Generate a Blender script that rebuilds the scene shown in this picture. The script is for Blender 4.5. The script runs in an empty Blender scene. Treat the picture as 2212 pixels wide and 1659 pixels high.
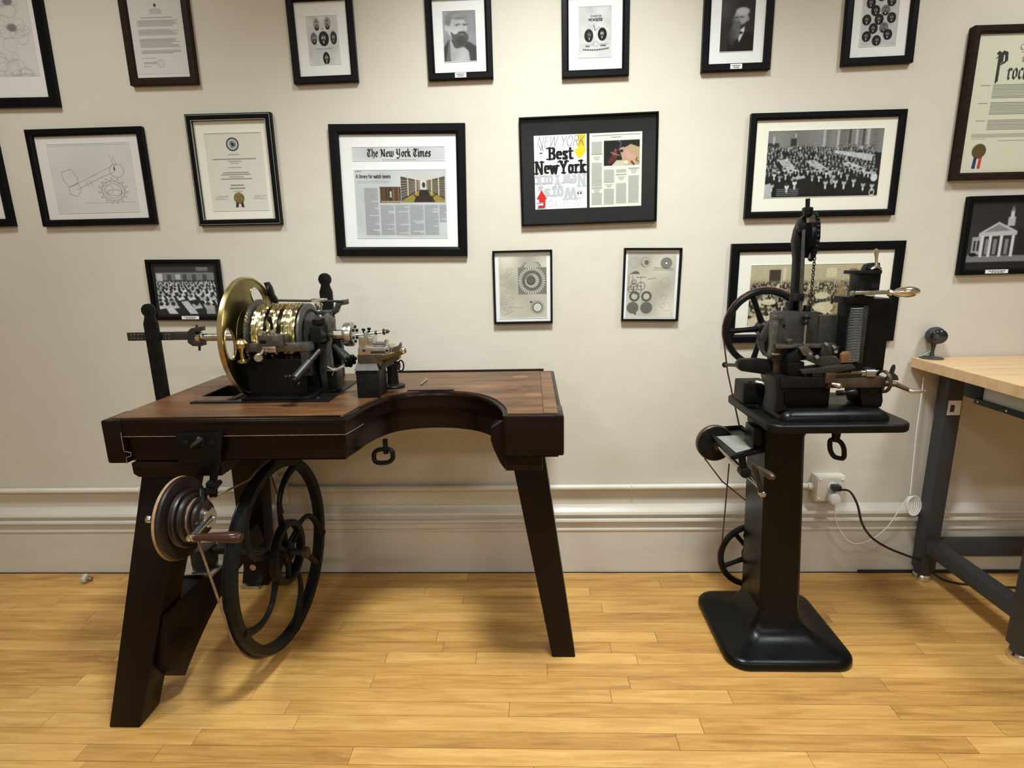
import bpy, bmesh, math, random
import numpy as np
from mathutils import Vector, Matrix

random.seed(7)
scn = bpy.context.scene
COL = scn.collection
PI = math.pi

# ------------------------------------------------------------------ camera
IMG_W, IMG_H = 2212.0, 1659.0
FPX = 1200.74
YAW, PITCH, ROLL = -0.03748044, 0.22191549, -0.021608
CAM = Vector((0.0, -2.271034, 1.375349))
_f = Vector((math.sin(YAW) * math.cos(PITCH), math.cos(YAW) * math.cos(PITCH), -math.sin(PITCH)))
_r0 = Vector((math.cos(YAW), -math.sin(YAW), 0.0))
_u0 = _r0.cross(_f)
_r = math.cos(ROLL) * _r0 + math.sin(ROLL) * _u0
_u = -math.sin(ROLL) * _r0 + math.cos(ROLL) * _u0
cd = bpy.data.cameras.new('camera')
cam = bpy.data.objects.new('camera', cd)
COL.objects.link(cam)
cd.sensor_fit = 'HORIZONTAL'
cd.sensor_width = 36.0
cd.lens = FPX / IMG_W * 36.0
cd.clip_start = 0.05
cam.matrix_world = Matrix(((_r.x, _u.x, -_f.x, CAM.x), (_r.y, _u.y, -_f.y, CAM.y), (_r.z, _u.z, -_f.z, CAM.z), (0, 0, 0, 1)))
scn.camera = cam

# ------------------------------------------------------------------ world, lights, exposure
world = bpy.data.worlds.new('world')
scn.world = world
world.use_nodes = True
world.node_tree.nodes['Background'].inputs[0].default_value = (1.0, 0.95, 0.88, 1)
world.node_tree.nodes['Background'].inputs[1].default_value = 0.05
scn.view_settings.view_transform = 'Standard'
scn.view_settings.look = 'None'
scn.view_settings.gamma = 1.0
scn.view_settings.use_curve_mapping = False
scn.view_settings.exposure = 0.0


def area_light(name, loc, sx, sy, power, color):
    ld = bpy.data.lights.new(name, 'AREA')
    ld.shape = 'RECTANGLE'
    ld.size, ld.size_y = sx, sy
    ld.energy = power
    ld.color = color
    o = bpy.data.objects.new(name, ld)
    o.location = loc
    COL.objects.link(o)
    return o


# ceiling luminaires of the room (all above and in front of the picture)
for lx_, lp_ in ((-1.8, 58), (0.2, 34), (2.1, 46)):
    area_light('ceiling_lamp', (lx_, -5.0, 3.35), 0.9, 0.3, lp_, (0.88, 0.965, 1.0))
# unseen spotlights: middle one on the machines, outer pair added to even the walls
for sx_, tx_, tz_, se_ in ((-1.75, -1.75, 1.0, 122), (0.15, 0.10, 0.6, 430), (1.9, 1.9, 1.25, 165)):
    sd = bpy.data.lights.new('unseen_spotlight', 'SPOT')
    sd.energy = se_
    sd.color = (0.865, 0.968, 1.0)
    sd.spot_size = math.radians(96)
    sd.spot_blend = 1.0
    sd.shadow_soft_size = 0.22
    spot = bpy.data.objects.new('unseen_spotlight', sd)
    spot.location = (sx_, -1.3, 3.2)
    spot.rotation_euler = (Vector((tx_, -0.42, tz_)) - Vector(spot.location)).to_track_quat('-Z', 'Y').to_euler()
    COL.objects.link(spot)


# ------------------------------------------------------------------ pixel -> place helpers
def ray(x, y):
    return (x - IMG_W / 2) / FPX * _r - (y - IMG_H / 2) / FPX * _u + _f


def U(x, y, Y):                 # on the plane at depth Y (parallel to the wall)
    d = ray(x, y)
    return CAM + d * ((Y - CAM.y) / d.y)


def UZ(x, y, z):                # on a level plane
    d = ray(x, y)
    return CAM + d * ((z - CAM.z) / d.z)


def UX(x, y, X):                # on a plane square to the wall
    d = ray(x, y)
    return CAM + d * ((X - CAM.x) / d.x)


# ------------------------------------------------------------------ materials
MATS = {}


def node(nt, kind, **kw):
    n = nt.nodes.new(kind)
    for k, v in kw.items():
        setattr(n, k, v)
    return n


def pbr(name, col, rough=0.5, metal=0.0, var=0.0, vscale=20.0, bump=0.0, bscale=60.0, stretch=(1, 1, 1), col2=None, spec=0.5, rvar=0.0, coat=0.0):
    m = bpy.data.materials.new(name)
    m.use_nodes = True
    nt = m.node_tree
    b = nt.nodes['Principled BSDF']
    b.inputs['Base Color'].default_value = (*col, 1)
    b.inputs['Roughness'].default_value = rough
    b.inputs['Metallic'].default_value = metal
    b.inputs['Specular IOR Level'].default_value = spec
    if coat:
        b.inputs['Coat Weight'].default_value = coat
        b.inputs['Coat Roughness'].default_value = 0.12
    geo = node(nt, 'ShaderNodeNewGeometry')
    mp = node(nt, 'ShaderNodeMapping')
    mp.inputs['Scale'].default_value = stretch
    nt.links.new(geo.outputs['Position'], mp.inputs['Vector'])
    if var or col2:
        n = node(nt, 'ShaderNodeTexNoise')
        n.inputs['Scale'].default_value = vscale
        n.inputs['Detail'].default_value = 6
        n.inputs['Roughness'].default_value = 0.6
        nt.links.new(mp.outputs[0], n.inputs['Vector'])
        cr = node(nt, 'ShaderNodeValToRGB')
        cr.color_ramp.elements[0].position = 0.3
        cr.color_ramp.elements[1].position = 0.7
        c2 = col2 if col2 else tuple(min(1, c * (1 + var)) for c in col)
        c1 = col if col2 else tuple(c * (1 - var) for c in col)
        cr.color_ramp.elements[0].color = (*c1, 1)
        cr.color_ramp.elements[1].color = (*c2, 1)
        nt.links.new(n.outputs['Fac'], cr.inputs[0])
        nt.links.new(cr.outputs[0], b.inputs['Base Color'])
        if rvar:
            mr = node(nt, 'ShaderNodeMapRange')
            mr.inputs['To Min'].default_value = max(0.02, rough - rvar)
            mr.inputs['To Max'].default_value = min(1, rough + rvar)
            nt.links.new(n.outputs['Fac'], mr.inputs['Value'])
            nt.links.new(mr.outputs[0], b.inputs['Roughness'])
    if bump:
        n2 = node(nt, 'ShaderNodeTexNoise')
        n2.inputs['Scale'].default_value = bscale
        n2.inputs['Detail'].default_value = 5
        nt.links.new(mp.outputs[0], n2.inputs['Vector'])
        bp = node(nt, 'ShaderNodeBump')
        bp.inputs['Strength'].default_value = bump
        bp.inputs['Distance'].default_value = 0.01
        nt.links.new(n2.outputs['Fac'], bp.inputs['Height'])
        nt.links.new(bp.outputs[0], b.inputs['Normal'])
    MATS[name] = m
    return m


M_WALL = pbr('wall_paint', (0.56, 0.505, 0.415), 0.62, var=0.035, vscale=2.2, bump=0.22, bscale=9.0, spec=0.35)
M_TRIM = pbr('trim_paint', (0.56, 0.505, 0.42), 0.38, var=0.05, vscale=6, bump=0.12, bscale=30.0, stretch=(0.3, 1, 1))
M_CEIL = pbr('ceiling_paint', (0.75, 0.72, 0.66), 0.8)
M_BLACK = pbr('black_japanned_iron', (0.0042, 0.0041, 0.0039), 0.30, var=0.25, vscale=18, bump=0.025, bscale=90, rvar=0.08, spec=0.16)
M_IRON = pbr('worn_black_iron', (0.0068, 0.0066, 0.006), 0.40, metal=0.12, var=0.4, vscale=40, bump=0.08, bscale=150, rvar=0.1, spec=0.16)
M_DSTEEL = pbr('dark_grey_steel', (0.036, 0.0345, 0.029), 0.42, metal=0.5, var=0.3, vscale=35, bump=0.05, bscale=200, rvar=0.1)
M_GSTEEL = pbr('grey_steel', (0.125, 0.12, 0.105), 0.36, metal=0.85, var=0.3, vscale=45, bump=0.05, bscale=220, rvar=0.1)
M_STEEL = pbr('bright_steel', (0.52, 0.51, 0.48), 0.24, metal=1.0, var=0.2, vscale=60, bump=0.03, bscale=250, rvar=0.08)
M_CHROME = pbr('polished_nickel', (0.72, 0.69, 0.62), 0.14, metal=1.0, var=0.08, vscale=50)
M_BRASS = pbr('polished_brass', (0.55, 0.45, 0.22), 0.27, metal=1.0, var=0.25, vscale=14, rvar=0.08)
M_OBRASS = pbr('old_brass', (0.27, 0.215, 0.085), 0.3, metal=1.0, var=0.35, vscale=9, rvar=0.1)
M_BRONZE = pbr('brown_oiled_steel', (0.085, 0.055, 0.034), 0.4, metal=0.6, var=0.4, vscale=30, bump=0.05, bscale=120)
M_COPPER = pbr('copper_brown', (0.22, 0.10, 0.045), 0.45, metal=0.4, var=0.3, vscale=40)
M_DWOOD = pbr('ebonised_wood', (0.0045, 0.0028, 0.0022), 0.26, col2=(0.013, 0.0048, 0.0032), vscale=9, bump=0.06, bscale=40, stretch=(0.4, 2, 2), rvar=0.07, spec=0.16)
M_DWOODV = pbr('ebonised_wood_upright', (0.005, 0.003, 0.0022), 0.32, col2=(0.010, 0.0045, 0.003), vscale=9, bump=0.06, bscale=40, stretch=(2, 2, 0.4), rvar=0.07, spec=0.16)
M_WORN_GLINT = pbr('pale_wear_and_glint', (0.20, 0.16, 0.11), 0.5, var=0.5, vscale=60)  # real wear at the corner joint; painted glint on the moulding
M_HANDLE = pbr('polished_rosewood', (0.028, 0.010, 0.0065), 0.22, col2=(0.055, 0.020, 0.012), vscale=30, stretch=(0.3, 2, 2))
M_LEATHER = pbr('leather_cord', (0.20, 0.12, 0.065), 0.7, var=0.3, vscale=60)
M_REDCORD = pbr('dark_red_cord', (0.085, 0.022, 0.017), 0.65, var=0.3, vscale=80)
M_TANEDGE = pbr('tan_wood_rim', (0.33, 0.19, 0.10), 0.55, var=0.3, vscale=30)
M_BROWNTURN = pbr('dark_turned_wood', (0.012, 0.0065, 0.0045), 0.36, var=0.4, vscale=30)
M_FRAME = pbr('black_frame_lacquer', (0.0035, 0.0035, 0.0037), 0.36, var=0.2, vscale=50, spec=0.1)
M_BFRAME = pbr('dark_brown_frame', (0.02, 0.011, 0.0075), 0.38, var=0.4, vscale=30, stretch=(1, 1, 3), spec=0.1)
M_GREYLINE = pbr('silver_fillet', (0.35, 0.34, 0.30), 0.4, metal=0.6)
M_MAT = pbr('white_mat_board', (0.70, 0.69, 0.665), 0.85, var=0.02, vscale=200)
M_CREAM = pbr('cream_mat_board', (0.70, 0.66, 0.555), 0.85, var=0.02, vscale=200)
M_PINKMAT = pbr('warm_white_paper', (0.64, 0.60, 0.56), 0.85, var=0.02, vscale=120)
M_BMAT = pbr('black_mat_board', (0.010, 0.0103, 0.011), 0.75, var=0.1, vscale=200, spec=0.1)
M_WHITE = pbr('white_label', (0.72, 0.71, 0.68), 0.6)
M_INK = pbr('black_ink', (0.004, 0.004, 0.004), 0.8, spec=0.05)
M_GREYINK = pbr('grey_ink', (0.20, 0.20, 0.20), 0.8, spec=0.05)
M_FAINT = pbr('faint_grey_ink', (0.42, 0.42, 0.42), 0.8, spec=0.05)
M_MIDINK = pbr('mid_grey_ink', (0.04, 0.04, 0.04), 0.8, spec=0.05)
M_PLASTIC = pbr('white_plastic', (0.72, 0.70, 0.66), 0.4)
M_CABLE = pbr('white_cable', (0.74, 0.72, 0.68), 0.45)
M_BCABLE = pbr('black_cable', (0.012, 0.012, 0.012), 0.45)
M_GREYTUBE = pbr('charcoal_powder_coat', (0.030, 0.031, 0.032), 0.5, var=0.12, vscale=120, bump=0.04, bscale=400)
M_DRAWER = pbr('grey_green_panel', (0.42, 0.44, 0.40), 0.5, var=0.05, vscale=20)
M_PIPE = pbr('painted_pipe', (0.60, 0.55, 0.46), 0.4, var=0.05, vscale=12, bump=0.05, bscale=40)
M_GLASSKNOB = pbr('cloudy_glass', (0.45, 0.42, 0.36), 0.12, var=0.3, vscale=80, coat=0.6)
M_SUB = pbr('dark_floor_joint', (0.035, 0.017, 0.007), 0.8)
M_LENS = pbr('black_lens', (0.006, 0.006, 0.008), 0.08, coat=0.5)
M_THREAD = pbr('bright_thread', (0.34, 0.34, 0.32), 0.4, metal=0.4)
M_PAPER = pbr('crumpled_paper', (0.27, 0.26, 0.22), 0.7, var=0.15, vscale=30, bump=0.2, bscale=40)


def glass_mat():
    m = bpy.data.materials.new('picture_glass')
    m.use_nodes = True
    nt = m.node_tree
    nt.nodes.clear()
    out = node(nt, 'ShaderNodeOutputMaterial')
    tr = node(nt, 'ShaderNodeBsdfTransparent')
    gl = node(nt, 'ShaderNodeBsdfGlossy')
    gl.inputs['Roughness'].default_value = 0.03
    lw = node(nt, 'ShaderNodeLayerWeight')
    lw.inputs['Blend'].default_value = 0.5
    pw = node(nt, 'ShaderNodeMath', operation='POWER')
    pw.inputs[1].default_value = 5.0
    fr = node(nt, 'ShaderNodeMath', operation='MULTIPLY_ADD')
    fr.inputs[1].default_value = 0.90
    fr.inputs[2].default_value = 0.035
    nt.links.new(lw.outputs['Facing'], pw.inputs[0])
    nt.links.new(pw.outputs[0], fr.inputs[0])
    mx = node(nt, 'ShaderNodeMixShader')
    nt.links.new(fr.outputs[0], mx.inputs[0])
    nt.links.new(tr.outputs[0], mx.inputs[1])
    nt.links.new(gl.outputs[0], mx.inputs[2])
    nt.links.new(mx.outputs[0], out.inputs[0])
    return m


M_GLASS = glass_mat()


def print_mat():                # flat print: colour comes from the sheet's own ink (colour attribute)
    m = bpy.data.materials.new('printed_sheet')
    m.use_nodes = True
    nt = m.node_tree
    b = nt.nodes['Principled BSDF']
    b.inputs['Roughness'].default_value = 0.75
    b.inputs['Specular IOR Level'].default_value = 0.2
    a = node(nt, 'ShaderNodeVertexColor')
    a.layer_name = 'ink'
    nt.links.new(a.outputs[0], b.inputs['Base Color'])
    return m


M_PRINT = print_mat()


def wood_planks(name, cols, base_rough, gscale, rnd=True, stretch=(1.2, 14, 14), spec=0.5, dirt=0.35):
    """strip wood: per-piece tone from Object Info random, grain along x"""
    m = bpy.data.materials.new(name)
    m.use_nodes = True
    nt = m.node_tree
    b = nt.nodes['Principled BSDF']
    b.inputs['Specular IOR Level'].default_value = spec
    geo = node(nt, 'ShaderNodeNewGeometry')
    oi = node(nt, 'ShaderNodeObjectInfo')
    off = node(nt, 'ShaderNodeVectorMath', operation='MULTIPLY_ADD')
    nt.links.new(oi.outputs['Random'], off.inputs[0])
    off.inputs[1].default_value = (13.7, 5.1, 9.3) if rnd else (0, 0, 0)
    nt.links.new(geo.outputs['Position'], off.inputs[2])
    mp = node(nt, 'ShaderNodeMapping')
    mp.inputs['Scale'].default_value = stretch
    nt.links.new(off.outputs[0], mp.inputs['Vector'])
    n = node(nt, 'ShaderNodeTexNoise')
    n.inputs['Scale'].default_value = gscale
    n.inputs['Detail'].default_value = 8
    n.inputs['Roughness'].default_value = 0.65
    n.inputs['Distortion'].default_value = 0.6
    nt.links.new(mp.outputs[0], n.inputs['Vector'])
    add = node(nt, 'ShaderNodeMath', operation='MULTIPLY_ADD')
    nt.links.new(oi.outputs['Random'], add.inputs[0])
    add.inputs[1].default_value = 0.28 if rnd else 0.0
    sub = node(nt, 'ShaderNodeMath', operation='SUBTRACT')
    nt.links.new(n.outputs['Fac'], sub.inputs[0])
    sub.inputs[1].default_value = 0.14 if rnd else 0.0
    nt.links.new(sub.outputs[0], add.inputs[2])
    cr = node(nt, 'ShaderNodeValToRGB')
    el = cr.color_ramp.elements
    el[0].position, el[1].position = 0.22, 0.80
    el[0].color, el[1].color = (*cols[0], 1), (*cols[-1], 1)
    if len(cols) == 3:
        e = el.new(0.48)
        e.color = (*cols[1], 1)
    nt.links.new(add.outputs[0], cr.inputs[0])
    # stains and mineral streaks
    n2 = node(nt, 'ShaderNodeTexNoise')
    n2.inputs['Scale'].default_value = 5.0
    n2.inputs['Detail'].default_value = 4
    mp2 = node(nt, 'ShaderNodeMapping')
    mp2.inputs['Scale'].default_value = (1.0, 4.0, 4.0)
    nt.links.new(off.outputs[0], mp2.inputs['Vector'])
    nt.links.new(mp2.outputs[0], n2.inputs['Vector'])
    mr = node(nt, 'ShaderNodeMapRange')
    mr.inputs['From Min'].default_value = 0.58
    mr.inputs['From Max'].default_value = 0.78
    mr.inputs['To Min'].default_value = 0.0
    mr.inputs['To Max'].default_value = dirt
    nt.links.new(n2.outputs['Fac'], mr.inputs['Value'])
    mx = node(nt, 'ShaderNodeMixRGB', blend_type='MULTIPLY')
    mx.inputs[2].default_value = (0.45, 0.30, 0.20, 1)
    nt.links.new(mr.outputs[0], mx.inputs[0])
    nt.links.new(cr.outputs[0], mx.inputs[1])
    nt.links.new(mx.outputs[0], b.inputs['Base Color'])
    rr = node(nt, 'ShaderNodeMapRange')
    rr.inputs['To Min'].default_value = base_rough - 0.07
    rr.inputs['To Max'].default_value = base_rough + 0.1
    nt.links.new(n2.outputs['Fac'], rr.inputs['Value'])
    nt.links.new(rr.outputs[0], b.inputs['Roughness'])
    bp = node(nt, 'ShaderNodeBump')
    bp.inputs['Strength'].default_value = 0.06
    bp.inputs['Distance'].default_value = 0.004
    nt.links.new(n.outputs['Fac'], bp.inputs['Height'])
    nt.links.new(bp.outputs[0], b.inputs['Normal'])
    return m


M_FLOOR = wood_planks('maple_strip', ((0.335, 0.158, 0.039), (0.53, 0.278, 0.075), (0.70, 0.41, 0.130)), 0.36, 3.0)
M_TOPWOOD = wood_planks('bench_top_wood', ((0.030, 0.012, 0.005), (0.115, 0.048, 0.017), (0.24, 0.115, 0.045)), 0.36, 2.2, stretch=(1.5, 9, 9), dirt=0.8)
M_MAPLE = wood_planks('butcher_block_maple', ((0.50, 0.30, 0.14), (0.62, 0.40, 0.21), (0.70, 0.48, 0.27)), 0.42, 2.5, stretch=(1.5, 12, 12), dirt=0.1)


# ------------------------------------------------------------------ mesh helpers
def hull2(pts):
    pts = sorted(set((round(a, 6), round(b, 6)) for a, b in pts))
    if len(pts) < 3:
        return pts

    def half(it):
        h = []
        for q in it:
            while len(h) > 1 and (h[-1][0] - h[-2][0]) * (q[1] - h[-2][1]) - (h[-1][1] - h[-2][1]) * (q[0] - h[-2][0]) <= 1e-12:
                h.pop()
            h.append(q)
        return h
    a, b = half(pts), half(reversed(pts))
    return a[:-1] + b[:-1]


def basis(ax):
    ax = Vector(ax).normalized()
    t = Vector((0, 0, 1)) if abs(ax.z) < 0.9 else Vector((1, 0, 0))
    a = ax.cross(t).normalized()
    b = ax.cross(a).normalized()
    return ax, a, b


class MB:
    def __init__(self):
        self.bm = bmesh.new()

    def raw(self, verts, faces):
        vs = [self.bm.verts.new(v) for v in verts]
        for f in faces:
            try:
                self.bm.faces.new([vs[i] for i in f])
            except ValueError:
                pass
        return self

    def _merge(self, t):
        me = bpy.data.meshes.new('tmp')
        t.to_mesh(me)
        t.free()
        self.bm.from_mesh(me)
        bpy.data.meshes.remove(me)

    def box(self, p0, p1, bev=0.0015, rot=None):
        p0, p1 = Vector(p0), Vector(p1)
        c, s = (p0 + p1) / 2, p1 - p0
        s = Vector((abs(s.x), abs(s.y), abs(s.z)))
        t = bmesh.new()
        bmesh.ops.create_cube(t, size=1.0)
        bmesh.ops.scale(t, vec=s, verts=t.verts)
        bev = min(bev, min(s) * 0.45)
        if bev > 0:
            bmesh.ops.bevel(t, geom=t.edges[:], offset=bev, segments=2, profile=0.6, affect='EDGES')
        if rot is not None:
            bmesh.ops.rotate(t, cent=(0, 0, 0), matrix=rot, verts=t.verts)
        bmesh.ops.translate(t, vec=c, verts=t.verts)
        self._merge(t)
        return self

    def pbox(self, x0, y0, x1, y1, Y, d, bev=0.0015):
        xl = (U(x0, y0, Y).x + U(x0, y1, Y).x) / 2
        xr = (U(x1, y0, Y).x + U(x1, y1, Y).x) / 2
        zt = (U(x0, y0, Y).z + U(x1, y0, Y).z) / 2
        zb = (U(x0, y1, Y).z + U(x1, y1, Y).z) / 2
        return self.box((xl, Y, zb), (xr, Y + d, zt), bev)

    def lathe(self, o, ax, prof, seg=28, cap=True):
        o = Vector(o)
        ax, a, b = basis(ax)
        rings = []
        for t, r in prof:
            rings.append([self.bm.verts.new(o + ax * t + (a * math.cos(2 * PI * k / seg) + b * math.sin(2 * PI * k / seg)) * max(r, 1e-5)) for k in range(seg)])
        for i in range(len(rings) - 1):
            for k in range(seg):
                k2 = (k + 1) % seg
                self.bm.faces.new((rings[i][k], rings[i][k2], rings[i + 1][k2], rings[i + 1][k]))
        if cap:
            self.bm.faces.new(rings[0][::-1])
            self.bm.faces.new(rings[-1])
        return self

    def cyl(self, p0, p1, r, r2=None, seg=20, bev=0.0):
        p0, p1 = Vector(p0), Vector(p1)
        L = (p1 - p0).length
        r2 = r if r2 is None else r2
        if bev:
            prof = [(0, r - bev), (bev, r), (L - bev, r2), (L, r2 - bev)]
        else:
            prof = [(0, r), (L, r2)]
        return self.lathe(p0, p1 - p0, prof, seg)

    def ball(self, c, r, sc=(1, 1, 1), seg=14):
        t = bmesh.new()
        bmesh.ops.create_uvsphere(t, u_segments=seg, v_segments=max(6, seg // 2 + 2), radius=r)
        bmesh.ops.scale(t, vec=sc, verts=t.verts)
        bmesh.ops.translate(t, vec=Vector(c), verts=t.verts)
        self._merge(t)
        return self

    def tube(self, pts, r, seg=8, closed=False, flat=None):
        pts = [Vector(q) for q in pts]
        n = len(pts)
        rr = r if isinstance(r, (list, tuple)) else [r] * n
        rings = []
        prev = None
        for i in range(n):
            if closed:
                d = pts[(i + 1) % n] - pts[(i - 1) % n]
            else:
                d = pts[min(i + 1, n - 1)] - pts[max(i - 1, 0)]
            d.normalize()
            if prev is None:
                _, a, b = basis(d)
            else:
                a = prev - d * prev.dot(d)
                a.normalize()
                b = d.cross(a)
            prev = a
            rings.append([self.bm.verts.new(pts[i] + (a * math.cos(2 * PI * k / seg) + b * math.sin(2 * PI * k / seg)) * rr[i]) for k in range(seg)])
        m = n if closed else n - 1
        for i in range(m):
            A, B = rings[i], rings[(i + 1) % n]
            for k in range(seg):
                k2 = (k + 1) % seg
                self.bm.faces.new((A[k], A[k2], B[k2], B[k]))
        if not closed:
            self.bm.faces.new(rings[0][::-1])
            self.bm.faces.new(rings[-1])
        return self

    def torus(self, c, ax, R, r, seg=40, sub=10, sq=1.0):
        """ring; sq stretches the section along the axis"""
        ax, a, b = basis(ax)
        c = Vector(c)
        rings = []
        for i in range(seg):
            t = 2 * PI * i / seg
            e = a * math.cos(t) + b * math.sin(t)
            rings.append([self.bm.verts.new(c + e * (R + r * math.cos(2 * PI * k / sub)) + ax * (r * sq * math.sin(2 * PI * k / sub))) for k in range(sub)])
        for i in range(seg):
            A, B = rings[i], rings[(i + 1) % seg]
            for k in range(sub):
                k2 = (k + 1) % sub
                self.bm.faces.new((A[k], A[k2], B[k2], B[k]))
        return self

    def ring(self, c, ax, r0, r1, h, seg=48, bev=0.003):
        """flat rim with a rectangular, eased section, centred on c"""
        ax, a, b = basis(ax)
        c = Vector(c)
        sec = [(r0 + bev, -h / 2), (r1 - bev, -h / 2), (r1, -h / 2 + bev), (r1, h / 2 - bev), (r1 - bev, h / 2), (r0 + bev, h / 2), (r0, h / 2 - bev), (r0, -h / 2 + bev)]
        rings = []
        for i in range(seg):
            t = 2 * PI * i / seg
            e = a * math.cos(t) + b * math.sin(t)
            rings.append([self.bm.verts.new(c + e * q + ax * w) for q, w in sec])
        for i in range(seg):
            A, B = rings[i], rings[(i + 1) % seg]
            for k in range(8):
                k2 = (k + 1) % 8
                self.bm.faces.new((A[k], A[k2], B[k2], B[k]))
        return self

    def prism(self, loop, vec, holes=(), bev=0.0):
        """planar outline (with holes) swept by vec"""
        t = bmesh.new()
        vec = Vector(vec)
        if not holes:
            vs = [t.verts.new(Vector(q)) for q in loop]
            t.faces.new(vs)
        else:
            for lp in (loop, *holes):
                vs = [t.verts.new(Vector(q)) for q in lp]
                for i in range(len(vs)):
                    t.edges.new((vs[i], vs[(i + 1) % len(vs)]))
            bmesh.ops.triangle_fill(t, use_beauty=True, edges=t.edges[:])
        r = bmesh.ops.extrude_face_region(t, geom=t.faces[:])
        bmesh.ops.translate(t, vec=vec, verts=[g for g in r['geom'] if isinstance(g, bmesh.types.BMVert)])
        bmesh.ops.recalc_face_normals(t, faces=t.faces[:])
        if bev:
            es = [e for e in t.edges if len(e.link_faces) == 2 and e.calc_face_angle() > 0.6]
            bmesh.ops.bevel(t, geom=es, offset=bev, segments=2, profile=0.6, affect='EDGES', clamp_overlap=True)
        self._merge(t)
        return self

    def ppoly(self, pts, Y, d, bev=0.001):
        return self.prism([U(x, y, Y) for x, y in pts], (0, d, 0), bev=bev)

    def build(self, name, mat, root=None, parent=None, label=None, kind=None, shade=35, recalc=True):
        if recalc:
            bmesh.ops.recalc_face_normals(self.bm, faces=self.bm.faces[:])
        if root is not None:
            bmesh.ops.translate(self.bm, vec=-root.location, verts=self.bm.verts)
        me = bpy.data.meshes.new(name)
        self.bm.to_mesh(me)
        self.bm.free()
        if shade:
            for q in me.polygons:
                q.use_smooth = True
            me.set_sharp_from_angle(angle=math.radians(shade))
        me.materials.append(mat)
        o = bpy.data.objects.new(name, me)
        COL.objects.link(o)
        p = parent if parent is not None else root
        if p is not None:
            o.parent = p
        if label:
            o['label'] = label
        if kind:
            o['kind'] = kind
        return o


def thing(name, label, cat, loc, group=None):
    o = bpy.data.objects.new(name, None)
    o.empty_display_size = 0.05
    o.location = loc
    COL.objects.link(o)
    o['label'] = label
    o['category'] = cat
    if group:
        o['group'] = group
    return o


def tag(o, label, cat, group=None):
    o['label'] = label
    o['category'] = cat
    if group:
        o['group'] = group
    return o


def struct(o):
    o['kind'] = 'structure'
    return o


def arc(cx, cy, rx, ry, a0, a1, n=10):
    return [(cx + rx * math.cos(math.radians(a0 + (a1 - a0) * i / n)), cy + ry * math.sin(math.radians(a0 + (a1 - a0) * i / n))) for i in range(n + 1)]


def spline(pts, n=6):
    """Catmull-Rom through 3D points"""
    P = [Vector(q) for q in pts]
    P = [P[0] * 2 - P[1]] + P + [P[-1] * 2 - P[-2]]
    out = []
    for i in range(1, len(P) - 2):
        for k in range(n):
            t = k / n
            a, b, c, d = P[i - 1], P[i], P[i + 1], P[i + 2]
            out.append(0.5 * ((2 * b) + (c - a) * t + (2 * a - 5 * b + 4 * c - d) * t * t + (3 * b - a - 3 * c + d) * t ** 3))
    out.append(P[-2])
    return out


# ------------------------------------------------------------------ the room
def slab(name, p0, p1, mat):
    mb = MB()
    mb.box(p0, p1, 0)
    return struct(mb.build(name, mat, shade=0))


RX, RY, RZ = 4.2, -6.0, 3.5
slab('wall_back', (-RX, 0, -0.02), (RX, 0.12, RZ), M_WALL)
slab('wall_left', (-RX - 0.12, RY, -0.02), (-RX, 0.12, RZ), M_WALL)
slab('wall_right', (RX, RY, -0.02), (RX + 0.12, 0.12, RZ), M_WALL)
slab('wall_front', (-RX, RY - 0.12, -0.02), (RX, RY, RZ), M_WALL)
slab('ceiling', (-RX, RY, RZ), (RX, 0.12, RZ + 0.1), M_CEIL)

floor = slab('floor', (-RX, RY, -0.06), (RX, 0.0, -0.004), M_SUB)
PITCH_Y = 0.0572
Y0 = -1.0003
unit = MB()
unit.box((-0.5, 0.0006, -0.012), (0.5, PITCH_Y - 0.0006, 0.0), 0.0)
tmpl = unit.build('plank', M_FLOOR, shade=0)
pm = tmpl.data
bpy.data.objects.remove(tmpl)
ends_px = [(1925, 1527), (2023, 1346), (1980, 1395), (1905, 1473), (2150, 1565), (2030, 1635), (196, 1332), (98, 1560), (268, 1246), (120, 1303), (918, 1278), (1000, 1297), (958, 1396), (1029, 1420), (1182, 1446), (835, 1420), (1488, 1243), (1358, 1470), (1300, 1313), (1575, 1500), (520, 1335), (640, 1560), (330, 1640), (1460, 1590), (760, 1625), (180, 1620), (1100, 1530)]
row_ends = {}
for ex, ey in ends_px:
    q = UZ(ex, ey, 0)
    row_ends.setdefault(int(math.floor((q.y - Y0) / PITCH_Y)), []).append(q.x)
rnd = random.Random(11)
NR0, NR1 = -8, 17
XE = 2.75
for i in range(NR0, NR1 + 1):
    e = sorted(row_ends.get(i, []))
    cuts = [-XE] + e + [XE]
    full = [-XE]
    for a, b in zip(cuts[:-1], cuts[1:]):
        x = a
        while b - x > 1.5:
            x += rnd.uniform(0.55, 1.3)
            if b - x < 0.3:
                break
            full.append(x)
        full.append(b)
    y0 = Y0 + i * PITCH_Y
    if y0 + PITCH_Y > 0.0:
        continue
    for a, b in zip(full[:-1], full[1:]):
        if b - a < 0.05:
            continue
        o = bpy.data.objects.new('plank', pm)
        o.location = ((a + b) / 2, y0, rnd.uniform(-0.0003, 0.0))
        o.scale = (b - a - 0.0013, 1, 1)
        COL.objects.link(o)
        o.parent = floor
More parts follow.
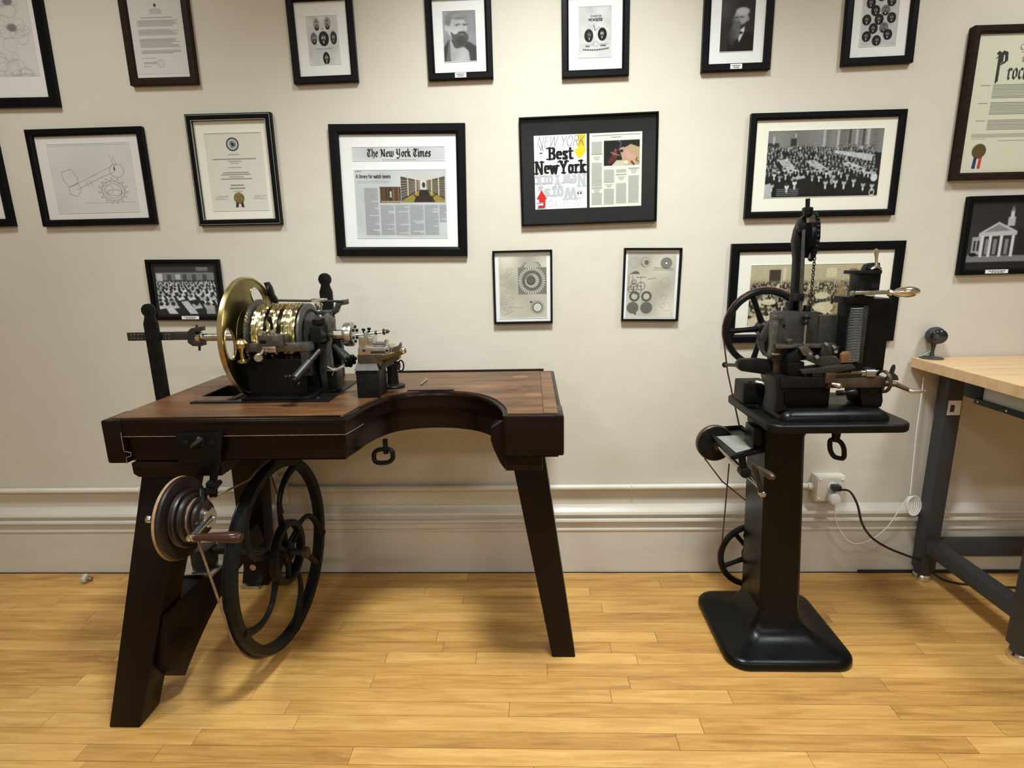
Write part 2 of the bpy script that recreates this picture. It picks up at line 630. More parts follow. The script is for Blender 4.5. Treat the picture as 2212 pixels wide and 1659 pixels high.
# the boards beyond the camera's view, laid as one continuous part
mb = MB()
y = Y0 + NR0 * PITCH_Y
while y > RY + PITCH_Y:
    y -= PITCH_Y
    x = -RX + 0.02
    while x < RX - 0.1:
        x2 = min(RX - 0.02, x + rnd.uniform(0.8, 1.8))
        mb.box((x, y + 0.0004, -0.012), (x2 - 0.0008, y + PITCH_Y - 0.0004, -0.0003), 0)
        x = x2
for s in (-1, 1):
    for i in range(NR0, NR1):
        y = Y0 + i * PITCH_Y
        xa, xb = sorted((s * (XE + 0.001), s * (RX - 0.02)))
        mb.box((xa, y + 0.0004, -0.012), (xb, y + PITCH_Y - 0.0004, -0.0003), 0)
mb.build('floor_boards', M_FLOOR, parent=floor, kind='stuff', shade=0)

# baseboard with its moulded cap
prof = [(0.0, 0.0), (-0.020, 0.0), (-0.020, 0.198), (-0.0245, 0.204), (-0.0245, 0.2105), (-0.017, 0.213), (-0.017, 0.236), (-0.0195, 0.239), (-0.030, 0.243), (-0.033, 0.250), (-0.031, 0.257), (-0.024, 0.2605), (-0.018, 0.262), (-0.018, 0.270), (-0.027, 0.273), (-0.031, 0.282), (-0.027, 0.292), (-0.014, 0.302), (-0.006, 0.312), (-0.003, 0.318), (0.0, 0.318)]
mb = MB()
x0, x1 = -RX, RX
n = len(prof)
mb.raw([(x0, a, b) for a, b in prof] + [(x1, a, b) for a, b in prof], [(i, (i + 1) % n, n + (i + 1) % n, n + i) for i in range(n)])
struct(mb.build('baseboard_back', M_TRIM, shade=30))


# ------------------------------------------------------------------ flat print: painted in numpy, laid on the sheet as ink colour
class Pic:
    """u runs 0..1 to the right, v runs 0..asp downwards"""

    def __init__(self, n, asp, bg):
        self.nx, self.ny, self.asp = n, max(2, int(round(n * asp))), asp
        u = np.linspace(0, 1, self.nx)
        v = np.linspace(0, asp, self.ny)
        self.u, self.v = np.meshgrid(u, v)
        self.a = np.ones((self.ny, self.nx, 3)) * np.array(bg if hasattr(bg, '__len__') else (bg, bg, bg))
        self.px = 1.0 / n

    def put(self, cov, col, al=1.0):
        col = np.array(col if hasattr(col, '__len__') else (col, col, col), float)
        c = np.clip(cov, 0, 1)[..., None] * al
        self.a = self.a * (1 - c) + col * c
        return self

    def ell(self, x, y, rx, ry, col, al=1.0, soft=None, rot=0.0):
        s = soft if soft else self.px / min(rx, ry)
        du, dv = self.u - x, self.v - y
        if rot:
            c, t = math.cos(rot), math.sin(rot)
            du, dv = du * c + dv * t, -du * t + dv * c
        d = np.sqrt((du / rx) ** 2 + (dv / ry) ** 2)
        return self.put((1 - d) / s + 0.5, col, al)

    def oring(self, x, y, rx, ry, w, col, al=1.0):
        d = np.sqrt(((self.u - x) / rx) ** 2 + ((self.v - y) / ry) ** 2)
        return self.put((w / 2 - np.abs(d - 1) * min(rx, ry)) / self.px + 0.5, col, al)

    def rect(self, x0, y0, x1, y1, col, al=1.0, soft=None):
        s = soft if soft else self.px
        c = np.minimum(np.minimum(self.u - x0, x1 - self.u), np.minimum(self.v - y0, y1 - self.v)) / s + 0.5
        return self.put(c, col, al)

    def line(self, pts, w, col, al=1.0):
        cov = np.zeros_like(self.u)
        for (x0, y0), (x1, y1) in zip(pts[:-1], pts[1:]):
            dx, dy = x1 - x0, y1 - y0
            L = dx * dx + dy * dy + 1e-12
            t = np.clip(((self.u - x0) * dx + (self.v - y0) * dy) / L, 0, 1)
            d = np.hypot(self.u - x0 - t * dx, self.v - y0 - t * dy)
            cov = np.maximum(cov, np.clip((w / 2 - d) / self.px + 0.5, 0, 1))
        return self.put(cov, col, al)

    def poly(self, pts, col, al=1.0):
        ins = np.zeros(self.u.shape, bool)
        n = len(pts)
        for i in range(n):
            x0, y0 = pts[i]
            x1, y1 = pts[(i + 1) % n]
            if y0 == y1:
                continue
            c = ((y0 > self.v) != (y1 > self.v)) & (self.u < (x1 - x0) * (self.v - y0) / (y1 - y0) + x0)
            ins ^= c
        return self.put(ins.astype(float), col, al)

    def grad(self, f, col, al=1.0):
        return self.put(f(self.u, self.v), col, al)

    def blur(self, k=1):
        for _ in range(k):
            a = np.pad(self.a, ((1, 1), (1, 1), (0, 0)), mode='edge')
            self.a = (a[1:-1, 1:-1] * 2 + a[:-2, 1:-1] + a[2:, 1:-1] + a[1:-1, :-2] + a[1:-1, 2:]) / 6
        return self

    def noise(self, amp, seed=1, sc=1):
        r = np.random.RandomState(seed)
        n = r.normal(0, amp, (self.ny // sc + 2, self.nx // sc + 2))
        n = np.kron(n, np.ones((sc, sc)))[:self.ny, :self.nx]
        self.a = np.clip(self.a * (1 + n[..., None]), 0, 1)
        return self

    def cloud(self, amp, seed=1, k=6):
        r = np.random.RandomState(seed)
        s = np.zeros_like(self.u)
        for _ in range(14):
            s += np.sin(self.u * r.uniform(-k, k) * 3 + self.v * r.uniform(-k, k) * 3 + r.uniform(0, 6.3))
        self.a = np.clip(self.a * (1 + amp * s[..., None] / 3.7), 0, 1)
        return self

    def text(self, x0, y0, x1, y1, rows, col, seed=1, al=0.6, ragged=0.25, fill=0.55):
        """lines of small type, too small to read"""
        r = random.Random(seed)
        h = (y1 - y0) / rows
        for i in range(rows):
            yy = y0 + i * h
            xe = x1 - (r.random() ** 3) * ragged * (x1 - x0)
            self.rect(x0, yy + h * (1 - fill) / 2, xe, yy + h * (1 + fill) / 2, col, al * r.uniform(0.75, 1.0))
        return self

    def ctext(self, xc, y, w, h, col, seed=1, al=0.7):
        return self.text(xc - w / 2, y, xc + w / 2, y + h, 1, col, seed, al, 0.0, 0.9)

    def scrawl(self, x, y, w, h, col, seed=1, al=0.7, lw=None, n=22):
        r = random.Random(seed)
        pts = [(x + w * i / n, y + h * (math.sin(i * 1.7 + r.uniform(-.6, .6)) * 0.5 * r.uniform(.4, 1))) for i in range(n + 1)]
        return self.line(pts, lw or self.px * 1.2, col, al)


def grid_mesh(name, pic, x0, x1, z0, z1, y):
    """sheet with the print on it: local x0..x1, top z1, bottom z0"""
    nx, ny = pic.nx, pic.ny
    X, Zg = np.meshgrid(np.linspace(x0, x1, nx), np.linspace(z1, z0, ny))
    co = np.stack([X.ravel(), np.full(nx * ny, y), Zg.ravel()], 1).astype(np.float32)
    idx = np.arange(nx * ny).reshape(ny, nx)
    f = np.stack([idx[:-1, :-1], idx[1:, :-1], idx[1:, 1:], idx[:-1, 1:]], -1).reshape(-1, 4)
    me = bpy.data.meshes.new(name)
    me.vertices.add(nx * ny)
    me.vertices.foreach_set('co', co.ravel())
    nf = len(f)
    me.loops.add(nf * 4)
    me.loops.foreach_set('vertex_index', f.ravel().astype(np.int32))
    me.polygons.add(nf)
    me.polygons.foreach_set('loop_start', (np.arange(nf) * 4).astype(np.int32))
    me.update(calc_edges=True)
    at = me.color_attributes.new('ink', 'FLOAT_COLOR', 'POINT')
    lin = np.clip(pic.a, 0, 1) ** 2.2 * 0.74
    rgba = np.ones((nx * ny, 4), np.float32)
    rgba[:, :3] = lin.reshape(-1, 3)
    at.data.foreach_set('color', rgba.ravel())
    me.materials.append(M_PRINT)
    return me


# ------------------------------------------------------------------ pen-stroke lettering
GL = {
    'B': (.70, [[(.16, 0), (.16, 1)], [(.16, .97), (.40, .97)] + arc(.40, .76, .17, .21, 90, -90, 8) + [(.16, .55)], [(.16, .51), (.42, .51)] + arc(.42, .27, .19, .24, 90, -90, 8) + [(.16, .03)]]),
    'N': (.86, [[(.14, 0), (.14, 1)], [(.14, 1), (.68, 0)], [(.70, 0), (.70, 1)]]),
    'Y': (.78, [[(.06, 1), (.38, .46)], [(.70, 1), (.38, .46)], [(.38, .46), (.38, 0)]]),
    'W': (1.06, [[(.06, 1), (.28, 0)], [(.28, 0), (.53, .95)], [(.53, .95), (.78, 0)], [(.78, 0), (1.0, 1)]]),
    'A': (.76, [[(.04, 0), (.36, 1)], [(.36, 1), (.70, 0)], [(.16, .34), (.58, .34)]]),
    'C': (.70, [arc(.40, .5, .32, .5, 45, 315, 14)]),
    'H': (.78, [[(.12, 0), (.12, 1)], [(.64, 0), (.64, 1)], [(.12, .5), (.64, .5)]]),
    'E': (.62, [[(.12, 0), (.12, 1)], [(.12, 1), (.54, 1)], [(.12, .52), (.46, .52)], [(.12, 0), (.56, 0)]]),
    'R': (.70, [[(.12, 0), (.12, 1)], [(.12, 1), (.36, 1)] + arc(.36, .76, .20, .24, 90, -90, 8) + [(.12, .52)], [(.34, .52), (.62, 0)]]),
    'T': (.66, [[(.04, 1), (.60, 1)], [(.32, 1), (.32, 0)]]),
    'M': (.94, [[(.12, 0), (.12, 1)], [(.12, 1), (.45, .2)], [(.45, .2), (.78, 1)], [(.78, 1), (.78, 0)]]),
    'S': (.60, [[(.52, .82), (.42, .97), (.24, .98), (.11, .86), (.12, .68), (.28, .54), (.46, .42), (.53, .26), (.46, .08), (.28, 0), (.12, .06), (.06, .2)]]),
    'K': (.72, [[(.12, 0), (.12, 1)], [(.62, 1), (.14, .42)], [(.28, .58), (.66, 0)]]),
    'O': (.80, [arc(.38, .5, .32, .5, 0, 360, 20)]),
    'P': (.66, [[(.14, 0), (.14, 1)], [(.14, 1), (.36, 1)] + arc(.36, .74, .2, .26, 90, -90, 8) + [(.14, .48)]]),
    'a': (.56, [arc(.26, .22, .17, .21, 0, 360, 12), [(.43, .44), (.43, 0)], [(.1, .58), (.26, .68), (.40, .60), (.43, .44)]]),
    'b': (.56, [[(.12, 0), (.12, 1)], arc(.28, .33, .17, .32, 0, 360, 12)]),
    'c': (.50, [arc(.28, .34, .19, .33, 50, 310, 10)]),
    'e': (.56, [[(.11, .38), (.47, .38)], arc(.29, .36, .19, .30, 2, 305, 12)]),
    'f': (.40, [[(.38, .92), (.28, .99), (.18, .88), (.18, 0)], [(.03, .66), (.34, .66)]]),
    'h': (.60, [[(.12, 0), (.12, 1)], [(.12, .46), (.22, .62), (.36, .66), (.46, .54), (.46, 0)]]),
    'i': (.28, [[(.12, 0), (.12, .66)], [(.12, .86), (.12, .92)]]),
    'k': (.60, [[(.14, 0), (.14, 1)], [(.14, .26), (.46, .66)], [(.24, .38), (.50, 0)]]),
    'l': (.28, [[(.12, 0), (.12, 1)]]),
    'm': (.88, [[(.12, 0), (.12, .66)], [(.12, .5), (.26, .66), (.40, .58), (.42, 0)], [(.42, .5), (.56, .66), (.70, .58), (.72, 0)]]),
    'n': (.60, [[(.12, 0), (.12, .66)], [(.12, .48), (.24, .64), (.38, .64), (.46, .5), (.46, 0)]]),
    'o': (.60, [arc(.29, .34, .19, .32, 0, 360, 16)]),
    'r': (.48, [[(.14, 0), (.14, .66)], [(.14, .42), (.22, .6), (.34, .66), (.42, .60)]]),
    's': (.50, [[(.40, .54), (.33, .65), (.20, .66), (.11, .56), (.14, .44), (.34, .26), (.40, .14), (.32, .02), (.18, .01), (.08, .13)]]),
    't': (.42, [[(.18, .92), (.18, .14), (.26, .02), (.38, .08)], [(.03, .66), (.37, .66)]]),
    'u': (.60, [[(.12, .66), (.12, .16), (.22, .02), (.36, .04), (.46, .2)], [(.46, .66), (.46, 0)]]),
    'v': (.54, [[(.05, .66), (.26, 0)], [(.26, 0), (.48, .66)]]),
    'w': (.80, [[(.05, .66), (.22, 0)], [(.22, 0), (.40, .62)], [(.40, .62), (.57, 0)], [(.57, 0), (.75, .66)]]),
    'y': (.54, [[(.05, .66), (.27, .02)], [(.48, .66), (.27, .02), (.16, -.24), (.04, -.22)]]),
    ' ': (.34, []),
}
SER = {'B': [(.08, 0), (.08, 1)], 'N': [(.12, 0), (.12, 1), (.72, 1)], 'Y': [(.08, 1), (.70, 1), (.38, 0)], 'W': [(.06, 1), (.53, 1), (1.0, 1)], 't': [],
       'w': [(.05, .66), (.40, .66), (.75, .66)], 'r': [(.14, 0), (.12, .66)], 'k': [(.14, 0), (.10, 1), (.46, .66), (.52, 0)], 'h': [(.12, 0), (.46, 0), (.08, 1)]}
BLK = dict(GL)
BLK.update({
    'T': (.80, [[(.06, .84), (.20, .98), (.42, .88), (.72, .98)], [(.60, .74), (.34, .74), (.14, .56), (.14, .22), (.36, .02), (.70, .16)], [(.42, .88), (.42, .24)]]),
    'N': (.92, [[(.04, .84), (.18, .98), (.34, .7), (.58, .14), (.78, .04)], [(.24, .84), (.24, .10), (.06, -.02)], [(.60, .80), (.74, .98), (.74, .14)]]),
    'Y': (.84, [[(.04, .88), (.18, .98), (.18, .42), (.36, .28), (.56, .40)], [(.46, .90), (.60, .98), (.60, .06), (.40, -.18), (.10, -.14)], [(.04, .56), (.30, .56)]]),
    'P': (.80, [[(.22, -.30), (.22, .92), (.10, 1.0)], [(.10, .78), (.34, 1.0), (.56, .94), (.60, .60), (.36, .50)], [(.34, .94), (.34, .56)]]),
    'o': (.56, [[(.12, .14), (.12, .54), (.28, .66), (.44, .52), (.44, .14), (.28, .01), (.12, .14)]]),
    'e': (.52, [[(.12, .34), (.42, .42), (.40, .58), (.28, .66), (.12, .52), (.12, .14), (.28, .01), (.44, .12)]]),
    'r': (.46, [[(.04, .56), (.14, .66), (.14, .08), (.24, .0)], [(.14, .5), (.28, .66), (.40, .56)]]),
    'w': (.86, [[(.04, .60), (.14, .70), (.14, .14), (.28, .01), (.42, .14)], [(.38, .64), (.42, .70), (.42, .14), (.56, .01), (.72, .16)], [(.66, .62), (.74, .68), (.72, .16)]]),
    'i': (.28, [[(.04, .56), (.13, .66), (.13, .08), (.22, .0)], [(.10, .90), (.16, .86)]]),
    'm': (.90, [[(.04, .56), (.13, .66), (.13, .04)], [(.13, .52), (.28, .66), (.40, .56), (.40, .04)], [(.40, .52), (.56, .66), (.68, .56), (.68, .08), (.78, .0)]]),
    'n': (.62, [[(.04, .56), (.13, .66), (.13, .04)], [(.13, .52), (.28, .66), (.40, .56), (.40, .08), (.50, .0)]]),
    'h': (.58, [[(.12, .02), (.12, 1.0)], [(.12, .48), (.30, .66), (.44, .54), (.44, .10), (.32, -.16)]]),
    'k': (.58, [[(.12, .02), (.12, 1.0)], [(.12, .42), (.30, .66), (.40, .54), (.20, .38)], [(.24, .40), (.40, .08), (.52, .02)]]),
    'c': (.46, [[(.42, .56), (.28, .66), (.12, .52), (.12, .14), (.28, .01), (.42, .12)]]),
    'a': (.54, [[(.12, .58), (.28, .66), (.42, .56), (.42, .10), (.52, .0)], [(.42, .34), (.14, .28), (.14, .08), (.26, .01), (.42, .12)]]),
    'l': (.28, [[(.06, .94), (.13, 1.0), (.13, .08), (.22, .0)]]),
    's': (.46, [[(.40, .56), (.24, .66), (.10, .52), (.38, .20), (.24, .0), (.08, .10)]]),
})


def lettering(mb, s, font, nib, h, x, z, y, fit=None, shear=0.0, flip=False, serif=None, track=0.0):
    """convex pen nib swept along each stroke; writes flat faces in the sheet's plane"""
    wtot = sum(font[c][0] + track for c in s)
    k = (fit / (wtot * h)) if fit else 1.0
    cur = 0.0
    for c in s:
        w, strokes = font[c]
        st = [list(q) for q in strokes]
        if serif:
            for sx, sy in SER.get(c, []):
                yy = min(max(sy, 0.045), sy - 0.045 if sy > 0.3 else 0.045)
                st.append([(sx - serif, yy), (sx + serif, yy)])
        for q in st:
            for (xa, ya), (xb, yb) in zip(q[:-1], q[1:]):
                hl = hull2([(xa + a, ya + b) for a, b in nib] + [(xb + a, yb + b) for a, b in nib])
                if len(hl) < 3:
                    continue
                P = []
                y -= 1.2e-5
                for a, b in hl:
                    X = (cur + a + shear * b) * h * k
                    Zc = b * h
                    if flip:
                        X, Zc = wtot * h * k - X, -Zc
                    P.append((x + X, y, z + Zc))
                mb.raw(P, [tuple(range(len(P)))])
        cur += w + track
    return wtot * h * k


def nibr(w, t):
    return [(-w / 2, -t / 2), (w / 2, -t / 2), (w / 2, t / 2), (-w / 2, t / 2)]


def nibo(w, t, deg=40):
    c, s = math.cos(math.radians(deg)), math.sin(math.radians(deg))
    return [(-w / 2 * c + t * s, -w / 2 * s - t * c), (w / 2 * c + t * s, w / 2 * s - t * c), (w / 2 * c - t * s, w / 2 * s + t * c), (-w / 2 * c - t * s, -w / 2 * s + t * c)]


# ------------------------------------------------------------------ framed pictures
class Frame:
    """picture frame hung on the wall; quad = photo corners TL TR BR BL of the front face"""

    def __init__(self, label, quad, bw, mat=M_FRAME, depth=0.021, matb=M_MAT, lip=0.0, cat='picture frame', group='framed pictures on the wall'):
        Y = -depth
        TL, TR, BR, BL = [U(x, y, Y) for x, y in quad]
        c = (TL + TR + BR + BL) / 4
        self.w = ((TR - TL).length + (BR - BL).length) / 2
        self.h = ((TL - BL).length + (TR - BR).length) / 2
        ang = (math.atan2((TR - TL).z, (TR - TL).x) + math.atan2((BR - BL).z, (BR - BL).x)) / 2
        ang = max(-0.02, min(0.02, ang))
        r = bpy.data.objects.new('picture_frame', None)
        r.empty_display_size = 0.05
        r.location = (c.x, 0, c.z)
        r.rotation_euler = (0, -ang, 0)
        COL.objects.link(r)
        tag(r, label, cat, group)
        self.r = r
        W, H = self.w / 2, self.h / 2
        iw, ih = W - bw, H - bw
        self.iw, self.ih = iw, ih
        d = depth
        # moulding: mitred, with a sloped inner lip
        sec = [(0.0, -0.001), (0.0, -d + 0.002), (0.002, -d), (bw * 0.72, -d), (bw - 0.001, -d + 0.004), (bw, -d + 0.008), (bw, -0.001)]
        mb = MB()
        V, F = [], []
        for sx, sz in ((-1, 1), (1, 1), (1, -1), (-1, -1)):
            for a, b in sec:
                V.append((sx * (W - a), b, sz * (H - a)))
        n = len(sec)
        for i in range(4):
            j = (i + 1) % 4
            for k in range(n):
                k2 = (k + 1) % n
                F.append((i * n + k, i * n + k2, j * n + k2, j * n + k))
        mb.raw(V, F)
        self.frame = mb.build('frame', mat, shade=0)
        self.frame.parent = r
        if lip:
            for a in (0.004, bw - 0.002):
                m2 = MB()
                q = 0.0008
                for (x0, z0, x1, z1) in ((-W + a, H - a, W - a, H - a - 2 * q), (-W + a, -H + a, W - a, -H + a + 2 * q), (-W + a, -H + a, -W + a + 2 * q, H - a), (W - a - 2 * q, -H + a, W - a, H - a)):
                    m2.box((x0, -d - 0.0006, min(z0, z1)), (x1, -d + 0.006, max(z0, z1)), 0)
                o = m2.build('fillet', M_GREYLINE, shade=0)
                o.parent = self.frame
        mb = MB()
        mb.box((-iw - 0.002, -d + 0.013, -ih - 0.002), (iw + 0.002, -0.003, ih + 0.002), 0)
        o = mb.build('mat_board', matb, shade=0)
        o.parent = r
        self.mat = o
        self.y = -d + 0.013
        mb = MB()
        mb.raw([(-iw - 0.001, -d + 0.0085, -ih - 0.001), (iw + 0.001, -d + 0.0085, -ih - 0.001), (iw + 0.001, -d + 0.0085, ih + 0.001), (-iw - 0.001, -d + 0.0085, ih + 0.001)], [(0, 1, 2, 3)])
        o = mb.build('glass_pane', M_GLASS, shade=0, recalc=False)
        o.parent = r
        self.d = d

    def X(self, u):
        return (u - 0.5) * self.w

    def Z(self, v):
        return (0.5 - v) * self.h

    def asp(self, u0, v0, u1, v1):
        return (v1 - v0) * self.h / ((u1 - u0) * self.w)

    def print(self, pic, u0, v0, u1, v1, name='print', bevel=True, dy=0.0006):
        me = grid_mesh(name, pic, self.X(u0), self.X(u1), self.Z(v1), self.Z(v0), self.y - dy)
        o = bpy.data.objects.new(name, me)
        COL.objects.link(o)
        o.parent = self.r
        if bevel:                       # cut edge of the mat window
            b = 0.0016
            x0, x1, z0, z1 = self.X(u0), self.X(u1), self.Z(v1), self.Z(v0)
            mb = MB()
            for (a, c, e, g) in ((x0 - b, z1, x1 + b, z1 + b), (x0 - b, z0 - b, x1 + b, z0), (x0 - b, z0, x0, z1), (x1, z0, x1 + b, z1)):
                mb.box((a, self.y - 0.0016, c), (e, self.y + 0.001, g), 0)
            q = mb.build('window_bevel', self.mat.data.materials[0], shade=0)
            q.parent = self.mat
        return o

    def ink(self, mb, name, mat, on):
        o = mb.build(name, mat, shade=0)
        o.parent = on
        return o

    def plate(self, u, v, w, h):
        """small white caption label on the lower rail"""
        mb = MB()
        mb.box((self.X(u) - w / 2, -self.d - 0.0008, self.Z(v) - h / 2), (self.X(u) + w / 2, -self.d + 0.002, self.Z(v) + h / 2), 0)
        o = mb.build('caption_label', M_WHITE, shade=0)
        o.parent = self.r
        o['label'] = 'white caption label'
        m2 = MB()
        r = random.Random(int(u * 1000 + w * 1e5))
        for k, dz in enumerate((0.16, -0.2)):
            x = -w * 0.36 + k * w * 0.12
            while x < w * (0.34 - k * 0.12):
                L = r.uniform(0.07, 0.16) * w
                zc = self.Z(v) + dz * h
                m2.raw([(self.X(u) + x, -self.d - 0.0011, zc - h * 0.1), (self.X(u) + min(x + L, w * 0.36), -self.d - 0.0011, zc - h * 0.1), (self.X(u) + min(x + L, w * 0.36), -self.d - 0.0011, zc + h * 0.1), (self.X(u) + x, -self.d - 0.0011, zc + h * 0.1)], [(0, 1, 2, 3)])
                x += L + 0.03 * w
        q = m2.build('caption_text', M_MIDINK, shade=0)
        q.parent = o


def oval_portrait(p, x, y, rx, ry, bg, skin, seed, beard=True, frame=None, head=1.0):
    r = random.Random(seed)
    p.ell(x, y, rx, ry, bg)
    if frame is not None:
        p.oring(x, y, rx, ry, p.px * 1.3, frame, 0.8)
    hx = x + r.uniform(-.12, .12) * rx
    p.ell(hx, y + ry * 0.62, rx * 0.62, ry * 0.36, 0.10)
    p.poly([(hx - rx * .16, y + ry * .30), (hx + rx * .16, y + ry * .30), (hx, y + ry * .74)], 0.85)
    p.ell(hx, y - ry * 0.10, rx * 0.36 * head, ry * 0.40 * head, skin, soft=0.35)
    p.ell(hx, y - ry * 0.40, rx * 0.36, ry * 0.16, 0.25, 0.8, soft=0.5)
    if beard:
        p.ell(hx, y + ry * 0.14, rx * 0.28, ry * 0.20, 0.22, 0.85, soft=0.5)
    p.line([(hx - rx * .2, y - ry * .14), (hx - rx * .06, y - ry * .14)], p.px, 0.2, 0.7)
    p.line([(hx + rx * .06, y - ry * .14), (hx + rx * .2, y - ry * .14)], p.px, 0.2, 0.7)


# top row, left to right ------------------------------------------------
F = Frame('large black frame with pencil sketch, cut off at upper left corner of photo', [(-210, -160), (60, -168), (121, 228.5), (-165, 234)], 0.035, matb=M_PINKMAT)
p = Pic(150, F.asp(.12, .1, .88, .82), (.87, .845, .81))
rr = random.Random(3)
for k in range(34):
    x, y = rr.uniform(.45, .92), rr.uniform(.35, 1.02) * p.asp
    p.oring(x, y, rr.uniform(.03, .10), rr.uniform(.03, .09), .006, .45, .30)
for y in (.42, .62):
    p.ell(.80, y * p.asp, .05, .035, .3, .6, soft=.5)
p.line([(.02, p.asp * .985), (.95, p.asp * .985)], .006, .5, .5)
F.print(p, .12, .1, .88, .82, bevel=False)

F = Frame('dark brown frame holding a typed letter with crest and round seal, top left', [(243, -34), (398, -38), (425.6, 180), (285, 185)], 0.027, mat=M_BFRAME, matb=M_PINKMAT)
p = Pic(130, F.asp(.12, .12, .88, .88), (.885, .87, .84))
A = p.asp
p.ell(.5, .10 * A, .025, .03, .3)
for k, w in enumerate((.18, .24, .2, .26)):
    p.ctext(.5, (.145 + .018 * k) * A, w, .008 * A, .35, k, .6)
p.ctext(.5, .255 * A, .6, .009 * A, .3, 3, .7)
p.text(.12, .29 * A, .90, .375 * A, 7, (.42, .36, .38), 1, .62)
p.text(.12, .41 * A, .90, .49 * A, 6, (.42, .36, .38), 2, .62)
p.text(.12, .53 * A, .90, .65 * A, 9, (.42, .36, .38), 5, .62)
p.text(.12, .68 * A, .90, .73 * A, 4, (.42, .36, .38), 4, .62)
p.text(.12, .78 * A, .38, .795 * A, 1, (.42, .36, .38), 4, .62)
p.scrawl(.15, .85 * A, .25, .035 * A, .3, 5)
p.oring(.47, .86 * A, .07, .07, .01, .6, .6)
p.oring(.47, .86 * A, .045, .045, .01, .6, .6)
p.text(.14, .885 * A, .28, .91 * A, 2, .4, 4, .5)
F.print(p, .12, .12, .88, .88, bevel=False)

F = Frame('black frame in top row with seven small oval portraits on a pale page', [(615, -14), (758, -20), (772, 174.5), (633, 181.5)], 0.025)
p = Pic(84, F.asp(.27, .24, .745, .78), (.83, .83, .82))
A = p.asp
p.cloud(.04, 2)
for k, (x, y, rx, ry, bg) in enumerate(((.32, .17, .10, .13, .62), (.68, .16, .10, .13, .6), (.20, .46, .105, .125, .42), (.52, .47, .165, .155, .12), (.84, .46, .105, .135, .18), (.55, .88, .11, .135, .14))):
    oval_portrait(p, x, y * A, rx, ry * A, bg, .75, k, head=1.1)
p.ell(.5, .27 * A, .03, .03, .5, .8)
p.scrawl(.25, .68 * A, .5, .03 * A, .35, 3)
p.text(.18, .585 * A, .9, .60 * A, 1, .5, 1, .35)
F.print(p, .27, .24, .745, .78)

F = Frame('black frame in top row with grey photograph of a bearded man looking aside', [(915.5, -20), (1059, -25), (1066, 167), (925.5, 174)], 0.025)
p = Pic(90, F.asp(.255, .215, .755, .785), (.62, .62, .63))
A = p.asp
p.grad(lambda u, v: u * .6, .50, .6)
p.poly([(.0, .72 * A), (.16, .56 * A), (.50, .60 * A), (.80, .62 * A), (1.0, .72 * A), (1, A), (0, A)], .28)
p.poly([(.16, .55 * A), (.30, .70 * A), (.26, .80 * A), (.16, A), (.06, A)], .45)
p.poly([(.20, .52 * A), (.33, .72 * A), (.42, .74 * A), (.60, .70 * A), (.76, .80 * A), (.80, A), (.20, A)], .72)
p.ell(.10, .30 * A, .06, .07 * A, .70)
p.ell(.43, .34 * A, .30, .21 * A, .80, soft=.15)
p.ell(.40, .10 * A, .32, .075 * A, .50, soft=.4)
p.ell(.16, .19 * A, .10, .10 * A, .50, soft=.5)
p.ell(.10, .33 * A, .055, .06 * A, .78)
p.line([(.36, .275 * A), (.52, .262 * A)], .035, .40, .85)
p.line([(.60, .262 * A), (.74, .275 * A)], .035, .40, .85)
p.line([(.60, .29 * A), (.66, .38 * A), (.58, .39 * A)], .018, .58, .7)
p.poly([(.22, .40 * A), (.34, .46 * A), (.46, .44 * A), (.56, .415 * A), (.68, .43 * A), (.76, .47 * A), (.77, .55 * A), (.72, .63 * A), (.62, .70 * A), (.48, .73 * A), (.36, .70 * A), (.28, .58 * A)], .36)
p.ell(.54, .60 * A, .16, .10 * A, .27, .8, soft=.8)
p.ell(.57, .425 * A, .13, .022 * A, .30, soft=.5)
p.ell(.57, .465 * A, .06, .013 * A, .55, soft=.4)
p.ell(.34, .24 * A, .10, .12 * A, .74, .5, soft=.8)
p.ell(.42, .285 * A, .03, .010 * A, .25, soft=.5)
p.ell(.66, .285 * A, .03, .010 * A, .25, soft=.5)
p.ell(.50, .085 * A, .24, .045 * A, .66, .7, soft=.6)
p.blur(3)
p.cloud(.05, 3, 5)
p.noise(.03, 4)
F.print(p, .255, .215, .755, .785)
F.plate(.5, .955, .042, .016)

F = Frame('black frame in top row with two oval portraits under curved lettering', [(1213, -24), (1362, -30), (1358.7, 161), (1214.6, 168)], 0.025)
p = Pic(90, F.asp(.25, .19, .74, .765), (.84, .84, .82))
A = p.asp
p.cloud(.03, 5)
oval_portrait(p, .31, .57 * A, .135, .13 * A, .14, .5, 2)
oval_portrait(p, .72, .55 * A, .135, .13 * A, .06, .85, 8)
p.poly([(.44, .34 * A), (.52, .42 * A), (.66, .40 * A), (.56, .45 * A), (.50, .49 * A), (.47, .43 * A)], .35, .8)
p.poly([(.48, .41 * A), (.56, .35 * A), (.60, .42 * A), (.52, .46 * A)], .85)
p.oring(.52, .74 * A, .075, .05 * A, .02, .6, .8)
p.scrawl(.15, .75 * A, .3, .02 * A, .5, 2)
p.scrawl(.62, .74 * A, .3, .02 * A, .5, 4)
p.ctext(.28, .775 * A, .14, .018 * A, .3, 1)
p.ctext(.74, .768 * A, .18, .018 * A, .3, 1)
S5 = F.print(p, .25, .19, .74, .765)
x0, x1 = F.X(.25), F.X(.74)
sw = x1 - x0
zt = F.Z(.19)
sh = F.Z(.19) - F.Z(.765)
yy = F.y - 0.0012
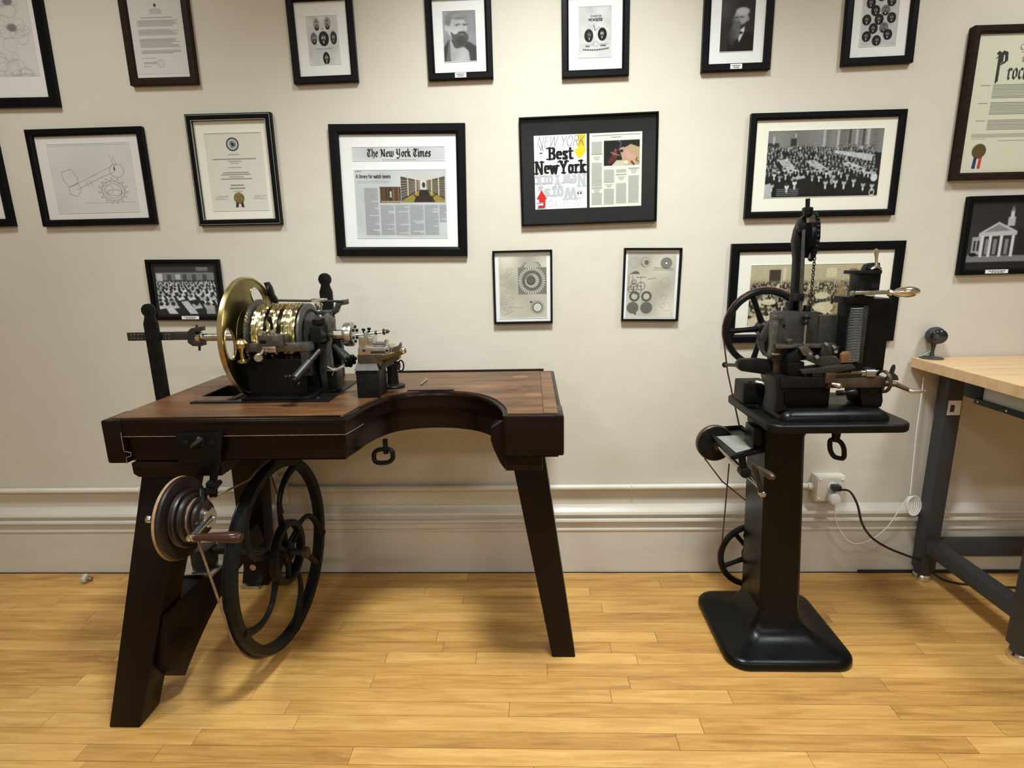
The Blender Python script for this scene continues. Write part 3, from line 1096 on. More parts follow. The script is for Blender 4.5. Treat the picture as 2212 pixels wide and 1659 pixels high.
for wd, nb, hh, xx, zz, ft in (('CHARTER', nibr(.14, .10), .033, .36, .205, .33), ('MEMBERS', nibr(.18, .12), .055, .30, .285, .42), ('NEW', nibr(.16, .12), .026, .21, .795, .13), ('YORK', nibr(.16, .12), .026, .66, .785, .17)):
    mb = MB()
    lettering(mb, wd, GL, nb, sh * hh, x0 + sw * xx, zt - sh * zz, yy, fit=sw * ft)
    F.ink(mb, 'lettering', M_MIDINK, S5)
p2 = MB()
for i in range(15):
    t = i / 14
    xx = x0 + sw * (.14 + .74 * t)
    zz = zt - sh * (.845 + .02 * math.sin(t * PI) - .012 * t)
    p2.raw([(xx, yy, zz - sh * .014), (xx + sw * .036, yy, zz - sh * .014), (xx + sw * .036, yy, zz + sh * .016), (xx, yy, zz + sh * .016)], [(0, 1, 2, 3)])
F.ink(p2, 'curved_caption', M_MIDINK, S5)

F = Frame('black frame in top row with dark photograph of a bald man with long pale beard', [(1523.5, -44), (1678, -50), (1664.7, 149), (1516.9, 155)], 0.026)
p = Pic(96, F.asp(.26, .20, .745, .775), (.17, .165, .16))
A = p.asp
p.grad(lambda u, v: np.clip(.5 - np.hypot(u - .05, v - .25), 0, 1), .45, .9)
p.poly([(.20, A), (.24, .80 * A), (.34, .60 * A), (.62, .62 * A), (.95, .66 * A), (1, .80 * A), (1, A)], .07)
p.poly([(.52, .62 * A), (.72, .52 * A), (.70, .64 * A), (.56, .84 * A)], .85)
p.ell(.60, .34 * A, .205, .150 * A, .62, soft=.2)
p.ell(.64, .235 * A, .20, .075 * A, .72, soft=.35)
p.ell(.80, .38 * A, .04, .05 * A, .58)
p.ell(.44, .40 * A, .12, .07 * A, .42, .6, soft=.6)
p.line([(.42, .355 * A), (.50, .345 * A)], .03, .22)
p.line([(.56, .345 * A), (.66, .345 * A)], .03, .22)
p.line([(.50, .36 * A), (.46, .42 * A), (.52, .425 * A)], .02, .40, .8)
p.ell(.50, .455 * A, .10, .022 * A, .24, soft=.4)
p.ell(.46, .60 * A, .14, .17 * A, .38, soft=.4)
p.ell(.36, .72 * A, .10, .16 * A, .28, .8, soft=.6)
p.ell(.62, .645 * A, .05, .022 * A, .05)
p.blur(5)
p.noise(.04, 4)
F.print(p, .26, .20, .745, .775)
F.plate(.5, .955, .042, .016)

F = Frame('black frame in top row with cluster of oval portraits, nearest the brown proclamation frame', [(1838.5, -62), (1996, -68), (1974, 133), (1818.8, 142.7)], 0.026)
p = Pic(100, F.asp(.24, .19, .745, .79), (.80, .80, .79))
A = p.asp
p.cloud(.03, 8)
for k, (x, y) in enumerate(((.50, .10), (.22, .22), (.78, .20), (.36, .36), (.64, .36), (.48, .52), (.14, .52), (.82, .50), (.34, .68), (.63, .67), (.17, .82), (.76, .80), (.46, .90))):
    oval_portrait(p, x, y * A, .125, .098 * A, .10 if k % 5 != 4 else .45, .6, k + 3)
p.noise(.02, 3)
F.print(p, .24, .19, .745, .79)

# proclamation
F = Frame('tall dark brown frame with cream proclamation, gold seal and red blue ribbons', [(2106, 56), (2352, 45), (2312, 385), (2061, 387)], 0.026, mat=M_BFRAME, matb=M_CREAM, depth=0.03)
p = Pic(230, F.asp(.085, .06, .915, .94), (.875, .865, .76))
A = p.asp
p.text(.20, .35 * A, .90, .455 * A, 9, .25, 1, .62, .06)
p.text(.20, .48 * A, .90, .575 * A, 8, .25, 2, .62, .06)
p.text(.20, .61 * A, .90, .69 * A, 7, .25, 3, .62, .06)
p.text(.05, .715 * A, .94, .745 * A, 3, .3, 4, .6, .0)
p.text(.05, .75 * A, .20, .758 * A, 1, .3, 4, .6, .0)
p.text(.34, .765 * A, .94, .775 * A, 1, .3, 4, .6, .0)
for y in (.358, .488, .618):
    p.text(.07, y * A - .006, .17, y * A + .006, 1, .2, 3, .8, 0, .5)
p.text(.44, .115 * A, .62, .13 * A, 1, .45, 3, .6, 0)
p.rect(.46, .155 * A, .56, .195 * A, .5, .8)
S8 = F.print(p, .085, .06, .915, .94, bevel=False)
mb = MB()
x0, x1 = F.X(.085), F.X(.915)
sw = x1 - x0
zt, zb = F.Z(.06), F.Z(.94)
sh = zt - zb
yy = F.y - 0.0012
lettering(mb, 'P', BLK, nibo(.17, .02), sh * .165, x0 + sw * .18, zt - sh * .285, yy, fit=sw * .155)
lettering(mb, 'roclamation', {**BLK, 't': GL['t']}, nibo(.17, .02), sh * .115, x0 + sw * .325, zt - sh * .315, yy, fit=sw * .62)
F.ink(mb, 'blackletter_heading', M_MIDINK, S8)
mb = MB()
lettering(mb, 'Office', {**BLK, 'O': GL['O']}, nibo(.14, .02), sh * .040, x0 + sw * .42, zt - sh * .105, yy, fit=sw * .20)
F.ink(mb, 'office_line', M_GREYINK, S8)
sx, sz = x0 + sw * .155, zt - sh * .845
mb = MB()
mb.prism([(sx - .012, yy, sz), (sx - .002, yy, sz), (sx - .006, yy, sz - .062), (sx - .018, yy, sz - .060)], (0, -.0005, 0))
F.ink(mb, 'blue_ribbon', pbr('navy_ribbon', (0.012, 0.018, 0.09), .5), S8)
mb = MB()
mb.prism([(sx + .006, yy, sz), (sx + .016, yy, sz), (sx + .012, yy, sz - .062), (sx + .002, yy, sz - .060)], (0, -.0005, 0))
F.ink(mb, 'red_ribbon', pbr('red_ribbon', (0.45, 0.03, 0.03), .5), S8)
mb = MB()
mb.lathe((sx, yy, sz), (0, -1, 0), [(0, .025), (.0012, .025), (.0018, .023)], 40)
F.ink(mb, 'gold_seal', pbr('dull_gold_seal', (0.13, 0.085, 0.035), .4, metal=.5), S8)

# middle row ------------------------------------------------------------
Frame('black frame at left photo edge, only its lower right corner showing', [(-240, 262), (-22, 254), (28, 488), (-190, 496)], 0.030, matb=M_PINKMAT)

F = Frame('wide black frame with faint pencil drawing of toothed wheel and lever', [(48, 280), (301.4, 272), (337.5, 484), (93.4, 489.7)], 0.026, matb=M_PINKMAT)
p = Pic(210, F.asp(.15, .15, .86, .86), (.872, .85, .83))
A = p.asp
p.line([(.03, .02), (.97, .02)], .004, .55, .7)
p.line([(.35, .86 * A), (.97, .86 * A)], .004, .5, .7)
c = .48
w = .0055
lv = [[(.12, .40 * A), (.24, .36 * A), (.31, .50 * A), (.28, .58 * A), (.19, .62 * A), (.13, .52 * A), (.12, .40 * A)],
      [(.18, .62 * A), (.30, .56 * A), (.33, .66 * A), (.27, .76 * A), (.18, .72 * A), (.18, .62 * A)],
      [(.24, .60 * A), (.62, .40 * A), (.75, .33 * A)], [(.27, .66 * A), (.64, .47 * A), (.76, .42 * A)], [(.40, .55 * A), (.43, .62 * A)], [(.45, .53 * A), (.48, .60 * A)],
      [(.74, .18 * A), (.77, .32 * A), (.81, .32 * A), (.77, .18 * A)]]
for q in lv:
    p.line(q, w, c, .75)
p.oring(.80, .40 * A, .085, .10 * A, w, c, .8)
p.ell(.775, .37 * A, .008, .03 * A, .05)
gx, gy = .72, .69 * A
for s in (.135, .105):
    p.oring(gx, gy, s, s * .80, w, c, .7)
p.oring(gx + .01, gy + .02, .09, .035, w, c, .7)
p.oring(gx - .05, gy - .02, .05, .05, w, c, .5)
tt = []
for k in range(15):
    a = 2 * PI * k / 15
    tt += [(gx + .135 * math.cos(a), gy + .115 * math.sin(a)), (gx + .185 * math.cos(a + .12), gy + .155 * math.sin(a + .12)), (gx + .15 * math.cos(a + .2), gy + .125 * math.sin(a + .2))]
p.line(tt + tt[:1], w, c, .75)
p.cloud(.015, 3)
F.print(p, .15, .15, .86, .86)

F = Frame('black frame with thin silver lines around a cream certificate with gold seal', [(395, 247), (581.7, 241), (609.4, 485), (431, 488)], 0.024, matb=M_CREAM, lip=1)
p = Pic(150, F.asp(.185, .165, .85, .86), (.90, .88, .815))
A = p.asp
p.line([(.02, .012), (.98, .012)], .006, .45, .7)
p.oring(.48, .145 * A, .10, .10, .022, (.10, .13, .25), .95)
p.ell(.48, .145 * A, .075, .075, (.60, .62, .66), .8)
for k in range(9):
    p.ell(.48 + .04 * math.cos(k * 2.4) * (k / 9), .145 * A + .045 * math.sin(k * 2.4) * (k / 9), .02, .014, (.2, .22, .3), .8)
for k, (y, ww, hh) in enumerate(((.27, .20, .010), (.325, .78, .014), (.355, .25, .01), (.38, .16, .01), (.435, .24, .01), (.50, .46, .014), (.525, .52, .014), (.555, .26, .014), (.58, .56, .014), (.66, .24, .02), (.70, .28, .02), (.745, .18, .01))):
    p.ctext(.48, y * A, ww, hh * A, .22, k, .55)
for x in (.02, .70):
    p.scrawl(x + .06, .815 * A, .22, .03 * A, .35, 4, lw=.006)
    p.text(x + .04, .835 * A, x + .28, .86 * A, 2, .4, 2, .5)
S = F.print(p, .185, .165, .85, .86)
sx, sz, yy = F.X(.185 + .665 * .49), F.Z(.165 + .695 * .835), F.y - .0012
mb = MB()
for s in (-1, 1):
    mb.prism([(sx + s * .002, yy, sz), (sx + s * .012, yy, sz), (sx + s * .017, yy, sz - .036), (sx + s * .006, yy, sz - .034)], (0, -.0004, 0))
F.ink(mb, 'ribbon', pbr('dark_plum_ribbon', (0.02, 0.012, 0.022), .5), S)
mb = MB()
mb.lathe((sx, yy - .0002, sz), (0, -1, 0), [(0, .0205), (.0012, .0205), (.0018, .019)], 36)
F.ink(mb, 'gold_seal', pbr('gold_foil_seal', (0.22, 0.165, 0.055), .4, metal=.7, var=.5, vscale=90, bump=.3, bscale=200), S)

# newspaper page
F = Frame('square black frame with newspaper masthead and article about a library', [(707, 268), (1004, 265), (1009.3, 553.6), (728, 553)], 0.036)
p = Pic(180, F.asp(.16, .165, .845, .265), (.80, .80, .80))
p.cloud(.03, 2)
p.line([(.32, p.asp * .955), (.69, p.asp * .955)], .005, .4)
S = F.print(p, .16, .165, .845, .265, 'masthead_strip')
mb = MB()
lettering(mb, 'The New York Times', BLK, nibo(.19, .022, 38), F.h * .058, F.X(.268), F.Z(.237), F.y - .0012, fit=F.w * .475)
F.ink(mb, 'masthead_lettering', M_INK, S)
u0, v0, u1, v1 = .165, .335, .85, .855
p = Pic(230, F.asp(u0, v0, u1, v1), (.80, .805, .80))
A = p.asp
p.cloud(.02, 4)
p.text(.015, .015 * A, .08, .03 * A, 1, .2, 1, .8, 0)
p.text(.03, .155 * A, .38, .17 * A, 1, .45, 1, .6, 0)
p.text(.03, .18 * A, .37, .192 * A, 1, .45, 1, .6, 0)
for k, (xa, xb, ya, yb) in enumerate(((.10, .25, .26, .96), (.27, .42, .51, .96), (.43, .58, .51, .96), (.59, .745, .51, .96), (.755, .91, .51, .96), (.92, .995, .51, .77))):
    p.rect(xa, ya * A, xb, yb * A, (.66, .665, .665), .75)
    p.text(xa, ya * A, xb, yb * A, int((yb - ya) * 75), .45, k + 1, .42, .25)
    r = random.Random(k + 20)
    for q in range(int((yb - ya) * 9)):
        y = r.uniform(ya + .02, yb - .02)
        p.rect(xa + (xb - xa) * r.uniform(.2, .7), y * A, xb + .002, (y + .011) * A, .85, .9)
# colour photograph of shelved books
p.rect(.27, .245 * A, .50, .48 * A, (.30, .22, .12))
r = random.Random(5)
for k in range(26):
    x = .272 + .228 * k / 26
    p.rect(x, (.25 + r.uniform(0, .03)) * A, x + r.uniform(.006, .011), .45 * A, r.choice([(.45, .30, .16), (.20, .22, .16), (.55, .48, .34), (.35, .14, .10), (.14, .12, .10), (.62, .55, .40)]), .9)
p.rect(.28, .45 * A, .50, .475 * A, (.72, .66, .54), .8)
p.rect(.38, .31 * A, .40, .40 * A, (.85, .8, .7), .9)
# colour photograph of a long library room
px0, py0, px1, py1 = .505, .095, .985, .475
p.rect(px0, py0 * A, px1, py1 * A, (.55, .50, .42))


def q2(a, b):
    return (px0 + a * (px1 - px0), (py0 + b * (py1 - py0)) * A)


p.poly([q2(0, 0), q2(1, 0), q2(.62, .15), q2(.40, .15)], (.82, .80, .74))
p.poly([q2(0, 0), q2(.40, .15), q2(.40, .55), q2(0, .95)], (.30, .26, .22))
p.poly([q2(1, 0), q2(.62, .15), q2(.62, .55), q2(1, .9)], (.34, .30, .25))
p.poly([q2(0, .98), q2(.42, .52), q2(.60, .52), q2(1, .92), q2(1, 1), q2(0, 1)], (.60, .52, .20))
for k in range(7):
    t = k / 7
    p.line([q2(.0, .15 + .75 * t), q2(.40, .20 + .32 * t)], .006, (.75, .70, .60), .8)
    p.line([q2(1.0, .15 + .70 * t), q2(.62, .20 + .32 * t)], .006, (.70, .64, .52), .7)
for a in (.16, .34, .70, .86):
    p.line([q2(a, .05 + .1 * min(a, 1 - a)), q2(a, .80 - .5 * min(a, 1 - a))], .012, (.85, .82, .74), .9)
p.rect(*q2(.44, .15), *q2(.58, .5), (.86, .84, .80))
p.ell(*q2(.52, .33), .018, .03, (.2, .2, .2))
p.poly([q2(.42, .52), q2(.62, .52), q2(.66, .75), q2(.40, .75)], (.10, .10, .11))
p.poly([q2(.34, .75), q2(.70, .75), q2(.78, 1), q2(.28, 1)], (.20, .13, .08))
p.line([q2(.28, .68), q2(.36, .82), q2(.70, .82), q2(.80, .66)], .010, (.16, .11, .07))
S = F.print(p, u0, v0, u1, v1, 'article_page')
mb = MB()
lettering(mb, 'A library for watch lovers', GL, nibr(.17, .12), F.h * .026, F.X(u0 + .012), F.Z(.395), F.y - .0012, fit=F.w * .26)
F.ink(mb, 'headline', M_MIDINK, S)

# magazine cover and page
F = Frame('thin black frame with black mat showing magazine cover and a printed page', [(1121, 252), (1424.8, 241), (1417.7, 476.6), (1126.6, 490)], 0.0075, matb=M_BMAT)
u0, v0, u1, v1 = .105, .165, .488, .845
p = Pic(140, F.asp(u0, v0, u1, v1), (.95, .95, .96))
A = p.asp
Yl = (.93, .80, .12)
p.rect(.83, 0, .97, .20 * A, Yl)
p.poly([(.76, .20 * A), (1.0, .20 * A), (.94, .28 * A), (.86, .325 * A), (.80, .28 * A)], Yl)
p.rect(.80, .19 * A, .97, .23 * A, Yl)
p.text(.855, .08 * A, .93, .14 * A, 4, (.75, .55, .1), 3, .8)
p.scrawl(.03, .915 * A, .12, .02 * A, .1, 3)
p.rect(.04, .975 * A, .16, .995 * A, .1, .7)
for k in range(8):
    p.rect(.045 + k * .014, .975 * A, .050 + k * .014, .995 * A, .9)
p.rect(.185, .98 * A, .20, .995 * A, .1, .8)
# small line drawings
p.line([(.10, .13 * A), (.13, .20 * A), (.16, .14 * A), (.17, .21 * A)], .010, .2, .9)
p.ell(.13, .235 * A, .03, .012 * A, .35)
p.oring(.12, .24 * A, .05, .055 * A, .004, .75, .8)
p.text(.08, .27 * A, .18, .30 * A, 2, .5, 1, .5)
p.ell(.83, .795 * A, .017, .014 * A, .05)
p.ell(.885, .795 * A, .017, .014 * A, .05)
p.text(.82, .762 * A, .92, .775 * A, 1, .25, 1, .8, 0)
p.oring(.87, .82 * A, .055, .06 * A, .004, .75, .9)
p.line([(.84, .85 * A), (.86, .865 * A), (.90, .86 * A)], .005, .35)
S = F.print(p, u0, v0, u1, v1, 'magazine_cover', bevel=False)
cw, ch = F.w * (u1 - u0), F.h * (v1 - v0)
cx0, czt = F.X(u0), F.Z(v0)
yy = F.y - .0013
nb = nibr(.235, .105)
mb = MB()
lettering(mb, 'Best', GL, nb, ch * .160, cx0 + cw * .265, czt - ch * .325, yy, fit=cw * .48, serif=.15, track=.05)
F.ink(mb, 'cover_title_best', M_INK, S)
mb = MB()
lettering(mb, 'New York', {**GL, ' ': (.10, [])}, nb, ch * .168, cx0 + cw * .012, czt - ch * .515, yy, fit=cw * .975, serif=.14, track=.06)
F.ink(mb, 'cover_title_city', M_INK, S)
mb = MB()
lettering(mb, 'of', GL, nibr(.14, .08), ch * .032, cx0 + cw * .43, czt - ch * .372, yy - .0003, fit=cw * .045)
F.ink(mb, 'cover_title_of', M_MIDINK, S)
mb = MB()
lettering(mb, 'New York', {**GL, ' ': (.10, [])}, nb, ch * .165, cx0 + cw * .012, czt - ch * .535, yy, fit=cw * .965, serif=.14, flip=True, track=.06)
F.ink(mb, 'cover_title_reversed', M_FAINT, S)
mb = MB()
lettering(mb, 'Worst', GL, nb, ch * .160, cx0 + cw * .06, czt - ch * .715, yy + .0004, fit=cw * .74, serif=.14, flip=True, track=.06)
F.ink(mb, 'cover_title_reversed', M_FAINT, S)
mb = MB()
ya_ = yy - .0016
for q in ([(.03, .855), (.225, .855), (.125, .735)], [(.075, .855), (.075, .895), (.195, .895), (.195, .855)], [(.155, .895), (.155, .97), (.195, .97), (.195, .895)], [(.055, .945), (.055, .97), (.155, .97), (.155, .945)]):
    mb.raw([(cx0 + cw * a, ya_, czt - ch * b) for a, b in q], [tuple(range(len(q)))])
F.ink(mb, 'red_arrow', pbr('red_arrow_ink', (0.52, 0.014, 0.012), .8, spec=.05), S)
mb = MB()
lettering(mb, 'NEW YORK', GL, nibr(.07, .03), ch * .135, cx0 + cw * .05, czt - ch * .150, yy + .0003, fit=cw * .90, shear=.22)
F.ink(mb, 'magazine_masthead', M_GREYINK, S)
mb = MB()
lettering(mb, 'NEW YO', GL, nibr(.05, .03), ch * .09, cx0 + cw * .24, czt - ch * .875, yy + .0003, fit=cw * .65, shear=.22, flip=True)
F.ink(mb, 'faint_reversed_masthead', M_FAINT, S)
u0, v0, u1, v1 = .508, .165, .888, .845
p = Pic(140, F.asp(u0, v0, u1, v1), (.93, .92, .85))
A = p.asp
p.line([(.05, .035 * A), (.95, .03 * A)], .008, .15)
p.text(.40, .055 * A, .60, .07 * A, 1, .2, 1, .8, 0)
for k, (xa, xb, spans) in enumerate(((.04, .24, ((.11, .27), (.39, .72), (.80, .97))), (.275, .475, ((.49, .65), (.75, .97))), (.51, .71, ((.49, .54), (.68, .96))), (.745, .95, ((.58, .96),)))):
    for ya, yb in spans:
        p.rect(xa, ya * A, xb, yb * A, (.72, .71, .66), .8)
        p.text(xa, ya * A, xb, yb * A, int((yb - ya) * 60) + 1, .45, k, .35, .1)
for xa, xb, y, hy in ((.04, .24, .28, .31), (.04, .24, .735, .75), (.275, .475, .66, .685), (.51, .71, .565, .59), (.745, .95, .485, .50)):
    p.line([(xa, y * A), (xb, y * A)], .009, .1)
    for q in range(4):
        p.ctext((xa + xb) / 2, (hy + .015 * q) * A, (xb - xa) * (.75 - .13 * q), .008 * A, .3, q, .6)
ax, ay, bx, by = .275, .105, .955, .44
p.rect(ax, ay * A, bx, by * A, (.045, .03, .025))


def q3(a, b):
    return (ax + a * (bx - ax), (ay + b * (by - ay)) * A)


p.poly([q3(.45, .40), q3(.75, .16), q3(1, .30), q3(1, 1), q3(.55, 1)], (.72, .62, .46))
p.poly([q3(.50, .42), q3(.62, .36), q3(.86, .62), q3(.88, .82), q3(.70, .80), q3(.60, .62)], (.80, .62, .54))
p.ell(*q3(.53, .38), .06, .05, (.75, .58, .52))
p.ell(*q3(.50, .42), .03, .025, (.05, .04, .05))
p.poly([q3(.08, .90), q3(.22, .60), q3(.40, .55), q3(.36, .72), q3(.22, .92)], (.32, .16, .10))
p.ell(*q3(.30, .52), .05, .05, (.45, .22, .16))
p.ell(*q3(.33, .38), .02, .03, (.55, .32, .28))
p.line([q3(.18, .46), q3(.34, .56), q3(.46, .60)], .012, (.75, .6, .5))
p.poly([q3(.22, 1), q3(.36, .78), q3(.54, .80), q3(.58, 1)], (.82, .76, .66))
p.ell(*q3(.62, .88), .05, .035, (.88, .84, .76))
p.line([q3(.40, .06), q3(.44, .02), q3(.48, .10), q3(.46, .26), q3(.40, .40)], .012, (.60, .60, .68), .8)
p.line([q3(.78, .86), q3(.84, .98)], .03, (.35, .10, .08))
p.line([q3(.94, .70), q3(.90, .80), q3(.98, .88)], .012, (.12, .08, .06))
p.blur(1)
F.print(p, u0, v0, u1, v1, 'magazine_page', bevel=False)


def crowd(p, rows, seed, y0, y1, s0, s1, dark, light, skin, xr=(0, 1)):
    r = random.Random(seed)
    A = p.asp
    for i in range(rows):
        t = i / (rows - 1)
        y = (y0 + (y1 - y0) * t ** 1.35) * A
        s = s0 + (s1 - s0) * t ** 1.2
        x = xr[0] - s * r.random()
        while x < xr[1] + s:
            if r.random() < .9:
                yy = y + r.uniform(-.4, .4) * s
                body = dark * r.uniform(.5, 1.9) if r.random() < .8 else light * r.uniform(.7, 1)
                p.ell(x, yy + s * .75, s * .52, s * .62, body)
                if body < .4 and s > .012:
                    p.ell(x, yy + s * .55, s * .12, s * .28, light)
                p.ell(x, yy, s * .27, s * .34, skin * r.uniform(.75, 1.15))
                p.ell(x, yy - s * .22, s * .27, s * .18, dark * r.uniform(.8, 3), .9)
            x += s * r.uniform(.8, 1.25)


# banquet photographs
F = Frame('wide black frame with black and white banquet photograph, above its sepia twin', [(1625, 244), (1964, 235), (1932.6, 464), (1608.8, 472)], 0.024, matb=M_CREAM)
u0, v0, u1, v1 = .125, .165, .875, .80
p = Pic(250, F.asp(u0, v0, u1, v1), (.45, .44, .41))
A = p.asp
p.grad(lambda u, v: np.clip(.35 + .3 * np.sin(u * 46) * (u > .5) + .2 * np.sin(u * 17), 0, 1), .68, .6)
for x in (.48, .60, .70, .76, .82, .86):
    p.rect(x, 0, x + .022, .35 * A, .78 if x not in (.82, .70) else .2, .7)
p.rect(.0, .18 * A, .10, .32 * A, .12, .8)
p.rect(.20, .12 * A, .25, .26 * A, .14, .85)
p.rect(.045, .08 * A, .06, .2 * A, .85, .7)
p.rect(.235, .04 * A, .245, .1 * A, .9, .7)
p.poly([(0, .28 * A), (.3, .23 * A), (.6, .27 * A), (1, .36 * A), (1, A), (0, A)], .10)
crowd(p, 9, 4, .24, .62, .022, .040, .12, .75, .72, (.02, .92))
p.poly([(.58, .30 * A), (.93, .38 * A), (.92, .48 * A), (.60, .35 * A)], .82, .85)
p.poly([(.10, .43 * A), (.18, .42 * A), (.36, .70 * A), (.24, .76 * A)], .78, .85)
p.poly([(.34, .45 * A), (.42, .44 * A), (.62, .66 * A), (.52, .70 * A)], .78, .85)
p.poly([(.66, .50 * A), (.72, .48 * A), (.90, .60 * A), (.88, .68 * A), (.80, .64 * A)], .82, .85)
r = random.Random(2)
for k in range(90):
    p.ell(r.uniform(.1, .9), r.uniform(.42, .72) * A, .006, .005, r.choice([.15, .5, .9]), .7)
crowd(p, 3, 9, .60, .80, .045, .075, .07, .85, .75, (.10, .95))
p.grad(lambda u, v: np.clip((v / A - .9) * 14, 0, 1), .06, .75)
p.poly([(0, .80 * A), (.05, .78 * A), (.07, A), (0, A)], .70)
for q in range(4):
    p.scrawl(.11, (.88 + .03 * q) * A, .19, .02 * A, .85, q, lw=.005)
p.oring(.95, .95 * A, .020, .026, .008, .85)
p.blur(1)
p.noise(.06, 2)
F.print(p, u0, v0, u1, v1)

F = Frame('wide black frame with sepia banquet photograph, partly hidden behind the machine', [(1580, 527), (1957.6, 519), (1932.6, 736.8), (1571, 741)], 0.033, matb=M_CREAM)
u0, v0, u1, v1 = .125, .215, .865, .815
p = Pic(270, F.asp(u0, v0, u1, v1), (.74, .69, .56))
A = p.asp
p.grad(lambda u, v: np.clip(v / A * 1.1, 0, 1), (.66, .60, .47), .7)
p.rect(.15, .08 * A, .24, .34 * A, (.20, .17, .13), .9)
p.rect(.26, .05 * A, .28, .36 * A, (.88, .83, .70), .8)
p.rect(.60, .06 * A, .68, .22 * A, (.86, .81, .66), .8)
p.rect(.78, .08 * A, .84, .22 * A, (.30, .26, .20), .6)


q = Pic(270, A, 1.0)
q.a[:] = 0.62
crowd(q, 11, 12, .26, .92, .024, .070, .14, .85, .72, (.05, 1.0))
mask = np.clip((p.v / A - .24) * 12, 0, 1)[..., None]
sep = q.a * np.array((1.0, .93, .76))
p.a = p.a * (1 - mask) + sep * mask
for x, y, rx, ry in ((.58, .52, .06, .06), (.60, .72, .08, .09), (.16, .62, .06, .05), (.14, .95, .14, .10), (.40, .90, .10, .07), (.82, .70, .07, .07)):
    p.ell(x, y * A, rx, ry * A, (.86, .81, .67), .92)
p.poly([(.70, .30 * A), (.75, .30 * A), (.80, A), (.66, A)], (.58, .50, .36), .8)
p.blur(1)
p.noise(.05, 6)
F.print(p, u0, v0, u1, v1)

# lower row ---------------------------------------------------------------
F = Frame('small black frame with black and white classroom photograph, behind the lathe', [(310.7, 561), (471, 560), (484, 692), (330, 692)], 0.016, matb=M_BMAT, depth=0.02)
F.plate(.53, .955, .072, .013)
u0, v0, u1, v1 = .095, .10, .905, .90
p = Pic(140, F.asp(u0, v0, u1, v1), (.16, .16, .16))
A = p.asp
p.rect(0, .02 * A, 1, .14 * A, .22)
p.rect(0, .14 * A, 1, .30 * A, .55, .9)
p.rect(.02, .16 * A, .12, .32 * A, .85, .9)
p.rect(.34, .18 * A, .42, .28 * A, .80, .9)
for x in (.20, .46, .62, .80):
    p.rect(x, .18 * A, x + .07, .34 * A, .25, .8)
p.rect(.70, .03 * A, .90, .11 * A, .6, .6)
r = random.Random(8)
for i in range(8):
    t = i / 7
    y = .33 + .46 * t ** 1.3
    s = .05 + .09 * t
    x = -.05 + .05 * r.random()
    while x < 1.05:
        if not (.35 < x < .55 and t > .75):
            p.poly([(x, y * A), (x + s, (y - .02) * A), (x + s * 1.35, (y + .03 + .05 * t) * A), (x + s * .3, (y + .05 + .06 * t) * A)], r.uniform(.7, .95))
            p.ell(x + s * .6, (y - .005) * A, s * .26, s * .22, r.uniform(.04, .3))
            p.ell(x + s * .5, (y + .02) * A, s * .12, s * .10, r.uniform(.0, .5))
        x += s * r.uniform(1.35, 1.8)
p.poly([(.10, .84 * A), (.20, .80 * A), (.32, A), (.16, A)], .86)
p.poly([(.38, .74 * A), (.50, .72 * A), (.66, A), (.52, A)], .82)
p.rect(.80, .82 * A, .95, A, .7, .9)
p.blur(1)
p.noise(.10, 3)
F.print(p, u0, v0, u1, v1, bevel=False)

GR = (.36, .34, .30)
F = Frame('small thin black frame with technical drawing of one large notched dial', [(1063, 542), (1193, 539), (1194, 698), (1068, 700.5)], 0.0085)
u0, v0, u1, v1 = .10, .075, .905, .925
p = Pic(120, F.asp(u0, v0, u1, v1), (.78, .755, .68))
A = p.asp
p.cloud(.07, 4, 3)
p.poly([(.45, .185 * A), (.53, .11 * A), (.83, .10 * A), (.90, .18 * A)], (.46, .45, .41), .7)
p.ell(.68, .16 * A, .15, .06 * A, (.74, .72, .65), .8)
p.rect(.40, .185 * A, .995, .615 * A, (.47, .46, .42), .95)
cx, cy = .69, .395 * A
for k in range(34):
    a = 2 * PI * k / 34
    p.line([(cx + .225 * math.cos(a), cy + .225 * math.sin(a)), (cx + .275 * math.cos(a), cy + .275 * math.sin(a))], .022, (.86, .84, .76), .95)
p.ell(cx, cy, .205, .205, (.42, .41, .37))
p.ell(cx, cy, .155, .155, (.70, .68, .61))
p.oring(cx, cy, .155, .155, .01, .25, .8)
p.ell(cx - .02, cy, .085, .085, (.40, .38, .34))
p.oring(cx - .02, cy, .085, .085, .016, .2, .9)
p.line(arc(cx - .02, cy, .115, .115, 200, 290, 8), .022, .3, .7)
gx, gy = .80, .83 * A
for k in range(26):
    a = 2 * PI * k / 26
    p.line([(gx + .115 * math.cos(a), gy + .115 * math.sin(a)), (gx + .145 * math.cos(a + .1), gy + .145 * math.sin(a + .1))], .010, .35, .8)
p.ell(gx, gy, .095, .095, (.84, .82, .75))
p.oring(gx, gy, .095, .095, .018, .22, .9)
p.ell(.665, .74 * A, .025, .02, .25)
r = random.Random(6)
for k in range(16):
    p.oring(r.uniform(.06, .30), r.uniform(.2, .9) * A, r.uniform(.02, .07), r.uniform(.02, .05), .007, GR, .28)
p.line([(.20, .82 * A), (.50, .83 * A)], .008, GR, .6)
p.line([(.08, .95 * A), (.28, .88 * A)], .01, GR, .5)
F.print(p, u0, v0, u1, v1)

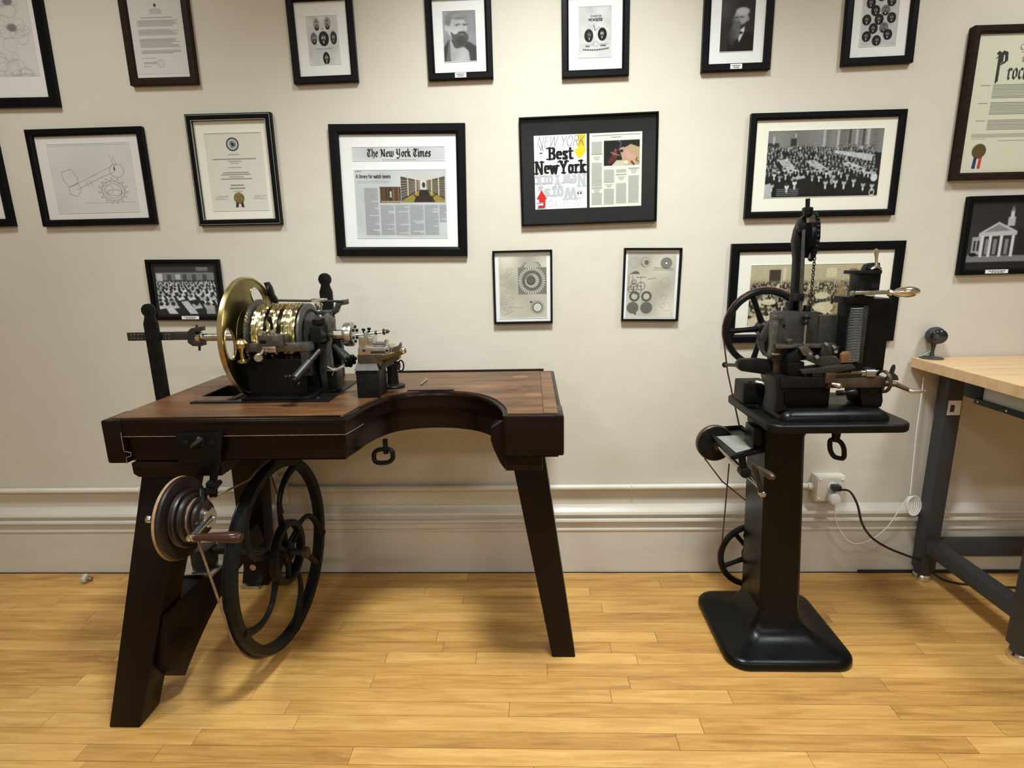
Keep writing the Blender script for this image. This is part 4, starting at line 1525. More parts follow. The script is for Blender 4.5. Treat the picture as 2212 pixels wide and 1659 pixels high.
F = Frame('small thin black frame with technical drawing of paired gear wheels, left of machine', [(1347.8, 535.6), (1474, 535), (1466, 694.7), (1344, 693)], 0.0085)
u0, v0, u1, v1 = .075, .06, .915, .94
p = Pic(120, F.asp(u0, v0, u1, v1), (.78, .755, .68))
A = p.asp
p.cloud(.07, 9, 3)
D = (.36, .345, .31)
for x, y, s in ((.14, .86, .125), (.43, .86, .125)):
    p.ell(x, y * A, s, s, (.40, .39, .36), .95)
for x in (.17, .42):
    p.ell(x, .68 * A, .11, .11, D)
    p.ell(x, .68 * A, .065, .065, (.76, .74, .67))
for x, y, s in ((.15, .53, .07), (.30, .52, .08), (.15, .46, .05), (.22, .58, .09), (.09, .57, .06)):
    p.oring(x, y * A, s, s, .014, D, .9)
    p.line([(x - s, y * A), (x + s, y * A)], .007, D, .7)
    p.line([(x, y * A - s), (x, y * A + s)], .007, D, .7)
p.poly([(.02, .335 * A), (.10, .31 * A), (.14, .285 * A), (.22, .285 * A), (.26, .33 * A)], D, .9)
p.line([(.04, .35 * A), (.04, .58 * A)], .007, D)
p.line([(.12, .36 * A), (.12, .50 * A)], .007, D)
p.line([(.20, .38 * A), (.38, .38 * A)], .013, D)
p.line([(.29, .38 * A), (.29, .55 * A)], .007, D)
p.line([(.43, .41 * A), (.60, .395 * A)], .008, D)
p.oring(.37, .15 * A, .095, .095, .009, D, .7)
p.ell(.39, .155 * A, .045, .05, D, .9)
p.line([(.28, .17 * A), (.34, .22 * A)], .014, D)
for s, c in ((.125, .55), (.10, .40), (.075, .6), (.05, .35)):
    p.ell(.80, .165 * A, s, s, (c, c * .97, c * .9), .85)
p.ell(.80, .165 * A, .025, .025, .9)
p.line([(.56, .235 * A), (.70, .245 * A), (.94, .25 * A)], .012, D)
p.line([(.54, .27 * A), (.94, .275 * A)], .008, D)
for x, y, s in ((.13, .16, .10), (.80, .46, .09), (.78, .70, .06), (.84, .84, .09), (.76, .82, .05)):
    p.oring(x, y * A, s, s, .008, GR, .35)
p.ell(.20, .955 * A, .02, .02, .2)
F.print(p, u0, v0, u1, v1)

F = Frame('black frame with night photograph of white building with columns and steeple', [(2097, 424), (2262, 419), (2232, 591), (2072, 595)], 0.020, matb=M_BMAT, depth=0.024)
F.plate(.50, .96, .085, .014)
u0, v0, u1, v1 = .09, .09, .91, .90
p = Pic(150, F.asp(u0, v0, u1, v1), (.17, .165, .155))
A = p.asp
p.grad(lambda u, v: v / A, .30, .4)
p.rect(0, .80 * A, 1, A, .50)
p.rect(0, .92 * A, 1, A, .12)
p.rect(.05, .50 * A, .98, .82 * A, .20)
p.rect(.06, .52 * A, .22, .80 * A, .72, .9)
for x in (.09, .15):
    p.rect(x, .58 * A, x + .035, .74 * A, .2)
p.poly([(.16, .46 * A), (.46, .29 * A), (.78, .44 * A), (.78, .50 * A), (.16, .52 * A)], .78)
p.poly([(.24, .45 * A), (.46, .325 * A), (.68, .43 * A)], .55)
for x in (.20, .33, .51, .70):
    p.rect(x, .50 * A, x + .05, .84 * A, .88)
for x in (.28, .41, .60):
    p.rect(x, .56 * A, x + .06, .80 * A, .62, .8)
p.rect(.60, .22 * A, .72, .36 * A, .75)
p.rect(.63, .12 * A, .69, .24 * A, .86)
p.poly([(.62, .13 * A), (.66, .04 * A), (.70, .13 * A)], .5)
p.rect(.78, .38 * A, 1, .82 * A, .13)
p.ell(.10, .80 * A, .06, .03, .06)
p.blur(2)
p.noise(.06, 2)
F.print(p, u0, v0, u1, v1, bevel=False)


# ================================================================== wall fittings
CZ = 0.404
r = thing('conduit_pipe', 'cream painted conduit pipe running along wall above the baseboard', 'pipe', (0, -0.016, CZ))
mb = MB()
xb0 = U(600, 1040, -0.03).x
xb1 = U(1797, 1028, -0.05).x
mb.cyl((-RX + 0.01, -0.016, CZ), (xb0 - 0.035, -0.016, CZ), 0.0125, seg=16)
mb.cyl((xb0 + 0.035, -0.016, CZ), (xb1 - 0.062, -0.016, CZ), 0.0125, seg=16)
mb.build('pipe', M_PIPE, r)
for xx in (xb0 + 0.04, xb0 - 0.04, xb1 - 0.068):
    mb = MB()
    mb.cyl((xx - 0.012, -0.018, CZ), (xx + 0.012, -0.018, CZ), 0.0165, seg=8)
    mb.build('coupling_nut', M_PIPE, r)
for xx in (-1.75, -0.45, 0.42):
    mb = MB()
    mb.tube([(xx, -0.016 + 0.0155 * math.cos(a), CZ + 0.0155 * math.sin(a)) for a in [math.radians(t) for t in range(90, 271, 20)]], 0.003, 6)
    mb.build('pipe_clip', M_PIPE, r)

r = thing('outlet_box', 'cream painted outlet box on wall with plug and white adapter in it', 'outlet', (xb1, -0.002, CZ - 0.06))
mb = MB()
mb.box((xb1 - 0.060, -0.048, CZ - 0.058), (xb1 + 0.060, -0.001, CZ + 0.056), 0.006)
mb.build('box', M_PIPE, r)
mb = MB()
mb.box((xb1 - 0.056, -0.052, CZ - 0.053), (xb1 + 0.056, -0.047, CZ + 0.051), 0.003)
fp = mb.build('cover_plate', M_PIPE, r)
for sx in (-1, 1):
    for sz in (-1, 1):
        mb = MB()
        mb.ball((xb1 + sx * 0.046, -0.053, CZ + sz * 0.042), 0.0055, (1, .5, 1), 10)
        mb.build('screw', M_PLASTIC, r, parent=fp)
mb = MB()
mb.lathe((xb1 + 0.004, -0.051, CZ + 0.012), (0, -1, 0), [(0, .020), (.003, .020), (.004, .018)], 24)
mb.build('socket', M_PLASTIC, r, parent=fp)

r = thing('outlet_box', 'cream painted outlet box behind the spoked flywheel', 'outlet', (xb0, -0.002, CZ - 0.07))
mb = MB()
mb.box((xb0 - 0.036, -0.036, CZ - 0.062), (xb0 + 0.036, -0.001, CZ + 0.062), 0.005)
mb.build('box', M_PIPE, r)
mb = MB()
mb.box((xb0 - 0.032, -0.040, CZ - 0.058), (xb0 + 0.032, -0.035, CZ + 0.058), 0.002)
fp = mb.build('cover_plate', M_PIPE, r)
for sz in (-1, 1):
    mb = MB()
    mb.box((xb0 - 0.014, -0.043, CZ + sz * 0.026 - 0.012), (xb0 + 0.014, -0.039, CZ + sz * 0.026 + 0.012), 0.004)
    mb.build('socket', M_PLASTIC, r, parent=fp)

# black plug with its cord, white adapter with its cord
px_, pz_ = xb1 + 0.006, CZ + 0.012
r = thing('power_cord', 'black power cord drooping from wall outlet to maple bench leg', 'cord', (px_, -0.055, pz_))
mb = MB()
mb.box((px_ - 0.012, -0.086, pz_ - 0.010), (px_ + 0.022, -0.054, pz_ + 0.014), 0.006)
mb.build('plug', M_BCABLE, r)
pts = [(px_ + 0.018, -0.085, pz_)] + [U(x, y, Y) for x, y, Y in ((1836, 1062, -0.11), (1852, 1090, -0.12), (1862, 1130, -0.12), (1882, 1160, -0.12), (1915, 1182, -0.11), (1956, 1199, -0.10), (1990, 1212, -0.085))]
e = pts[-1]
pts += [(e.x + 0.06, -0.09, 0.03), (e.x + 0.14, -0.12, 0.006), (e.x + 0.4, -0.15, 0.005), (e.x + 0.9, -0.13, 0.005)]
mb = MB()
mb.tube(spline(pts, 6), 0.0046, 8)
mb.build('cable', M_BCABLE, r)

r = thing('charger_adapter', 'round white adapter plugged into wall outlet with thin white cable', 'adapter', (xb1 + 0.006, -0.055, CZ - 0.03))
mb = MB()
mb.lathe((xb1 + 0.008, -0.053, CZ - 0.034), (0, -1, 0), [(0, .016), (.004, .023), (.026, .026), (.034, .021), (.037, .010)], 24)
mb.build('body', M_PLASTIC, r)
pts = [(xb1 + 0.006, -0.07, CZ - 0.056)] + [U(x, y, Y) for x, y, Y in ((1803, 1085, -0.06), (1805, 1120, -0.05), (1820, 1155, -0.045), (1845, 1174, -0.045), (1880, 1166, -0.045), (1915, 1140, -0.05), (1940, 1105, -0.06), (1962, 1073, -0.07))]
mb = MB()
mb.tube(spline(pts, 6), 0.0023, 6)
mb.build('cable', M_CABLE, r)
c0 = U(1964, 1090, -0.075)
mb = MB()
for k in range(5):
    L = []
    for j in range(20):
        a = 2 * PI * j / 20
        L.append((c0.x + (0.012 + 0.004 * k) * math.cos(a) + 0.003 * k, c0.y - 0.003 * k + 0.004 * math.sin(a), c0.z + (0.034 + 0.002 * k) * math.sin(a)))
    mb.tube(L, 0.0021, 6, closed=True)
mb.build('coiled_slack', M_CABLE, r, kind='stuff')
pts = [U(1966, 1068, -0.075)] + [U(x, y, Y) for x, y, Y in ((1973, 1000, -0.06), (1980, 930, -0.05), (1990, 860, -0.04), (1995, 815, -0.03))]
mb = MB()
mb.tube(spline(pts, 6), 0.0023, 6)
mb.build('upper_cable', M_CABLE, r)

# black strip on the floor along the foot of the baseboard
a, b = U(1856, 1226, -0.032), U(1965, 1226, -0.032)
mb = MB()
mb.box((a.x, -0.032, 0.0), (b.x + 0.9, -0.021, 0.012), 0.002)
tag(mb.build('black_strip', M_BCABLE), 'flat black strip on floor against baseboard beside maple bench leg', 'strip')

# small glass knob lying on the boards
q = UZ(190, 1258, 0)
r = thing('glass_knob', 'small cloudy glass knob lying on floor by left wall', 'knob', (q.x, q.y, 0))
mb = MB()
mb.lathe((q.x + 0.005, q.y, 0.021), (-0.9, -0.2, 0.1), [(0, .010), (.004, .018), (.014, .021), (.022, .017), (.026, .008)], 20)
mb.build('knob_head', M_GLASSKNOB, r)
mb = MB()
mb.cyl((q.x + 0.004, q.y, 0.019), (q.x + 0.020, q.y + 0.003, 0.016), 0.009, seg=14)
mb.build('collar', M_OBRASS, r)


# ================================================================== old workbench
ZT = 0.945
YF = -0.765
BX0, BX1 = -1.240, 0.084
YB0 = -0.135
DW = M_DWOOD
bench = thing('workbench', 'antique dark wooden workbench with curved front cutout and brown top', 'workbench', (-0.58, -0.45, 0))
cut_px = [(735, 905), (765, 890), (800, 871), (835, 858), (870, 851), (920, 847), (975, 847), (1025, 852), (1058, 862), (1078, 876), (1088, 890)]
cut = [UZ(x, y, ZT) for x, y in cut_px]
cut = [(q.x, q.y) for q in spline([(q.x, q.y, 0) for q in cut], 4)]
cut = [(x, max(YF, y)) for x, y in cut]
cut[0] = (cut[0][0], YF)
cut[-1] = (cut[-1][0], YF)


def outline(off, z):
    """bench plan, pulled in by off"""
    pts = [(BX0 + off, YF + off)]
    cc = []
    n = len(cut)
    for i, (x, y) in enumerate(cut):
        a = cut[max(0, i - 1)]
        b = cut[min(n - 1, i + 1)]
        t = Vector((b[0] - a[0], b[1] - a[1]))
        t.normalize()
        cc.append((x - t.y * off, y + t.x * off))
    cc[0] = (cc[0][0], YF + off)
    cc[-1] = (cc[-1][0], YF + off)
    pts += cc
    pts += [(BX1 - off, YF + off), (BX1 - off, YB0 - off), (BX0 + off, YB0 - off)]
    return [(x, y, z) for x, y in pts]


slot = [(-1.108, -0.50), (-0.985, -0.50), (-0.985, -0.33), (-1.108, -0.33)]
pit = [(-0.958, -0.545), (-0.912, -0.545), (-0.912, -0.375), (-0.958, -0.375)]
holes = [[(x, y, ZT - 0.052) for x, y in h] for h in (slot, pit)]
mb = MB()
mb.prism(outline(0.0, ZT - 0.052), (0, 0, 0.050), holes=holes, bev=0)
lip = mb.build('top_moulding', M_DWOOD, bench)
# rolled edge of the moulding
mb = MB()
o1 = outline(0.006, ZT - 0.010)
dense = []
for i in range(len(o1)):
    dense.append(o1[i])
mb.tube(dense, 0.0092, 10, closed=True)
mb.build('rolled_edge', M_DWOOD, bench)
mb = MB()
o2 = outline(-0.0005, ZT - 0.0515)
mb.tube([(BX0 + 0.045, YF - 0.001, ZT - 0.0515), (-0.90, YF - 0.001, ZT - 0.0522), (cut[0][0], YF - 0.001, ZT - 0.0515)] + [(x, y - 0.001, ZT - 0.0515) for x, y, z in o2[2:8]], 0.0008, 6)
mb.build('edge_glint_line', M_WORN_GLINT, bench, parent=lip)  # edge highlight of the moulding, drawn as a pale thread
# wooden top boards
xs = UZ(1172, 850, ZT).x
xs = 0.030


def clip_x(poly, xc, keep_left):
    out = []
    n = len(poly)
    for i in range(n):
        a, b = poly[i], poly[(i + 1) % n]
        ia = (a[0] <= xc) == keep_left
        ib = (b[0] <= xc) == keep_left
        if ia:
            out.append(a)
        if ia != ib:
            t = (xc - a[0]) / (b[0] - a[0])
            out.append((xc, a[1] + t * (b[1] - a[1]), a[2]))
    return out


top = outline(0.013, ZT - 0.0025)
mb = MB()
mb.prism(clip_x(top, xs, True), (0, 0, 0.0045), holes=[[(x, y, ZT - 0.0025) for x, y in h] for h in (slot, pit)])
mb.build('top_board', M_TOPWOOD, bench, shade=0)
mb = MB()
mb.prism(clip_x(top, xs + 0.0016, False), (0, 0, 0.0045))
mb.build('end_board', M_TOPWOOD, bench, shade=0)
# apron below the moulding
mb = MB()
mb.prism(outline(0.012, 0.816), (0, 0, ZT - 0.052 - 0.816 + 0.001), holes=[[(x, y, 0.816) for x, y in slot]], bev=0)
ap = mb.build('apron', M_DWOOD, bench)
# corner blocks and cross bearers
mb = MB()
mb.pbox(224, 908, 268, 1002, YF - 0.004, 0.11, 0.008)
cb = mb.build('corner_block', M_DWOOD, bench)
q0 = [U(x, y, YF - 0.0055) for x, y in ((261, 935), (264, 955), (268, 975), (283, 978), (283, 985), (273, 988), (274, 1002))]
mb = MB()
mb.tube(q0, 0.0010, 6)
mb.build('worn_joint_line', M_WORN_GLINT, bench, parent=cb)
mb = MB()
mb.pbox(1090, 898, 1219, 986, YF - 0.004, 0.12, 0.008)
mb.build('corner_block', M_DWOOD, bench)
mb = MB()
mb.ppoly([(283, 1000), (480, 998), (480, 1028), (300, 1031), (288, 1024)], YF + 0.004, 0.56, 0.003)
mb.build('cross_bearer', M_DWOOD, bench)
mb = MB()
mb.pbox(1092, 985, 1172, 1017, YF + 0.006, 0.56, 0.003)
mb.build('cross_bearer', M_DWOOD, bench)
mb = MB()
mb.ppoly([(1060, 925), (1092, 905), (1092, 1016), (1080, 1000), (1068, 975), (1060, 952)], -0.70, 0.07, 0.003)
mb.build('curved_bracket', M_DWOOD, bench)
# back rail (thin dark strip standing above the top)
mb = MB()
mb.box((-0.70, YB0 - 0.004, ZT - 0.05), (0.045, YB0 + 0.010, ZT + 0.007), 0.002)
mb.build('back_rail', M_DWOOD, bench)
# legs: four-sided, splayed


def leg(name, t0, t1, b0, b1, td, bd, ty, by, bev=0.004):
    """t0,t1 = top x range, b0,b1 = foot x range; ty,by = front y at top and foot; td,bd = depths"""
    (zt, zb) = (ty[1], by[1])
    m = MB()
    V = [(b0, by[0], zb), (b1, by[0], zb), (b1, by[0] + bd, zb), (b0, by[0] + bd, zb), (t0, ty[0], zt), (t1, ty[0], zt), (t1, ty[0] + td, zt), (t0, ty[0] + td, zt)]
    t = bmesh.new()
    vs = [t.verts.new(v) for v in V]
    for f in ((0, 3, 2, 1), (4, 5, 6, 7), (0, 1, 5, 4), (1, 2, 6, 5), (2, 3, 7, 6), (3, 0, 4, 7)):
        t.faces.new([vs[i] for i in f])
    bmesh.ops.bevel(t, geom=t.edges[:], offset=bev, segments=2, profile=.6, affect='EDGES')
    m._merge(t)
    return m.build(name, M_DWOODV, bench)


leg('leg', -1.190, -1.045, -1.310, -1.213, 0.11, 0.095, (-0.705, 0.80), (-0.885, 0.0), 0.006)
leg('leg', -0.083, 0.030, 0.057, 0.139, 0.10, 0.08, (-0.545, 0.80), (-0.567, 0.0))
leg('leg', -1.195, -1.070, -1.270, -1.170, 0.09, 0.08, (-0.235, 0.82), (-0.125, 0.0))
# side stretcher with arched bracket between the left legs
X0, X1 = -1.215, -1.135
arch = [(-0.80, 0.333), (-0.20, 0.338), (-0.17, 0.24)]
na = 12
for i in range(na + 1):
    t = i / na
    arch.append((-0.26 - 0.50 * t, 0.24 - 0.16 * t ** 2.2))
arch.append((-0.82, 0.16))
mb = MB()
mb.prism([(X0, y, z) for y, z in arch], (X1 - X0, 0, 0), bev=0.003)
mb.build('arched_stretcher', M_DWOODV, bench)
# inlaid discs and loose marks on the top
for x, y, s in ((1124, 815, 0.030), (1107, 839, 0.022), (1140, 833, 0.022), (1153, 853, 0.026), (1113, 867, 0.026)):
    q = UZ(x, y, ZT + 0.002)
    mb = MB()
    mb.lathe((q.x, q.y, ZT + 0.0012), (0, 0, 1), [(0, s), (0.0012, s), (0.0016, s - 0.001)], 28)
    mb.build('inlaid_disc', M_TOPWOOD, bench)
# drop ring under the cutout
q = U(832, 952, -0.62)
mb = MB()
mb.cyl((q.x, -0.62, 0.83), (q.x, -0.62, 0.783), 0.008, seg=14)
hk = mb.build('ring_shank', M_BLACK, bench)
cz = U(828, 985, -0.62)
L = []
for k in range(32):
    a = 2 * PI * k / 32
    ca, sa = math.cos(a), math.sin(a)
    L.append((cz.x + 0.034 * (abs(ca) ** .75) * (1 if ca > 0 else -1), -0.62 - 0.012 * ca, cz.z + 0.023 * (abs(sa) ** .75) * (1 if sa > 0 else -1) + 0.008 * ca))
mb = MB()
mb.tube(L, 0.0075, 10, closed=True)
mb.build('pull_ring', M_BLACK, bench, parent=hk)

# screw and strip lying on the top
q0, q1 = UZ(880, 843, ZT + 0.004), UZ(982, 840, ZT + 0.004)
mb = MB()
mb.box((q0.x, q0.y - 0.006, ZT + 0.0022), (q1.x, q0.y + 0.005, ZT + 0.0052), 0.001)
tag(mb.build('steel_strip', M_IRON), 'thin dark steel strip lying flat on brown bench top', 'strip')
q0, q1 = UZ(908, 832, ZT + 0.003), UZ(921, 822, ZT + 0.003)
r = thing('loose_pin', 'small pale metal pin lying alone on brown bench top', 'pin', (q0.x, q0.y, ZT + 0.0022))
mb = MB()
mb.tube([(q0.x, q0.y, ZT + 0.0055), (q1.x, q1.y, ZT + 0.0055)], 0.003, 8)
mb.build('shank', M_STEEL, r)
mb = MB()
mb.box((q1.x - 0.006, q1.y - 0.004, ZT + 0.0024), (q1.x + 0.006, q1.y + 0.004, ZT + 0.009), 0.001)
mb.build('head', M_STEEL, r)

# two upright guide posts with round heads


def post_shape(px_pts, Y, d):
    return [U(x, y, Y) for x, y in px_pts]


def guide_post(label, xc, y, ztop, zbot, w, d):
    r = thing('guide_post', label, 'post', (xc, y, zbot), 'guide posts of the lathe bench')
    hr = w * 0.50
    hz = ztop - hr
    P = [(xc + hr * math.sin(a), hz + hr * math.cos(a)) for a in [math.radians(t) for t in range(-140, 141, 14)]]
    sh = hz - hr * 1.9
    P += [(xc + w * .36, hz - hr * 1.15), (xc + w * .40, hz - hr * 1.35), (xc + w * .5, sh), (xc + w * .5, zbot), (xc - w * .5, zbot), (xc - w * .5, sh), (xc - w * .40, hz - hr * 1.35), (xc - w * .36, hz - hr * 1.15)]
    m = MB()
    m.prism([(a, y, b) for a, b in P], (0, d, 0), bev=0.002)
    m.build('post_body', M_IRON, r)
    m = MB()
    m.cyl((xc, y - 0.004, hz), (xc, y + 0.001, hz), hr * .35, seg=14)
    m.build('pivot_screw', M_BLACK, r)
    m = MB()
    m.box((xc - w * .7, y - 0.002, zbot - 0.004), (xc + w * .7, y + d + 0.03, zbot + 0.05), 0.003)
    m.build('foot_bracket', M_BLACK, r)
    return r


q = UX(345, 760, -1.275)
guide_post('dark upright post with round head at left end of old workbench', -1.285, -0.442, UX(318, 656, -1.285).z, 0.78, 0.046, 0.014)
q = U(699, 590, -0.235)
guide_post('dark upright post with round head standing behind the lathe', q.x, -0.235, q.z, ZT + 0.006, 0.046, 0.014)


# ================================================================== rose engine lathe on the bench
AY, AZ = -0.46, 1.143
T0 = ZT + 0.002
lathe = thing('rose_engine_lathe', 'rose engine lathe with brass wheel and brass rosette barrel on old workbench', 'lathe', (-0.81, -0.46, T0))


def part(mb, name, mat, parent=None, label=None):
    return mb.build(name, mat, lathe, parent=parent, label=label)


# bed plates on the bench top
for a, b in (((-1.088, -0.598), (-0.640, -0.572)), ((-0.985, -0.572), (-0.962, -0.30)), ((-0.700, -0.572), (-0.640, -0.30))):
    mb = MB()
    mb.box((a[0], a[1], T0 - 0.0005), (b[0], b[1], T0 + 0.0045), 0.001)
    pl = part(mb, 'bed_plate', M_IRON)
    mb = MB()
    mb.ball((a[0] + 0.012, a[1] + 0.012, T0 + 0.005), 0.006, (1, 1, .5), 10)
    part(mb, 'bolt', M_DSTEEL, pl)
# headstock casting
mb = MB()
mb.box((-0.905, -0.570, T0), (-0.715, -0.36, 1.082), 0.004)
head = part(mb, 'headstock_box', M_BLACK)
mb = MB()
mb.box((-0.925, -0.590, T0), (-0.700, -0.345, T0 + 0.016), 0.004)
part(mb, 'headstock_foot', M_BLACK, head)
# brass wheel with three oval windows
WX, WR = -0.935, 0.196
N = 72
outer = [(WX, AY + (WR - 0.004) * math.cos(2 * PI * k / N), AZ - 0.003 + (WR - 0.004) * math.sin(2 * PI * k / N)) for k in range(N)]
wins = []
for k in range(3):
    a0 = math.radians(62 + 120 * k)
    cy_, cz_ = AY + 0.143 * math.cos(a0), AZ - 0.003 + 0.143 * math.sin(a0)
    w = []
    for j in range(24):
        t = 2 * PI * j / 24
        du, dv = 0.030 * math.cos(t), 0.050 * math.sin(t)
        w.append((WX, cy_ + du * math.cos(a0) - dv * math.sin(a0), cz_ + du * math.sin(a0) + dv * math.cos(a0)))
    wins.append(w)
mb = MB()
mb.prism(outer, (0.007, 0, 0), holes=wins, bev=0)
wheel = part(mb, 'brass_wheel', M_OBRASS, label='dark brass wheel with oval windows')
mb = MB()
mb.ring((WX + 0.0035, AY, AZ - 0.003), (1, 0, 0), WR - 0.009, WR, 0.016, 96, 0.003)
part(mb, 'rim', M_BRASS, wheel)
mb = MB()
mb.lathe((WX, AY, AZ - 0.003), (1, 0, 0), [(0.0, .105), (0.008, .102), (0.012, .085), (0.022, .060), (0.034, .048)], 48)
part(mb, 'dished_hub', M_OBRASS, wheel)
for k in range(3):
    w = wins[k]
    mb = MB()
    mb.tube([(WX + 0.007, y, z) for _, y, z in w], 0.0022, 6, closed=True)
    part(mb, 'window_bead', M_BRASS, wheel)
# barrel: grey index plate, rosette groups, end flange
mb = MB()
mb.lathe((-0.901, AY, AZ), (1, 0, 0), [(0, .112), (0.003, .118), (0.010, .118), (0.013, .112)], 56)
ip = part(mb, 'index_plate', M_GSTEEL)
mb = MB()
for k in range(60):
    a = 2 * PI * k / 60
    c, s = math.cos(a), math.sin(a)
    mb.box((-0.8985, AY + 0.1175 * c - 0.002, AZ + 0.1175 * s - 0.002), (-0.8905, AY + 0.1175 * c + 0.002, AZ + 0.1175 * s + 0.002), 0)
mb.build('index_teeth', M_STEEL, lathe, parent=ip, kind='stuff')
mb = MB()
mb.cyl((-0.89, AY, AZ), (-0.725, AY, AZ), 0.086, seg=48)
part(mb, 'barrel_core', M_BLACK)
rr = random.Random(5)
groups = [(-0.882, -0.842, 5), (-0.831, -0.799, 4), (-0.786, -0.742, 6)]
for x0, x1, n in groups:
    st = (x1 - x0) / n
    for k in range(n):
        m = MB()
        xa, xb = x0 + k * st, x0 + (k + 1) * st - 0.0011
        lob = rr.choice([12, 18, 24, 36])
        ph = rr.uniform(0, 6.28)
        R = 0.1055
        S = 96
        ringA, ringB = [], []
        for j in range(S):
            t = 2 * PI * j / S
            q = R + 0.0016 * math.cos(lob * t + ph) - 0.0016
            ringA.append((xa, AY + q * math.cos(t), AZ + q * math.sin(t)))
            ringB.append((xb, AY + q * math.cos(t), AZ + q * math.sin(t)))
        m.raw(ringA + ringB, [(j, (j + 1) % S, S + (j + 1) % S, S + j) for j in range(S)] + [tuple(range(S - 1, -1, -1)), tuple(range(S, 2 * S))])
        part(m, 'rosette', M_BRASS)
mb = MB()
mb.lathe((-0.741, AY, AZ), (1, 0, 0), [(0, .100), (0.004, .1035), (0.010, .1035), (0.014, .098), (0.016, .075), (0.026, .060), (0.030, .040)], 48)
part(mb, 'end_flange', M_GSTEEL)
# steel touch bar along the front of the headstock
mb = MB()
mb.pbox(534, 742, 668, 760, -0.592, 0.040, 0.002)
tb = part(mb, 'touch_bar', M_GSTEEL)
mb = MB()
mb.pbox(650, 742, 668, 812, -0.590, 0.02, 0.002)
part(mb, 'bar_bracket', M_DSTEEL, tb)
mb = MB()
mb.pbox(556, 724, 611, 748, -0.612, 0.045, 0.002)
rub = part(mb, 'rubber_holder', M_GSTEEL)
mb = MB()
mb.pbox(561, 735, 573, 743, -0.616, 0.006, 0.0008)
part(mb, 'slot', M_BLACK, rub)
for x in (572, 588):
    q = U(x, 722, -0.59)
    mb = MB()
    mb.lathe(q + Vector((0, 0, -0.006)), (0, 0, 1), [(0, .005), (.006, .005), (.007, .008), (.013, .008), (.015, .004)], 14)
    part(mb, 'clamp_screw', M_STEEL, rub)
mb = MB()
a = U(587, 712, -0.60)
mb.tube([a, a + Vector((0.001, 0, 0.018)), a + Vector((-0.003, 0, 0.030)), a + Vector((0.0, 0, 0.040))], [0.005, 0.0045, 0.008, 0.005], 10)
part(mb, 'toggle', M_BLACK, rub)
a, b = U(570, 756, -0.605), U(560, 772, -0.622)
mb = MB()
mb.tube([a, b], 0.006, 10)
ts = part(mb, 'thumb_screw', M_STEEL)
mb = MB()
mb.lathe(b - Vector((0.003, 0, 0)), (0.5, -0.8, -0.3), [(0, .012), (0.003, .014), (0.006, .012)], 18)
part(mb, 'screw_wing', M_STEEL, ts)
mb = MB()
mb.pbox(566, 748, 596, 762, -0.606, 0.02, 0.003)
part(mb, 'slide_shoe', M_STEEL, rub)
# small brass lamp-shaped finial
q = U(526, 783, -0.60)
mb = MB()
mb.lathe((q.x, -0.60, q.z), (0, 0, 1), [(0, .018), (0.006, .018), (0.010, .007), (0.034, .0055), (0.040, .008), (0.046, .017), (0.060, .019), (0.070, .013), (0.074, .005)], 24)
part(mb, 'brass_finial', M_BRASS, label='small bright brass finial')


def star_knob(p0, p1, r, name='hand_screw', n=7, ball=0.009, R=0.021, mat=M_DSTEEL):
    p0, p1 = Vector(p0), Vector(p1)
    m = MB()
    d = (p1 - p0).normalized()
    L = (p1 - p0).length
    m.lathe(p0, d, [(0, r * .8), (L * .35, r * .9), (L * .38, r * 1.35), (L * .9, r * 1.45), (L * .93, r)], 16)
    s = part(m, name, mat)
    m = MB()
    _, a, b = basis(d)
    m.lathe(p1 - d * 0.008, d, [(0, R * .7), (0.004, R * .85), (0.012, R * .85), (0.016, R * .6)], 18)
    for k in range(n):
        t = 2 * PI * k / n
        m.ball(p1 + (a * math.cos(t) + b * math.sin(t)) * R, ball, (1, 1, 1), 10)
    part(m, 'star_knob', M_BLACK, s)


star_knob(U(690, 757, -0.55), U(631, 825, -0.66), 0.0095)
star_knob(U(722, 748, -0.47), U(757, 780, -0.52), 0.0105, R=0.017, ball=0.0075)
# front bearing, right upright plate and lower bracket
mb = MB()
mb.pbox(669, 706, 694, 741, -0.535, 0.13, 0.003)
fb = part(mb, 'front_bearing', M_IRON)
mb = MB()
mb.pbox(674, 690, 690, 702, -0.52, 0.06, 0.002)
part(mb, 'oil_cap', M_BLACK, fb)
mb = MB()
mb.ppoly([(684, 690), (706, 676), (722, 690), (722, 705), (716, 735), (709, 770), (712, 800), (722, 845), (700, 850), (690, 800), (690, 760), (684, 735)], -0.475, 0.016, 0.001)
up = part(mb, 'upright_plate', M_GSTEEL)
mb = MB()
mb.ppoly([(672, 745), (700, 742), (702, 845), (668, 850)], -0.455, 0.10, 0.002)
part(mb, 'pedestal_casting', M_BLACK)
mb = MB()
mb.ppoly([(714, 735), (735, 728), (738, 760), (737, 828), (722, 832), (720, 780)], -0.42, 0.03, 0.002)
part(mb, 'rear_casting', M_IRON)
mb = MB()
mb.pbox(707, 800, 728, 842, -0.50, 0.06, 0.002)
lb = part(mb, 'lower_bracket', M_BLACK)
mb = MB()
mb.pbox(705, 795, 729, 802, -0.505, 0.065, 0.0015)
part(mb, 'bracket_cap', M_STEEL, lb)
mb = MB()
a = U(716, 800, -0.51)
mb.tube([a + Vector((-0.012, 0, 0.012)), a + Vector((0.010, 0, 0.0)), a + Vector((0.0, 0, -0.016))], 0.003, 8)
part(mb, 'lock_lever', M_STEEL, lb)
